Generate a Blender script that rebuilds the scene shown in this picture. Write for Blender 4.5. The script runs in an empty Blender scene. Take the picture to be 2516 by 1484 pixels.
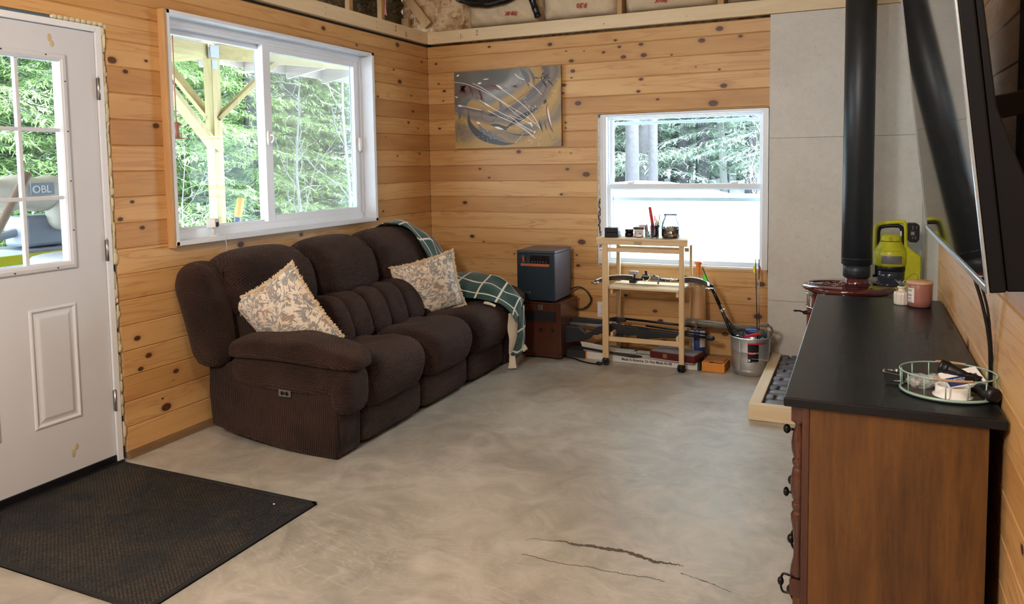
import bpy, bmesh, math, random
from mathutils import Vector, Matrix, Euler
R = random.Random(7)
PI = math.pi
sc = bpy.context.scene
COL = sc.collection
# ------------------------------------------------------------------ nodes
def newmat(name):
    m = bpy.data.materials.new(name); m.use_nodes = True
    nt = m.node_tree; b = nt.nodes['Principled BSDF']
    return m, nt, b
def setin(nt, n, k, v):
    s = n.inputs[k]
    if isinstance(v, bpy.types.NodeSocket): nt.links.new(v, s)
    else:
        if isinstance(v, tuple) and len(v) == 3 and s.type == 'RGBA': v = v + (1,)
        s.default_value = v
def N(nt, t, ins=None, **props):
    n = nt.nodes.new('ShaderNode' + t)
    for k, v in props.items(): setattr(n, k, v)
    for k, v in (ins or {}).items(): setin(nt, n, k, v)
    return n
def math_(nt, op, a, b=0.0, c=None, clamp=False):
    n = N(nt, 'Math', {0: a, 1: b}, operation=op); n.use_clamp = clamp
    if c is not None: setin(nt, n, 2, c)
    return n.outputs[0]
def ramp(nt, fac, stops, interp='LINEAR'):
    n = N(nt, 'ValToRGB', {0: fac}); cr = n.color_ramp; cr.interpolation = interp
    while len(cr.elements) < len(stops): cr.elements.new(0.5)
    for e, (p, c) in zip(cr.elements, stops):
        e.position = p; e.color = (c, c, c, 1) if isinstance(c, (int, float)) else tuple(c) + (1,)
    return n.outputs[0]
def mix(nt, f, a, b, mode='MIX'):
    n = N(nt, 'Mix', data_type='RGBA', blend_type=mode)
    setin(nt, n, 0, f); setin(nt, n, 6, a); setin(nt, n, 7, b)
    return n.outputs[2]
def objco(nt, scale=(1, 1, 1), rot=(0, 0, 0), loc=(0, 0, 0), out='Object'):
    tc = N(nt, 'TexCoord')
    mp = N(nt, 'Mapping', {'Vector': tc.outputs[out], 'Scale': scale, 'Rotation': rot, 'Location': loc})
    return mp.outputs[0]
def noise(nt, vec, scale, detail=3, rough=.55, dist=0, out=0):
    n = N(nt, 'TexNoise', {'Vector': vec, 'Scale': scale, 'Detail': detail, 'Roughness': rough, 'Distortion': dist})
    return n.outputs[out]
def bump(nt, b, h, strength=.3, dist=.002, normal=None):
    n = N(nt, 'Bump', {'Height': h, 'Strength': strength, 'Distance': dist})
    if normal: setin(nt, n, 'Normal', normal)
    setin(nt, b, 'Normal', n.outputs[0]); return n.outputs[0]
def flat(name, col, rough=.5, metal=0., var=.06, ns=25., bs=.0, bd=.001, bscale=200., spec=.5, coat=0., sheen=0.):
    m, nt, b = newmat(name); v = objco(nt)
    f = noise(nt, v, ns)
    c1 = tuple(max(0, x * (1 - var)) for x in col); c2 = tuple(min(1, x * (1 + var)) for x in col)
    setin(nt, b, 'Base Color', mix(nt, f, c1, c2))
    b.inputs['Roughness'].default_value = rough; b.inputs['Metallic'].default_value = metal
    b.inputs['Specular IOR Level'].default_value = spec
    if coat: b.inputs['Coat Weight'].default_value = coat; b.inputs['Coat Roughness'].default_value = .08
    if sheen: b.inputs['Sheen Weight'].default_value = sheen
    if bs: bump(nt, b, noise(nt, v, bscale, 4), bs, bd)
    return m
def wood(name, c1, c2, axis='X', scale=1., rough=.5, knots=0., dark=None, coat=0., contrast=1.):
    m, nt, b = newmat(name)
    s = {'X': (1.2, 14, 14), 'Y': (14, 1.2, 14), 'Z': (14, 14, 1.2)}[axis]
    v = objco(nt, tuple(q * scale for q in s))
    g = noise(nt, v, 1.6, 5, .6, .6)
    g2 = noise(nt, objco(nt, tuple(q * scale * 6 for q in s)), 2.0, 3, .6)
    f = math_(nt, 'ADD', math_(nt, 'MULTIPLY', g, .75), math_(nt, 'MULTIPLY', g2, .25))
    f = ramp(nt, f, [(.5 - .2 / contrast, 0.), (.5 + .2 / contrast, 1.)])
    col = mix(nt, f, c1, c2)
    if knots:
        sk = {'X': (1.1, 3, 3), 'Y': (3, 1.1, 3), 'Z': (3, 3, 1.1)}[axis]
        vo = N(nt, 'TexVoronoi', {'Vector': objco(nt, tuple(q * scale for q in sk)), 'Scale': 1.6})
        kf = ramp(nt, vo.outputs['Distance'], [(.0, 1.), (.05, .9), (.09, 0.)])
        col = mix(nt, math_(nt, 'MULTIPLY', kf, knots), col, dark or (.16, .07, .03))
    setin(nt, b, 'Base Color', col)
    b.inputs['Roughness'].default_value = rough
    if coat: b.inputs['Coat Weight'].default_value = coat; b.inputs['Coat Roughness'].default_value = .15
    bump(nt, b, f, .12, .001)
    return m
# ------------------------------------------------------------------ mesh builder (world coordinates)
class MB:
    def __init__(s): s.v = []; s.f = []; s.m = []; s.sm = []; s.uv = {}; s.mi = 0; s.T = None
    def _add(s, vs, fs, smooth=False, uvs=None):
        o = len(s.v)
        for p in vs:
            p = Vector(p)
            if s.T is not None: p = s.T @ p
            s.v.append(p)
        for i, f in enumerate(fs):
            s.f.append([o + k for k in f]); s.m.append(s.mi); s.sm.append(smooth)
            if uvs is not None: s.uv[len(s.f) - 1] = [uvs[k] for k in f]
        return s
    def box(s, x0, x1, y0, y1, z0, z1):
        vs = [(x0, y0, z0), (x1, y0, z0), (x1, y1, z0), (x0, y1, z0), (x0, y0, z1), (x1, y0, z1), (x1, y1, z1), (x0, y1, z1)]
        return s._add(vs, [(0, 3, 2, 1), (4, 5, 6, 7), (0, 1, 5, 4), (1, 2, 6, 5), (2, 3, 7, 6), (3, 0, 4, 7)])
    def cbox(s, c, h):
        return s.box(c[0] - h[0], c[0] + h[0], c[1] - h[1], c[1] + h[1], c[2] - h[2], c[2] + h[2])
    def beam(s, p0, p1, w, h, up=(0, 0, 1)):
        p0 = Vector(p0); p1 = Vector(p1); d = (p1 - p0).normalized(); a = d.cross(Vector(up)).normalized(); b = a.cross(d)
        vs = [p + a * sx * w / 2 + b * sy * h / 2 for p in (p0, p1) for sx, sy in ((-1, -1), (1, -1), (1, 1), (-1, 1))]
        return s._add(vs, [(0, 1, 2, 3), (7, 6, 5, 4), (0, 4, 5, 1), (1, 5, 6, 2), (2, 6, 7, 3), (3, 7, 4, 0)])
    def prism(s, prof, f0, f1, smooth=False):
        n = len(prof); vs = [f0(*p) for p in prof] + [f1(*p) for p in prof]
        fs = [(i, (i + 1) % n, n + (i + 1) % n, n + i) for i in range(n)] + [tuple(range(n))[::-1], tuple(range(n, 2 * n))]
        return s._add(vs, fs, smooth)
    def xz(s, prof, y0, y1, smooth=False): return s.prism(prof, lambda a, b: (a, y0, b), lambda a, b: (a, y1, b), smooth)
    def yz(s, prof, x0, x1, smooth=False): return s.prism(prof, lambda a, b: (x0, a, b), lambda a, b: (x1, a, b), smooth)
    def xy(s, prof, z0, z1, smooth=False): return s.prism(prof, lambda a, b: (a, b, z0), lambda a, b: (a, b, z1), smooth)
    def tube(s, pts, r, n=8, cap=True, smooth=True, closed=False):
        pts = [Vector(p) for p in pts]; k = len(pts); rs = r if isinstance(r, (list, tuple)) else [r] * k
        vs = []; a = None
        for i, p in enumerate(pts):
            if closed: d = (pts[(i + 1) % k] - pts[i - 1])
            else: d = pts[min(i + 1, k - 1)] - pts[max(i - 1, 0)]
            d.normalize()
            if a is None: a = d.orthogonal().normalized()
            a = (a - d * a.dot(d))
            a = a.normalized() if a.length > 1e-6 else d.orthogonal().normalized()
            b = d.cross(a)
            for j in range(n):
                t = 2 * PI * j / n; vs.append(p + (a * math.cos(t) + b * math.sin(t)) * rs[i])
        fs = []
        for i in range(k if closed else k - 1):
            i2 = (i + 1) % k
            for j in range(n): fs.append((i * n + j, i * n + (j + 1) % n, i2 * n + (j + 1) % n, i2 * n + j))
        s._add(vs, fs, smooth)
        if cap and not closed:
            o = len(s.v) - k * n
            s.f.append([o + j for j in range(n)][::-1]); s.m.append(s.mi); s.sm.append(False)
            s.f.append([o + (k - 1) * n + j for j in range(n)]); s.m.append(s.mi); s.sm.append(False)
        return s
    def lathe(s, c, prof, n=32, smooth=True, cap=True, sx=1., sy=1., ang=(0, 2 * PI)):
        full = abs(ang[1] - ang[0] - 2 * PI) < 1e-6; m = n if full else n + 1
        vs = []
        for r, z in prof:
            for j in range(m):
                t = ang[0] + (ang[1] - ang[0]) * j / n
                vs.append((c[0] + r * sx * math.cos(t), c[1] + r * sy * math.sin(t), c[2] + z))
        fs = []
        for i in range(len(prof) - 1):
            for j in range(n):
                j2 = (j + 1) % m; fs.append((i * m + j, i * m + j2, (i + 1) * m + j2, (i + 1) * m + j))
        if cap and full:
            fs.append(tuple(range(m))[::-1]); fs.append(tuple((len(prof) - 1) * m + j for j in range(m)))
        return s._add(vs, fs, smooth)
    def grid(s, fn, nu, nv, smooth=True, uv=True, cu=False, cv=False):
        vs = []; uvs = []
        for i in range(nu + (0 if cu else 1)):
            for j in range(nv + (0 if cv else 1)):
                vs.append(fn(i / nu, j / nv)); uvs.append((i / nu, j / nv))
        w = nv + (0 if cv else 1); k = nu + (0 if cu else 1)
        fs = [(i * w + j, ((i + 1) % k) * w + j, ((i + 1) % k) * w + (j + 1) % w, i * w + (j + 1) % w) for i in range(nu) for j in range(nv)]
        return s._add(vs, fs, smooth, uvs if uv else None)
    def puff(s, c, h, k=4., n=10, deform=None, smooth=True, pn=None):
        """rounded cushion: cube sphere pushed to a superellipsoid"""
        for ax in range(3):
            for sg in (-1, 1):
                def fn(u, v, ax=ax, sg=sg):
                    a = math.tan((u * 2 - 1) * PI / 4); b = math.tan((v * 2 - 1) * PI / 4)
                    p = [0, 0, 0]; p[ax] = sg; p[(ax + 1) % 3] = a; p[(ax + 2) % 3] = b * sg
                    kk = k
                    d = sum(abs(q) ** kk for q in p) ** (1 / kk)
                    q = Vector((p[0] / d, p[1] / d, p[2] / d))
                    w = Vector((c[0] + q.x * h[0], c[1] + q.y * h[1], c[2] + q.z * h[2]))
                    if deform: w = deform(q, w)
                    return w
                s.grid(fn, n, n, smooth, uv=False)
        return s
    def bolster(s, prof, y0, y1, k=5., n=14, ax='y', amp=1., sag=None):
        """closed (a,z) profile swept between y0 and y1, shrinking to its centre at both ends"""
        pr = smoothloop(prof, 4); ca = sum(p[0] for p in pr) / len(pr); cz = sum(p[1] for p in pr) / len(pr)
        m = len(pr); vs = []
        ts = [-math.cos(PI * i / n) for i in range(n + 1)]
        for t in ts:
            sc_ = max(1e-3, 1 - abs(t) ** k) ** (1 / 2.4) * amp
            for a, z in pr:
                A = ca + (a - ca) * sc_; Z = cz + (z - cz) * sc_; Y = (y0 + y1) / 2 + t * (y1 - y0) / 2
                p = {'y': (A, Y, Z), 'x': (Y, A, Z), 'z': (A, Z, Y)}[ax]
                if sag: p = sag(Vector(p), t)
                vs.append(p)
        fs = [(i * m + j, i * m + (j + 1) % m, (i + 1) * m + (j + 1) % m, (i + 1) * m + j) for i in range(n) for j in range(m)]
        fs += [tuple(range(m))[::-1], tuple(n * m + j for j in range(m))]
        return s._add(vs, fs, True)
    def rects(s, mp, rs, capend=True, capstart=False, smooth=False):
        vs = []
        for (u0, u1, v0, v1, d) in rs: vs += [mp(u0, v0, d), mp(u1, v0, d), mp(u1, v1, d), mp(u0, v1, d)]
        fs = [(i * 4 + j, i * 4 + (j + 1) % 4, i * 4 + 4 + (j + 1) % 4, i * 4 + 4 + j) for i in range(len(rs) - 1) for j in range(4)]
        if capend: fs.append(tuple((len(rs) - 1) * 4 + j for j in range(4)))
        if capstart: fs.append((3, 2, 1, 0))
        return s._add(vs, fs, smooth)
def smoothloop(p, k=4):
    out = []; n = len(p)
    for i in range(n):
        a, b, c, d = p[i - 1], p[i], p[(i + 1) % n], p[(i + 2) % n]
        for j in range(k):
            t = j / k
            out.append(tuple(.5 * ((2 * b[q]) + (-a[q] + c[q]) * t + (2 * a[q] - 5 * b[q] + 4 * c[q] - d[q]) * t * t + (-a[q] + 3 * b[q] - 3 * c[q] + d[q]) * t ** 3) for q in range(len(b))))
    return out
def smoothline(p, k=6):
    p = [Vector(q) for q in p]; out = []
    P = [p[0] * 2 - p[1]] + p + [p[-1] * 2 - p[-2]]
    for i in range(1, len(P) - 2):
        a, b, c, d = P[i - 1:i + 3]
        for j in range(k):
            t = j / k
            out.append(.5 * ((2 * b) + (-a + c) * t + (2 * a - 5 * b + 4 * c - d) * t * t + (-a + 3 * b - 3 * c + d) * t ** 3))
    out.append(p[-1]); return out
WL = {}
def build(mb, name, mats, parent=None, bevel=0., seg=2, loc=None, label=None, kind=None, smooth_mod=0):
    if not isinstance(mats, (list, tuple)): mats = [mats]
    if parent is not None: o0 = WL[parent.name]
    elif loc is not None: o0 = Vector(loc)
    else:
        xs = [p.x for p in mb.v]; ys = [p.y for p in mb.v]; zs = [p.z for p in mb.v]
        o0 = Vector(((min(xs) + max(xs)) / 2, (min(ys) + max(ys)) / 2, min(zs)))
    me = bpy.data.meshes.new(name)
    me.from_pydata([p - o0 for p in mb.v], [], mb.f)
    for m in mats: me.materials.append(m)
    me.polygons.foreach_set('material_index', mb.m); me.polygons.foreach_set('use_smooth', mb.sm)
    if mb.uv:
        uvl = me.uv_layers.new(name='UVMap')
        for p in me.polygons:
            if p.index in mb.uv:
                for li, q in zip(p.loop_indices, mb.uv[p.index]): uvl.data[li].uv = q
            else:
                for li in p.loop_indices: uvl.data[li].uv = (9, 9)
    me.update()
    bm = bmesh.new(); bm.from_mesh(me)
    bmesh.ops.remove_doubles(bm, verts=bm.verts, dist=1e-5) if not getattr(mb, 'keep', False) else None
    if not getattr(mb, 'raw', False): bmesh.ops.recalc_face_normals(bm, faces=bm.faces)
    bm.to_mesh(me); bm.free()
    o = bpy.data.objects.new(name, me); COL.objects.link(o)
    if parent is not None: o.parent = parent; o.location = (0, 0, 0); WL[o.name] = o0
    else: o.location = o0; WL[o.name] = o0
    if bevel:
        b = o.modifiers.new('bev', 'BEVEL'); b.width = bevel; b.segments = seg; b.limit_method = 'ANGLE'; b.angle_limit = .6; b.harden_normals = False
    if smooth_mod:
        s_ = o.modifiers.new('sub', 'SUBSURF'); s_.levels = smooth_mod; s_.render_levels = smooth_mod
    if label: o['label'] = label
    if kind: o['kind'] = kind
    return o
def tag(o, label, cat, group=None, kind=None):
    o['label'] = label; o['category'] = cat
    if group: o['group'] = group
    if kind: o['kind'] = kind
    return o
def thing(name, label, cat, loc, group=None):
    o = bpy.data.objects.new(name, None); COL.objects.link(o); o.location = loc; o.empty_display_size = .05
    WL[o.name] = Vector(loc); return tag(o, label, cat, group)
def struct(mb, name, mats, **k):
    o = build(mb, name, mats, **k); o['kind'] = 'structure'; return o
def structroot(name, loc):
    o = bpy.data.objects.new(name, None); COL.objects.link(o); o.location = loc; WL[o.name] = Vector(loc); o['kind'] = 'structure'; return o
def textmesh(s, size, org, xd, ud, bold=0., extr=.0003, align='LEFT', sx=1.):
    """letters as an MB piece; org = baseline start, xd/ud = directions"""
    cu = bpy.data.curves.new('t', 'FONT'); cu.body = s; cu.size = size; cu.extrude = extr; cu.align_x = align; cu.offset = bold
    ob = bpy.data.objects.new('t', cu); COL.objects.link(ob)
    dg = bpy.context.evaluated_depsgraph_get(); dg.update()
    me = bpy.data.meshes.new_from_object(ob.evaluated_get(dg))
    xd = Vector(xd).normalized(); ud = Vector(ud).normalized(); nd = xd.cross(ud); org = Vector(org)
    vs = [org + xd * v.co.x * sx + ud * v.co.y + nd * v.co.z for v in me.vertices]; fs = [tuple(p.vertices) for p in me.polygons]
    bpy.data.objects.remove(ob); bpy.data.meshes.remove(me); bpy.data.curves.remove(cu)
    return vs, fs
def addtext(mb, *a, **k):
    vs, fs = textmesh(*a, **k); mb._add(vs, fs); return mb
def arc(c, r, a0, a1, n, z=0., ax='xy'):
    out = []
    for i in range(n + 1):
        t = a0 + (a1 - a0) * i / n; p = (r * math.cos(t), r * math.sin(t))
        out.append({'xy': (c[0] + p[0], c[1] + p[1], c[2]), 'xz': (c[0] + p[0], c[1], c[2] + p[1]), 'yz': (c[0], c[1] + p[0], c[2] + p[1])}[ax])
    return out
SKY, LAMP, LAMP2, REAR, SUN, EXPO = 6.6, 135., 24., 80., 6., 1.13
# ------------------------------------------------------------------ materials
PITCH = .1242; ZL = 2.268
def boards_mat(name, tone=1., seed=0.):
    m, nt, b = newmat(name)
    tc = N(nt, 'TexCoord'); sp = N(nt, 'SeparateXYZ', {0: tc.outputs['Object']})
    along = math_(nt, 'SUBTRACT', sp.outputs[0], sp.outputs[1]); z = sp.outputs[2]
    idx = math_(nt, 'FLOOR', math_(nt, 'DIVIDE', math_(nt, 'SUBTRACT', ZL + 10 * PITCH, z), PITCH))
    wn = N(nt, 'TexWhiteNoise', {'W': math_(nt, 'ADD', idx, seed)}, noise_dimensions='1D')
    rnd = wn.outputs[0]
    uv = N(nt, 'SeparateXYZ', {0: N(nt, 'UVMap').outputs[0]})
    uu = uv.outputs[0]; vv = uv.outputs[1]
    r2 = math_(nt, 'SQRT', math_(nt, 'ADD', math_(nt, 'MULTIPLY', uu, uu), math_(nt, 'MULTIPLY', vv, vv)))
    inf = math_(nt, 'SUBTRACT', 1., r2, clamp=True)
    # grain runs along the board, bends round knots
    zz = math_(nt, 'SUBTRACT', z, math_(nt, 'MULTIPLY', math_(nt, 'MULTIPLY', vv, inf), math_(nt, 'MULTIPLY', inf, .045)))
    cv = N(nt, 'CombineXYZ', {0: math_(nt, 'ADD', math_(nt, 'MULTIPLY', along, .8), math_(nt, 'MULTIPLY', rnd, 40)), 1: math_(nt, 'MULTIPLY', zz, 11), 2: math_(nt, 'MULTIPLY', idx, 3.7)}).outputs[0]
    g = noise(nt, cv, 1.5, 3, .5, .9)
    rings = N(nt, 'Math', {0: math_(nt, 'MULTIPLY', g, 26.)}, operation='SINE').outputs[0]
    cv2 = N(nt, 'CombineXYZ', {0: math_(nt, 'MULTIPLY', along, 6), 1: math_(nt, 'MULTIPLY', zz, 300), 2: idx}).outputs[0]
    fine = noise(nt, cv2, 1., 2, .5)
    broad = noise(nt, N(nt, 'CombineXYZ', {0: math_(nt, 'MULTIPLY', along, 1.1), 1: math_(nt, 'MULTIPLY', z, 6), 2: math_(nt, 'MULTIPLY', idx, 5.1)}).outputs[0], 1.3, 3, .5, .4)
    hsh = math_(nt, 'ADD', math_(nt, 'MULTIPLY', rnd, .46), math_(nt, 'MULTIPLY', broad, .64))
    T = lambda c: tuple(q * tone for q in c)
    col = ramp(nt, hsh, [(.15, T((.72, .475, .215))), (.45, T((.63, .385, .155))), (.70, T((.52, .288, .100))), (.95, T((.34, .160, .055)))])
    lat = ramp(nt, rings, [(0.0, 0.), (.8, .15), (1., .55)])
    col = mix(nt, lat, col, T((.44, .20, .07)))
    col = mix(nt, math_(nt, 'MULTIPLY', fine, .22), col, T((.40, .20, .08)))
    # knots
    k1 = ramp(nt, r2, [(0, 1.), (.23, 1.), (.27, .0)]); k0 = ramp(nt, r2, [(.0, .55), (.17, .75), (.22, 1.), (.26, .6), (.40, .12), (.8, 0.)])
    kr = noise(nt, N(nt, 'CombineXYZ', {0: uu, 1: vv, 2: along}).outputs[0], 9., 3)
    col = mix(nt, k1, col, mix(nt, ramp(nt, kr, [(.35, 0.), (.65, 1.)]), (.19, .07, .028), (.055, .02, .011)))
    col = mix(nt, math_(nt, 'MULTIPLY', k0, .75), col, (.07, .022, .012))
    setin(nt, b, 'Base Color', col)
    setin(nt, b, 'Roughness', math_(nt, 'ADD', .38, math_(nt, 'MULTIPLY', fine, .2)))
    bump(nt, b, math_(nt, 'ADD', fine, rings), .06, .001)
    return m
M = {}
M['boards'] = boards_mat('pine boards', 1., 0.)
M['boards_r'] = boards_mat('pine boards right', 1., 31.)
M['pale'] = wood('pale spruce', (.78, .66, .45), (.68, .53, .32), 'X', 1., .6, .9, (.20, .11, .05))
M['palev'] = wood('pale spruce y', (.76, .63, .42), (.66, .50, .30), 'Y', 1., .6, .9, (.20, .11, .05))
M['cartz'] = wood('cart wood upright', (.68, .51, .30), (.56, .40, .21), 'Z', 1.5, .45)
M['cartx'] = wood('cart wood', (.70, .54, .33), (.58, .42, .23), 'X', 1.5, .45)
M['carty'] = wood('cart wood depth', (.70, .54, .33), (.58, .42, .23), 'Y', 1.5, .45)
M['sillw'] = wood('sill wood', (.66, .48, .27), (.50, .32, .15), 'X', 1.5, .55)
M['casing'] = wood('casing wood', (.60, .38, .18), (.48, .27, .11), 'Z', 1., .5)
M['mudsill'] = wood('sill plate', (.30, .19, .09), (.17, .10, .045), 'Y', 1., .8)
M['cherry'] = wood('cherry veneer', (.082, .024, .012), (.045, .013, .006), 'Z', 1.2, .3, coat=.3)
M['dresser'] = wood('dresser side veneer', (.150, .062, .012), (.058, .021, .005), 'Z', .75, .34, coat=.22, contrast=1.2)
M['dresser_d'] = wood('dresser dark turned wood', (.085, .026, .013), (.045, .014, .008), 'Z', 1., .26, coat=.5)
M['treat'] = wood('treated lumber', (.46, .39, .19), (.32, .25, .11), 'Z', .8, .7, .6, (.25, .15, .05), contrast=1.3)
M['treaty'] = wood('treated lumber y', (.46, .39, .19), (.32, .25, .11), 'Y', .8, .7, .6, (.25, .15, .05), contrast=1.3)
M['treatx'] = wood('treated lumber x', (.46, .41, .21), (.34, .28, .13), 'X', .8, .7, .6, (.25, .15, .05), contrast=1.3)
M['greywood'] = wood('weathered rafter', (.46, .41, .38), (.28, .24, .22), 'X', 1., .8)
M['truss'] = wood('truss lumber', (.52, .33, .15), (.36, .21, .09), 'Z', 1., .7)
M['white'] = flat('white vinyl', (.72, .77, .83), .35, var=.02)
M['doorw'] = flat('white painted door', (.58, .62, .68), .42, var=.04, ns=3, bs=.05, bscale=500)
M['whitew'] = flat('white jamb', (.72, .77, .83), .45, var=.03)
M['black'] = flat('black satin', (.008, .008, .010), .38, spec=.4)
M['blackm'] = flat('black matt', (.02, .02, .022), .6)
M['darkm'] = flat('dark iron', (.03, .026, .025), .38, .8)
M['rubber'] = flat('black rubber', (.014, .014, .016), .7)
M['steel'] = flat('brushed steel', (.55, .56, .57), .3, 1.)
M['brass'] = flat('antique brass', (.45, .33, .15), .35, 1.)
M['chrome'] = flat('chrome', (.8, .8, .8), .12, 1.)
M['silver'] = flat('silver bezel', (.36, .43, .50), .22, .6)
M['screenm'] = flat('glossy dark screen', (.012, .011, .012), .035, spec=1., var=0)
M['navy'] = flat('navy heater shell', (.010, .022, .036), .38, bs=.04)
M['greyside'] = flat('grey metal heater side', (.065, .07, .09), .34, .3)
M['burg'] = flat('burgundy enamel', (.085, .012, .013), .12, coat=1., var=.15)
M['pipe'] = flat('matt black stove pipe', (.022, .028, .034), .42, .2, bs=.02)
M['top'] = flat('black painted dresser top', (.0075, .0085, .011), .33, spec=.32, var=.25, ns=6, bs=.05, bscale=120)
M['cherryred'] = flat('maroon leatherette', (.10, .008, .010), .4)
M['greycard'] = flat('grey card', (.24, .23, .25), .7)
M['card'] = flat('white cardboard', (.66, .66, .64), .65, var=.05)
M['orange'] = flat('orange cardboard', (.70, .27, .035), .6)
M['orangep'] = flat('orange plastic', (.80, .22, .05), .4)
M['tan'] = flat('tan bat barrel', (.46, .26, .12), .42)
M['olive'] = flat('olive plastic tube', (.14, .12, .085), .4)
M['gunblk'] = flat('black gun stock', (.011, .014, .018), .5, bs=.15, bscale=700)
M['lime'] = flat('lime green plastic', (.58, .58, .02), .32)
M['limev'] = flat('neon green vane', (.12, .80, .05), .5)
M['yelv'] = flat('yellow vane', (.85, .80, .03), .5)
M['redv'] = flat('red vane', (.50, .03, .06), .5)
M['limb'] = flat('black bow limb', (.04, .035, .038), .35); M['greyp'] = flat('grey plastic', (.17, .16, .17), .4)
M['bin'] = flat('smoky dust bin', (.035, .04, .055), .15)
M['mint'] = flat('mint wire', (.30, .46, .38), .35, .1)
M['jute'] = flat('jute wrap', (.42, .27, .14), .85, var=.4, ns=300)
M['mauve'] = flat('mauve frosted glass', (.34, .145, .12), .28)
M['lidw'] = wood('light wood lid', (.66, .42, .26), (.55, .33, .19), 'X', 2., .5)
M['ceram'] = flat('white ceramic', (.74, .70, .64), .3)
M['paper'] = flat('paper label', (.78, .78, .76), .7)
M['ink'] = flat('black ink', (.02, .02, .02), .6)
M['inkg'] = flat('grey ink', (.25, .25, .25), .6)
M['inkr'] = flat('red ink', (.48, .05, .05), .6)
M['blue'] = flat('navy label', (.02, .035, .16), .5)
M['whitep'] = flat('white plastic', (.78, .78, .77), .35)
M['galv'] = flat('galvanised steel', (.62, .63, .64), .36, .75, var=.18, ns=14)
M['blueb'] = flat('deep blue plastic', (.02, .05, .18), .4)
M['red'] = flat('red plastic', (.55, .025, .03), .4)
M['pink'] = flat('pink plastic', (.72, .10, .22), .4)
M['bluep'] = flat('blue plastic', (.04, .12, .5), .4)
M['greenp'] = flat('green plastic', (.04, .28, .12), .4)
M['yellow'] = flat('yellow plastic', (.75, .52, .08), .4)
M['coin'] = flat('copper coins', (.42, .17, .09), .35, .85, var=.5, ns=60)
M['coins'] = flat('silver coins', (.45, .42, .40), .35, .9, var=.4, ns=60)
M['foam'] = flat('yellow foam bead', (.58, .53, .36), .8, bs=.5, bscale=60, bd=.004)
M['dark'] = flat('dark gap', (.02, .017, .015), .9)
M['mortar'] = flat('dark mortar', (.07, .065, .062), .9, bs=.4, bscale=200)
M['crackd'] = flat('dark rough crack', (.12, .10, .085), .95, var=.5, ns=160, bs=.8, bscale=250, bd=.004)  # dark rough strips laid along the floor cracks
M['bark'] = flat('grey bark', (.08, .077, .085), .9, var=.4, ns=12, bs=.6, bscale=40, bd=.01)
M['birch'] = flat('pale branch', (.26, .26, .25), .7, var=.2)
M['snow'] = flat('snow', (.88, .92, .96), .6, var=.02, bs=.3, bscale=3., bd=.05)
M['tarp'] = flat('pale tarp', (.55, .52, .45), .6, var=.15)
M['greyt'] = flat('grey equipment', (.26, .29, .36), .5)
M['rug'] = flat('grey felt', (.45, .45, .50), .95, bs=.6, bscale=250)
M['gravelc'] = flat('copper bird feeder', (.40, .14, .08), .4)
M['pinkins'] = flat('pink string', (.7, .25, .25), .8)
def bagm():
    m, nt, b = newmat('clear crinkled bag'); n = noise(nt, objco(nt), 55, 5, .7, 1.)
    b.inputs['Base Color'].default_value = (.75, .76, .75, 1); b.inputs['Roughness'].default_value = .18; setin(nt, b, 'Alpha', ramp(nt, n, [(.35, .12), (.65, .75)])); bump(nt, b, n, 1., .012); return m
M['bag'] = bagm(); M['tvb'] = flat('black tv plastic', (.004, .0045, .006), .5, spec=.12)
M['tapeb'] = flat('black plastic sheet', (.010, .010, .011), .22, bs=.6, bscale=30, bd=.01)
M['broom'] = wood('broom pole wood', (.34, .24, .17), (.25, .17, .12), 'Z', 1., .6)
M['twig'] = flat('dark wire', (.03, .03, .03), .5)
def glassmat(name, tint=(1, 1, 1), refl=1., edge=0.):
    m, nt, b = newmat(name); nt.nodes.remove(b)
    out = [n for n in nt.nodes if n.type == 'OUTPUT_MATERIAL'][0]
    lw = N(nt, 'LayerWeight', {'Blend': .5}); fc = math_(nt, 'ADD', math_(nt, 'MULTIPLY', math_(nt, 'POWER', lw.outputs['Facing'], 4.), .7), .035)
    t = N(nt, 'BsdfTransparent', {'Color': mix(nt, math_(nt, 'MULTIPLY', math_(nt, 'POWER', lw.outputs['Facing'], 1.6), edge, clamp=True), tint, (.01, .02, .024))}); g = N(nt, 'BsdfGlossy', {'Roughness': .01, 'Color': (.9, .95, 1.)})
    mx = N(nt, 'MixShader', {0: math_(nt, 'MULTIPLY', fc, refl, clamp=True), 1: t.outputs[0], 2: g.outputs[0]})
    nt.links.new(mx.outputs[0], out.inputs[0]); return m
M['glass'] = glassmat('window glass', (.95, .98, .98), .22)
M['jar'] = glassmat('jar glass', (.90, .96, .97), 1.3, 1.5)
def scrmat():
    m, nt, b = newmat('insect screen'); nt.nodes.remove(b)
    out = [n for n in nt.nodes if n.type == 'OUTPUT_MATERIAL'][0]
    t = N(nt, 'BsdfTransparent'); d = N(nt, 'BsdfDiffuse', {'Color': (.75, .78, .78)})
    w = noise(nt, objco(nt), 900, 0)
    mx = N(nt, 'MixShader', {0: ramp(nt, w, [(.4, .18), (.6, .34)]), 1: t.outputs[0], 2: d.outputs[0]})
    nt.links.new(mx.outputs[0], out.inputs[0]); return m
M['screen'] = scrmat()
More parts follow.
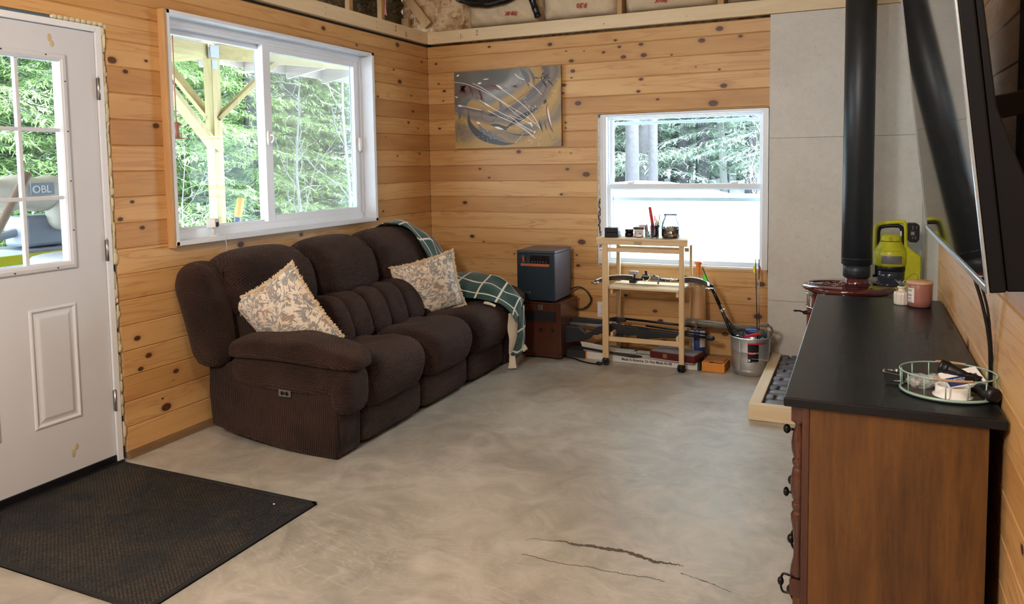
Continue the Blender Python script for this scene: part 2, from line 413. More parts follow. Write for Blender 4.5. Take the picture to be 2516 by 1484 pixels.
def concrete():
    m, nt, b = newmat('polished concrete floor'); v = objco(nt)
    n1 = noise(nt, v, .9, 5, .6, .8); n2 = noise(nt, v, 5., 6, .65, 1.2); n3 = noise(nt, v, 160, 2)
    f = math_(nt, 'ADD', math_(nt, 'MULTIPLY', n1, .5), math_(nt, 'MULTIPLY', n2, .5))
    col = ramp(nt, f, [(.34, (.245, .235, .20)), (.5, (.38, .367, .32)), (.66, (.54, .525, .475))])
    # trowel streaks and pale scratches
    wv = mix(nt, .35, v, noise(nt, v, .9, 3, .5, 0, out=1), 'LINEAR_LIGHT')
    st = noise(nt, N(nt, 'Mapping', {'Vector': wv, 'Scale': (5, 20, 1), 'Rotation': (0, 0, .5)}).outputs[0], 1.5, 7, .72, 1.2); st = ramp(nt, st, [(.50, 0.), (.74, 1.)])
    wv2 = mix(nt, .5, v, noise(nt, objco(nt, loc=(7, 3, 0)), 1.4, 3, .5, 0, out=1), 'LINEAR_LIGHT')
    st2 = noise(nt, N(nt, 'Mapping', {'Vector': wv2, 'Scale': (26, 7, 1), 'Rotation': (0, 0, .2)}).outputs[0], 1.5, 7, .75, .8); st2 = ramp(nt, st2, [(.56, 0.), (.72, 1.)])
    msk = ramp(nt, noise(nt, v, .8, 2), [(.40, 0.), (.60, 1.)])
    col = mix(nt, math_(nt, 'MULTIPLY', math_(nt, 'MULTIPLY', math_(nt, 'ADD', st, st2, clamp=True), msk), .75), col, (.56, .54, .50))
    sp = ramp(nt, n3, [(.74, 0.), (.8, 1.)]); col = mix(nt, math_(nt, 'MULTIPLY', sp, .3), col, (.5, .48, .44))
    setin(nt, b, 'Base Color', col)
    setin(nt, b, 'Roughness', ramp(nt, math_(nt, 'ADD', math_(nt, 'MULTIPLY', n2, .7), math_(nt, 'MULTIPLY', st, .15)), [(.2, .30), (.7, .52)]))
    b.inputs['Specular IOR Level'].default_value = .6
    bump(nt, b, math_(nt, 'ADD', n2, math_(nt, 'MULTIPLY', n3, .1)), .10, .006); return m
M['floor'] = concrete()
def cement():
    m, nt, b = newmat('cement board'); v = objco(nt)
    n1 = noise(nt, v, 1.5, 4, .6, .5); n2 = noise(nt, v, 30, 6, .7); n3 = noise(nt, objco(nt, (1, 1, 2.2)), 36, 5, .75, 1.)
    col = ramp(nt, math_(nt, 'ADD', math_(nt, 'MULTIPLY', n1, .6), math_(nt, 'MULTIPLY', n2, .4)), [(.35, (.54, .53, .485)), (.65, (.66, .645, .60))])
    sp = math_(nt, 'MULTIPLY', ramp(nt, n3, [(.29, 1.), (.40, 0.)]), .6); col = mix(nt, sp, col, (.24, .23, .22))
    setin(nt, b, 'Base Color', col); b.inputs['Roughness'].default_value = .75
    bump(nt, b, n2, .15, .002); return m
M['cement'] = cement()
def osb(name, c1, c2, c3):
    m, nt, b = newmat(name)
    vo = N(nt, 'TexVoronoi', {'Vector': objco(nt, (16, 16, 34), (.3, .4, .2)), 'Scale': 1., 'Randomness': 1.}); vo2 = N(nt, 'TexVoronoi', {'Vector': objco(nt, (34, 34, 16), (.9, .2, .7)), 'Scale': 1.})
    f = N(nt, 'SeparateColor', {0: vo.outputs['Color']}).outputs[0]; f2 = N(nt, 'SeparateColor', {0: vo2.outputs['Color']}).outputs[1]
    g = noise(nt, objco(nt, (8, 8, 90)), 1., 3)
    h = math_(nt, 'ADD', math_(nt, 'MULTIPLY', math_(nt, 'ADD', f, f2), .38), math_(nt, 'MULTIPLY', g, .3))
    setin(nt, b, 'Base Color', ramp(nt, h, [(.2, c1), (.5, c2), (.8, c3)])); b.inputs['Roughness'].default_value = .7; return m
M['osb'] = osb('osb sheathing', (.24, .13, .055), (.50, .33, .17), (.66, .48, .28))
M['osbo'] = osb('osb porch deck', (.34, .20, .13), (.54, .38, .27), (.66, .53, .43))
def insul():
    m, nt, b = newmat('fibreglass batt'); v = objco(nt)
    n = noise(nt, v, 22, 7, .75, 1.5); n2 = noise(nt, v, 4, 3)
    setin(nt, b, 'Base Color', mix(nt, n2, ramp(nt, n, [(.35, (.06, .05, .03)), (.5, (.24, .21, .11)), (.68, (.55, .47, .27))]), ramp(nt, n, [(.35, (.05, .035, .02)), (.65, (.26, .17, .07))])))
    b.inputs['Roughness'].default_value = .95; bump(nt, b, n, 1., .02); return m
M['insul'] = insul()
M['kraft'] = flat('kraft facing', (.60, .50, .34), .6, var=.15, ns=8, bs=.6, bscale=14, bd=.012)
def chenille(name, mode):
    m, nt, b = newmat(name); tc = N(nt, 'TexCoord'); s = N(nt, 'SeparateXYZ', {0: tc.outputs['Object']})
    x, y, z = s.outputs[0], s.outputs[1], s.outputs[2]
    wob = noise(nt, tc.outputs['Object'], 5, 2)
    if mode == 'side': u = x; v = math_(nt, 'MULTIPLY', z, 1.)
    else: u = y; v = math_(nt, 'SUBTRACT', z, x)
    if mode == 'arm': u = x; v = math_(nt, 'ADD', z, y)
    u = math_(nt, 'ADD', u, math_(nt, 'MULTIPLY', wob, .03)); v = math_(nt, 'ADD', v, math_(nt, 'MULTIPLY', wob, .03))
    fu, fv = (560., 430.) if mode != 'side' else (560., 700.)
    if mode == 'arm': fu, fv = 430., 560.
    row = math_(nt, 'FLOOR', math_(nt, 'DIVIDE', math_(nt, 'MULTIPLY', v, fv), 2 * PI))
    su = math_(nt, 'SINE', math_(nt, 'ADD', math_(nt, 'MULTIPLY', u, fu), math_(nt, 'MULTIPLY', row, PI))); sv = math_(nt, 'SINE', math_(nt, 'ADD', math_(nt, 'MULTIPLY', v, fv), -PI / 2))
    if mode == 'side': h = math_(nt, 'ADD', math_(nt, 'MULTIPLY', math_(nt, 'SINE', math_(nt, 'MULTIPLY', u, fu)), .8), math_(nt, 'MULTIPLY', sv, .2))
    else: h = math_(nt, 'ADD', math_(nt, 'MULTIPLY', su, .55), math_(nt, 'MULTIPLY', sv, .6))
    h = math_(nt, 'ADD', math_(nt, 'MULTIPLY', h, .42), .5)
    nn = noise(nt, tc.outputs['Object'], 3.5, 4, .6)
    # shade between the raised cords and on side panels put into the colour
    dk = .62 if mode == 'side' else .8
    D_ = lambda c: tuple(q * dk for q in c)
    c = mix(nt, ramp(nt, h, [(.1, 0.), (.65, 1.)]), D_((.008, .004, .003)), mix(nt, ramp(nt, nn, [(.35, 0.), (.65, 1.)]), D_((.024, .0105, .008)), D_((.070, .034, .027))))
    setin(nt, b, 'Base Color', c); b.inputs['Roughness'].default_value = .8
    b.inputs['Sheen Weight'].default_value = .16; b.inputs['Sheen Roughness'].default_value = .45; setin(nt, b, 'Sheen Tint', (.55, .38, .30))
    b.inputs['Specular IOR Level'].default_value = .25
    bump(nt, b, h, .9, .006); return m
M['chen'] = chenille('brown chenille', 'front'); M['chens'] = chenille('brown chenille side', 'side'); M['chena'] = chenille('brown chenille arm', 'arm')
def floral():
    m, nt, b = newmat('floral pillow cloth'); uv = N(nt, 'UVMap').outputs[0]
    mp = N(nt, 'Mapping', {'Vector': uv, 'Scale': (1, 1, 1)}).outputs[0]
    d = noise(nt, mp, 4.5, 3, .6, 1.5, out=1)
    w = mix(nt, .16, mp, d, 'LINEAR_LIGHT')
    a = noise(nt, w, 5.6, 3, .55, 2.4); l = N(nt, 'TexVoronoi', {'Vector': w, 'Scale': 9.}, feature='SMOOTH_F1').outputs[0]
    f = ramp(nt, a, [(.485, 0.), (.51, 1.)]); g = ramp(nt, l, [(.30, 1.), (.34, 0.)])
    msk = math_(nt, 'MAXIMUM', math_(nt, 'MULTIPLY', f, 1.), math_(nt, 'MULTIPLY', g, .0))
    tint = noise(nt, w, 3.2, 2)
    lf = ramp(nt, tint, [(.32, (.16, .18, .19)), (.46, (.25, .27, .28)), (.54, (.27, .26, .24)), (.60, (.40, .24, .17)), (.68, (.26, .23, .15))])
    ed = ramp(nt, noise(nt, w, 26, 3, .6, 2.), [(.46, 0.), (.56, .45)])
    lf = mix(nt, ed, lf, (.52, .50, .46))
    col = mix(nt, msk, (.78, .71, .60), lf)
    setin(nt, b, 'Base Color', col); b.inputs['Roughness'].default_value = .85; b.inputs['Sheen Weight'].default_value = .2
    wv = noise(nt, N(nt, 'Mapping', {'Vector': uv, 'Scale': (260, 260, 1)}).outputs[0], 1., 0)
    bump(nt, b, math_(nt, 'ADD', math_(nt, 'MULTIPLY', wv, .3), math_(nt, 'MULTIPLY', msk, .6)), .35, .002); return m
M['floral'] = floral()
M['fringe'] = flat('cream fringe', (.66, .54, .38), .9, var=.15)
def blanket():
    m, nt, b = newmat('green window-pane blanket'); s = N(nt, 'SeparateXYZ', {0: N(nt, 'UVMap').outputs[0]})
    # uv in units of one check
    w = []
    for k in (0, 1):
        f = math_(nt, 'FRACT', s.outputs[k]); w.append(ramp(nt, f, [(.0, 1.), (.085, 1.), (.10, 0.)]))
    ln = math_(nt, 'MAXIMUM', w[0], w[1]); n = noise(nt, objco(nt), 300, 2)
    geo = N(nt, 'NewGeometry'); back = geo.outputs['Backfacing']
    g = mix(nt, n, (.006, .042, .033), (.010, .062, .050))
    col = mix(nt, ln, g, (.66, .62, .53))
    setin(nt, b, 'Base Color', col); b.inputs['Roughness'].default_value = .9; b.inputs['Sheen Weight'].default_value = .3
    bump(nt, b, n, .4, .002); return m
M['blanket'] = blanket()
M['blankw'] = flat('cream blanket underside', (.62, .57, .47), .9, var=.1, bs=.4, bscale=350)
def matmat():
    m, nt, b = newmat('ribbed rubber mat'); tc = N(nt, 'TexCoord'); s = N(nt, 'SeparateXYZ', {0: tc.outputs['Object']})
    x, y = s.outputs[0], s.outputs[1]
    row = math_(nt, 'FLOOR', math_(nt, 'DIVIDE', x, 0.0108))
    a = math_(nt, 'SINE', math_(nt, 'ADD', math_(nt, 'MULTIPLY', y, 2 * PI / .0150), math_(nt, 'MULTIPLY', row, PI))); c = math_(nt, 'SINE', math_(nt, 'SUBTRACT', math_(nt, 'MULTIPLY', x, 2 * PI / 0.0108), PI / 2))
    h = math_(nt, 'ADD', math_(nt, 'MULTIPLY', a, .5), math_(nt, 'MULTIPLY', c, .5))
    f = ramp(nt, h, [(.0, 0.), (.45, 1.)])
    v = objco(nt); n1 = noise(nt, v, 3.6, 6, .65, 1.2); n2 = noise(nt, v, 1.8, 3)
    dirt = ramp(nt, math_(nt, 'ADD', math_(nt, 'MULTIPLY', n1, .7), math_(nt, 'MULTIPLY', n2, .3)), [(.44, 0.), (.56, 1.)])
    colr = mix(nt, math_(nt, 'MULTIPLY', dirt, .8), (.014, .014, .015), (.095, .068, .036))
    setin(nt, b, 'Base Color', mix(nt, f, (.009, .009, .009), colr)); b.inputs['Roughness'].default_value = .62
    bump(nt, b, h, .8, .004); return m
M['mat'] = matmat()
def slate():
    m, nt, b = newmat('slate pavers'); v = objco(nt)
    n = noise(nt, v, 9, 5, .6, .6)
    setin(nt, b, 'Base Color', ramp(nt, n, [(.3, (.06, .06, .068)), (.6, (.15, .15, .165)), (.8, (.22, .21, .215))])); b.inputs['Roughness'].default_value = .5
    bump(nt, b, n, .5, .006); return m
M['slate'] = slate()
def leafmat(name, c1, c2, c3):
    m, nt, b = newmat(name); oi = N(nt, 'ObjectInfo'); n = noise(nt, objco(nt), 1.1, 3, .6); n2 = noise(nt, objco(nt), 9, 2)
    f = math_(nt, 'ADD', math_(nt, 'MULTIPLY', n, .6), math_(nt, 'MULTIPLY', n2, .45))
    col = ramp(nt, f, [(.34, c1), (.52, c2), (.68, c3)])
    col = mix(nt, math_(nt, 'MULTIPLY', oi.outputs['Random'], .35), col, (.34, .44, .22))
    nt.nodes.remove(b); out = [q for q in nt.nodes if q.type == 'OUTPUT_MATERIAL'][0]
    d = N(nt, 'BsdfDiffuse', {'Color': col}); t = N(nt, 'BsdfTranslucent', {'Color': col})
    nt.links.new(N(nt, 'MixShader', {0: .45, 1: d.outputs[0], 2: t.outputs[0]}).outputs[0], out.inputs[0]); return m
M['leaf'] = leafmat('hemlock needles', (.14, .24, .09), (.28, .40, .17), (.46, .57, .30))
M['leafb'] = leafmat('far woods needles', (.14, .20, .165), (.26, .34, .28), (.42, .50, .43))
M['snowleaf'] = flat('snow on boughs', (.86, .90, .93), .7)
M['leafo'] = flat('rust beech leaves', (.62, .32, .16), .7)
def canvas():
    m, nt, b = newmat('abstract canvas'); tc = N(nt, 'TexCoord'); s = N(nt, 'SeparateXYZ', {0: tc.outputs['Object']})
    v = objco(nt, (1, 1, 1.)); w = mix(nt, .12, v, noise(nt, v, 3., 2, .5, 0, out=1), 'LINEAR_LIGHT')
    ws = N(nt, 'SeparateXYZ', {0: w})
    x, z = ws.outputs[0], ws.outputs[2]
    dx = math_(nt, 'SUBTRACT', x, -.12); dz = math_(nt, 'SUBTRACT', z, .62)
    r = math_(nt, 'SQRT', math_(nt, 'ADD', math_(nt, 'MULTIPLY', dx, dx), math_(nt, 'MULTIPLY', math_(nt, 'MULTIPLY', dz, dz), 1.5)))
    st = noise(nt, N(nt, 'CombineXYZ', {0: math_(nt, 'MULTIPLY', r, 18.), 1: math_(nt, 'MULTIPLY', x, 1.5), 2: 0.}).outputs[0], 1.6, 3, .6, .4)
    rr = math_(nt, 'ADD', r, math_(nt, 'MULTIPLY', math_(nt, 'SUBTRACT', st, .5), .10))
    col = ramp(nt, rr, [(.0, (.15, .155, .16)), (.16, (.34, .34, .325)), (.30, (.20, .20, .195)), (.345, (.46, .28, .075)), (.40, (.38, .23, .08)), (.43, (.09, .085, .09)), (.47, (.24, .18, .13)), (.52, (.15, .13, .115)), (.58, (.48, .30, .08)), (.66, (.20, .155, .11)), (.76, (.46, .29, .08)), (.88, (.40, .26, .09)), (.95, (.20, .155, .11))])
    left = ramp(nt, math_(nt, 'SUBTRACT', z, math_(nt, 'MULTIPLY', x, .5)), [(.44, 0.), (.52, .0), (.60, .85)])
    col = mix(nt, left, col, (.095, .09, .08))
    setin(nt, b, 'Base Color', col); b.inputs['Roughness'].default_value = .45; bump(nt, b, st, .3, .002); return m
M['canvas'] = canvas()
M['pw'] = flat('paint white', (.82, .80, .76), .35); M['pk'] = flat('paint black', (.035, .03, .03), .4); M['pr'] = flat('paint maroon', (.20, .06, .05), .4); M['pg'] = flat('paint ochre', (.62, .42, .14), .45)
# ------------------------------------------------------------------ setting
KB=[(0.56,2.32,1.0),(0.08,2.22,1.0),(0.10,2.06,0.8),(0.15,2.00,1.2),(0.14,1.92,0.7),(0.10,1.70,1.0),(0.80,1.50,1.6),(1.20,1.36,1.2),(0.46,1.37,1.0),(1.25,2.09,1.5),(1.24,2.04,0.7),(1.18,1.99,1.4),(1.17,1.93,1.0),(1.29,1.85,2.0),(1.19,1.71,0.8),(1.19,1.67,0.6),(1.49,2.21,1.1),(1.61,2.24,1.1),(1.20,2.24,0.6),(1.77,2.25,1.4),(1.79,2.16,1.8),(1.64,2.16,1.6),(1.24,2.16,1.5),(1.77,2.01,1.3),(1.79,1.97,1.5),(1.75,1.90,1.2),(1.89,1.85,0.9),(2.20,2.24,1.9),(2.32,2.31,2.0),(2.46,2.26,1.3),(2.35,1.92,1.9),(2.28,1.79,2.6),(2.32,2.02,0.8),(2.15,2.19,0.5),(1.99,2.15,0.7),(2.16,2.06,0.5),(1.34,2.23,0.5),(1.14,1.49,0.5),(1.23,1.48,0.6),(1.07,2.30,1.5),(1.58,2.29,1.0),(0.32,1.10,1.6),(0.54,1.30,0.9),(1.35,1.32,2.2),(1.15,1.17,1.0),(0.07,0.57,0.8),(0.48,0.78,0.6),(0.38,0.83,1.6),(1.31,0.81,2.4),(1.27,0.71,0.7),(1.28,0.63,1.3),(0.75,0.70,0.6),(1.87,0.32,1.4),(2.55,0.56,2.2),(2.61,0.53,2.0),(2.59,0.33,2.2),(2.37,0.19,1.8),(2.09,0.58,1.4),(1.65,0.41,1.2),(1.94,0.10,2.0),(2.53,0.45,0.9),(1.91,0.25,1.6)]
KL=[(-2.90,1.92,2.0),(-2.83,1.89,1.2),(-2.92,2.06,1.2),(-2.67,1.64,1.6),(-2.71,1.94,0.8),(-2.90,1.17,1.2),(-2.78,1.12,1.2),(-2.83,1.25,1.0),(-2.84,0.58,1.5),(-2.78,0.48,1.5),(-2.83,0.41,1.3),(-2.62,0.36,1.4),(-2.69,0.19,2.4),(-2.71,0.24,0.6),(-0.42,2.03,1.9),(-0.44,2.32,1.9),(-1.32,2.31,1.7),(-0.96,2.25,1.0),(-0.09,2.23,1.0),(-0.50,2.13,0.9),(-0.26,1.95,0.8),(-0.24,1.83,1.1),(-0.72,1.90,1.0),(-0.79,1.69,1.5),(-0.63,1.62,0.5),(-0.31,1.74,1.2),(-0.17,1.70,0.8),(-1.61,0.98,1.5),(-2.13,0.97,2.0),(-0.48,1.48,0.8),(-0.69,1.07,1.0),(-0.48,0.94,1.4),(-2.64,0.32,0.7),(-0.16,1.50,1.0)]
TOPZ = 2.358
def board_wall(mb, ax, a0, a1, face, depth, z0, openings, knots, jit=0.):
    """ax 'y': wall in the yz plane, face at x=face, body towards -depth; ax 'x': in the xz plane"""
    def P(a, d, z): return (face + d, a, z) if ax == 'y' else (a, face + d, z)
    rows = []; z = TOPZ
    edges = [TOPZ] + [ZL - PITCH * k for k in range(0, 20)]
    edges = [e for e in edges if e > z0 + .02] + [z0]
    for zt, zb in zip(edges[:-1], edges[1:]):
        cuts = sorted({zt, zb} | {q for o in openings for q in (o[2], o[3]) if zb < q < zt}, reverse=True)
        for t, b_ in zip(cuts[:-1], cuts[1:]):
            mid = (t + b_) / 2; ivs = [(a0, a1)]
            for (oa, ob, oz0, oz1) in openings:
                if oz0 < mid < oz1:
                    nv = []
                    for i0, i1 in ivs:
                        if ob <= i0 or oa >= i1: nv.append((i0, i1)); continue
                        if oa > i0: nv.append((i0, oa))
                        if ob < i1: nv.append((ob, i1))
                    ivs = nv
            ct = .0045 if t == zt else 0; cb = .0035 if b_ == zb else 0; s = 1 if depth < 0 else -1
            for i0, i1 in ivs:
                j0 = R.uniform(-jit, 0) if i1 - i0 > .1 else 0
                prof = [(depth, b_), (depth, t), (-s * .006, t), (-s * .006, t - .0012), (0, t - ct - .0015), (0, b_ + cb), (-s * .005, b_ + .0006), (-s * .005, b_)]
                n = len(prof); vs = [P(i0 + (0 if abs(i0 - a0) < 1e-6 else 0), d, z_) for d, z_ in prof] + [P(i1, d, z_) for d, z_ in prof]
                fs = [(i, (i + 1) % n, n + (i + 1) % n, n + i) for i in range(n)] + [tuple(range(n))[::-1], tuple(range(n, 2 * n))]
                mb._add(vs, fs, False, [(9, 9)] * len(vs))
    s = 1 if depth < 0 else -1
    for ki, (a, z, k) in enumerate(knots):
        if any(o[0] - .01 < a < o[1] + .01 and o[2] < z < o[3] for o in openings): continue
        r = .0095 * k * 4.0; ry = r * .80; core = ry * .36
        # keep each knot patch inside its own board
        if z >= ZL: zt, zb = TOPZ, ZL
        else:
            q = math.floor((ZL - z) / PITCH); zt = ZL - PITCH * q; zb = zt - PITCH
        zt -= .006; zb += .005; z = min(max(z, zb + core), zt - core)
        zz = [max(zb, z - ry), min(zt, z + ry)]
        if zz[1] - zz[0] < .01: continue
        A = [a - r * 1.25, a + r * 1.25]
        A = [max(A[0], a0 + .002), min(A[1], a1 - .002)]
        for o in openings:
            if o[2] < zz[1] and o[3] > zz[0]:
                if a < o[0]: A[1] = min(A[1], o[0] - .002)
                elif a > o[1]: A[0] = max(A[0], o[1] + .002)
                elif z > o[3]: zz[0] = max(zz[0], o[3] + .002)
                else: zz[1] = min(zz[1], o[2] - .002)
        if zz[1] - zz[0] < .008 or A[1] - A[0] < .01: continue
        cs = [(A[0], zz[0]), (A[1], zz[0]), (A[1], zz[1]), (A[0], zz[1])]
        mb._add([P(p, -s * -.0004 if False else s * (.0003 + .00006 * (ki % 8)), q) for p, q in cs], [(0, 1, 2, 3)], False, [((p - a) / (r * 1.25), (q - z) / ry) for p, q in cs])
WIN1 = (-2.614, -.82, 1.012, 2.207); DOOR = (-3.935, -2.925, -1, 2.085)
XR = 3.575; YF = -8.0; ZC = 3.0
# floor
w = MB(); w.grid(lambda u, v: (-.15 + u * (XR + .15), YF + v * (.15 - YF), 0), 4, 8, uv=False); w.box(-.15, XR, YF, .15, -.1, -.001)
CR = [[(2.102, -2.899), (2.129, -2.88), (2.176, -2.877), (2.234, -2.86), (2.278, -2.868), (2.337, -2.856), (2.413, -2.85), (2.48, -2.844), (2.536, -2.86), (2.583, -2.871), (2.625, -2.865), (2.667, -2.859), (2.686, -2.869)], [(2.129, -3.004), (2.189, -3.007), (2.242, -3.015), (2.313, -3.009), (2.384, -2.996), (2.458, -2.997), (2.515, -2.993), (2.583, -2.983), (2.653, -2.984)], [(2.684, -2.909), (2.735, -2.921), (2.807, -2.945), (2.869, -2.966)]]
w.mi = 1
for ci, c in enumerate(CR):
    pts = []
    for a, b in zip(c[:-1], c[1:]):
        for k in range(7):
            t = k / 7; pts.append((a[0] + (b[0] - a[0]) * t + R.uniform(-.003, .003), a[1] + (b[1] - a[1]) * t + R.uniform(-.004, .004)))
    n = len(pts); L, Rr = [], []
    for i, (x, y) in enumerate(pts):
        t = i / (n - 1)
        wd = (.0012 + (.010 * max(0, math.sin(PI * min(1, max(0, (t - .2) / .75)))) ** .7 * R.uniform(.5, 1.2) if ci == 0 else .0006)) if ci < 2 else .003 * R.uniform(.1, 1)
        L.append((x, y + wd, .0006)); Rr.append((x, y - wd, .0006))
    w._add(L + Rr, [(i, i + 1, n + i + 1, n + i) for i in range(n - 1)])
w.raw = True
struct(w, 'floor', [M['floor'], M['crackd']], loc=(0, 0, 0))
# left wall
w = MB(); board_wall(w, 'y', YF, 0, 0, -.02, .035, [WIN1, DOOR], KL, 0)
w.mi = 1
for (y0, y1, z0, z1) in [(YF, DOOR[0] - .04, 0, 2.36), (DOOR[0] - .04, DOOR[1] + .04, 2.10, 2.36), (DOOR[1] + .01, WIN1[0] - .0, 0, 2.36), (WIN1[0], WIN1[1], 0, WIN1[2]), (WIN1[0], WIN1[1], WIN1[3], 2.36), (WIN1[1], .15, 0, 2.36)]:
    w.box(-.15, -.0205, y0, y1, z0, z1)
w.mi = 2; w.box(-.15, -.02, YF, .1, 2.36, 2.40)
w.mi = 3; w.grid(lambda u, v: (-.30 + .05 * math.sin(v * 40) * math.sin(u * 60), YF + u * (.12 - YF), 2.38 + v * (ZC - 2.38)), 60, 12, uv=False)
w.raw = True
WALLL = struct(w, 'wall_left', [M['boards'], M['dark'], M['dark'], M['insul']], loc=(0, 0, 0))
# back wall: pine, then cement board behind the stove
WIN2 = (1.452, 2.646, .655, 1.762)
w = MB(); board_wall(w, 'x', .002, 2.652, 0, .02, .035, [(1.434, 2.652, .640, 1.762)], KB)
w.mi = 1
for (x0, x1, z0, z1) in [(0, 1.434, 0, 2.36), (2.652, XR, 0, 2.36), (1.434, 2.652, 0, .640), (1.434, 2.652, 1.762, 2.36)]:
    w.box(x0, x1, .0205, .15, z0, z1)
w.mi = 2; w.box(-.3, XR, .12, .15, 2.36, ZC)
w.box(-.3, XR, .117, .1195, 2.38, 2.686); w.box(-.3, XR, .117, .1195, 2.69, ZC)
w.mi = 3
for z0, z1 in ((.0, .45), (.452, 1.551), (1.553, 2.372)): w.box(2.6535, XR - .001, -.012, .02, z0, z1)
w.raw = True
struct(w, 'wall_back', [M['boards'], M['dark'], M['osb'], M['cement']], loc=(0, 0, 0))
# right wall
w = MB(); board_wall(w, 'y', YF, -1.15, XR, .02, .0, [], [(-1.9, .62, 1.6), (-2.35, .75, 2.2), (-2.62, .66, 1.4), (-1.62, .75, 1.2), (-1.55, .47, 2.), (-2.9, .83, 1.5), (-3.4, .5, 1.4), (-2.2, 1.9, 1.8), (-3.0, 2.1, 1.4), (-3.6, 1.7, 1.6), (-1.35, 1.0, 1.2)])
w.mi = 1; w.box(XR + .0205, XR + .15, YF, .15, 0, ZC)
w.box(XR + .002, XR + .02, YF, .15, TOPZ, ZC)
w.mi = 2
for z0, z1 in ((0, .83), (.832, 2.372)): w.box(XR, XR + .02, -1.149, .02, z0, z1)
w.raw = True
struct(w, 'wall_right', [M['boards_r'], M['truss'], M['cement']], loc=(0, 0, 0))
w = MB(); w.box(-.3, XR + .15, YF - .1, YF, 0, ZC); struct(w, 'wall_front', M['boards'], loc=(0, 0, 0))
w = MB(); w.box(-.35, XR + .15, YF - .1, .15, ZC, ZC + .03)
struct(w, 'ceiling', M['osb'], loc=(0, 0, 0))
# pale ledgers (2x4) on top of both walls
w = MB(); w.box(-.03, .022, YF, -.001, 2.378, 2.473); LG = struct(w, 'trim_1', M['palev'], bevel=.003)
w = MB()
for y in (-.03, -.62, -1.2, -1.8, -2.4): 
    for z in (2.40, 2.44): w.tube([(.0215, y - .12, z), (.0226, y - .12, z)], .0035, 8)
addtext(w, '||..', .045, (.0224, -.36, 2.40), (0, 1, 0), (0, 0, 1)); addtext(w, 'H 6', .03, (.0224, -.50, 2.455), (0, 0, -1), (0, 1, 0))
build(w, 'lumber_stamp', M['ink'], LG)
w = MB(); w.box(.022, XR, -.028, .02, 2.375, 2.470); LG = struct(w, 'trim_2', M['pale'], bevel=.003)
w = MB(); addtext(w, '|:.', .045, (.32, -.0285, 2.405), (1, 0, 0), (0, 0, 1)); addtext(w, 'H 6', .03, (.46, -.0285, 2.455), (0, 0, -1), (1, 0, 0))
for x in (.08, .30, 1.5, 1.505, 2.1): w.tube([(x, -.0278, 2.41), (x, -.0288, 2.41)], .003, 8)
build(w, 'lumber_stamp', M['ink'], LG)
# sole plates showing under the boards
w = MB(); w.box(-.02, .012, -2.925, -.0, 0, .036); struct(w, 'baseboard_left', M['mudsill'], bevel=.002)
w = MB(); w.box(.012, 2.65, -.012, .02, 0, .036); struct(w, 'baseboard_back', wood('sole plate', (.36, .23, .12), (.20, .12, .06), 'X', 1., .8), bevel=.002)
w = MB(); w.box(-.001, .012, -.004, .012, .04, 2.36); 
# ------------------------------------------------------------------ roof space above the ledgers
t = thing('roof_truss', 'slanting brown truss member meeting the corner above the pale ledgers', 'truss', (-.1, .06, 2.5))
w = MB(); w.beam((-.02, .07, 2.545), (-.36, .07, 2.95), .075, .035, (0, 1, 0)); w.T = None; build(w, 'web', M['truss'], t, .003)
w = MB()
w.box(-.27, -.20, .045, .08, 2.48, 2.62); build(w, 'heel_block', M['truss'], t, .003)
for i, y in enumerate((-.50, -.90, -1.5, -2.1)):
    w = MB(); w.box(-.12, -.08, y - .02, y + .02, 2.40, ZC)
    tag(build(w, 'wall_stud', M['truss'], None, .002), ['brown stud above the left ledger nearest the room corner, pink string beside it', 'brown stud above the left ledger, second from the room corner', 'brown stud above the left ledger, third from the room corner', 'brown stud above the left ledger, farthest from the room corner'][i], 'stud', 'studs above the left ledger')
w = MB(); w.tube(smoothline([(-.04, -.535, 2.8), (-.035, -.53, 2.66), (-.03, -.54, 2.58), (-.03, -.532, 2.525)], 4), .0035, 6); w.tube(smoothline([(-.04, -.535, 2.8), (-.03, -.545, 2.64), (-.03, -.55, 2.53)], 4), .003, 6)
tag(build(w, 'string', M['pinkins']), 'short pink string hanging from the roof space above the left ledger', 'string')
def inbag(name, x0, x1, label, texts, z0=2.47, lean=0., dark=False):
    w = MB()
    def fn(u, v):
        x = x0 + u * (x1 - x0); z = z0 + v * (ZC - z0 - .006)
        e = max(0, 1 - abs(2 * u - 1) ** 6) ** .5 * max(0, 1 - abs(1 - v) ** 10 * .9) ** .5
        return (x + lean * v, .105 - .15 * e - .012 * math.sin(u * 23 + v * 5) * math.sin(v * 17 + u * 9) * e, z + .02 * (1 - e))
    w.grid(fn, 40, 30)
    o = build(w, name, M['kraft']); tag(o, label, 'insulation', 'kraft faced batts above the back ledger')
    for s, size, u, v, flip in texts:
        w = MB(); p = fn(u, v); sg = -1 if flip else 1
        addtext(w, s, size, (p[0], p[1] - .017, p[2]), (sg, 0, .04), (0, -.35, sg * 1.), bold=.0004, extr=.003)
        build(w, 'printing', M['inkr'], o)
    return o
inbag('insulation_batt', .36, .985, 'brown kraft insulation batt with black plastic strip, left of the others', [('PINK', .05, .20, .60, False), ('INST DEN', .036, .22, .53, False), ('PINK', .045, .74, .17, True)])
inbag('insulation_batt', 1.0, 1.60, 'brown kraft insulation batt printed R30 in upright red letters', [('R30', .055, .25, .33, False), ('R30', .05, .64, .18, True)])
inbag('insulation_batt', 1.635, 2.30, 'brown kraft insulation batt printed with upside-down R30', [('R30', .055, .56, .28, True), ('PINK', .04, .5, .13, True)])
inbag('insulation_batt', 2.36, 3.3, 'brown kraft insulation batt at the right, beside the stove pipe', [])
w = MB()
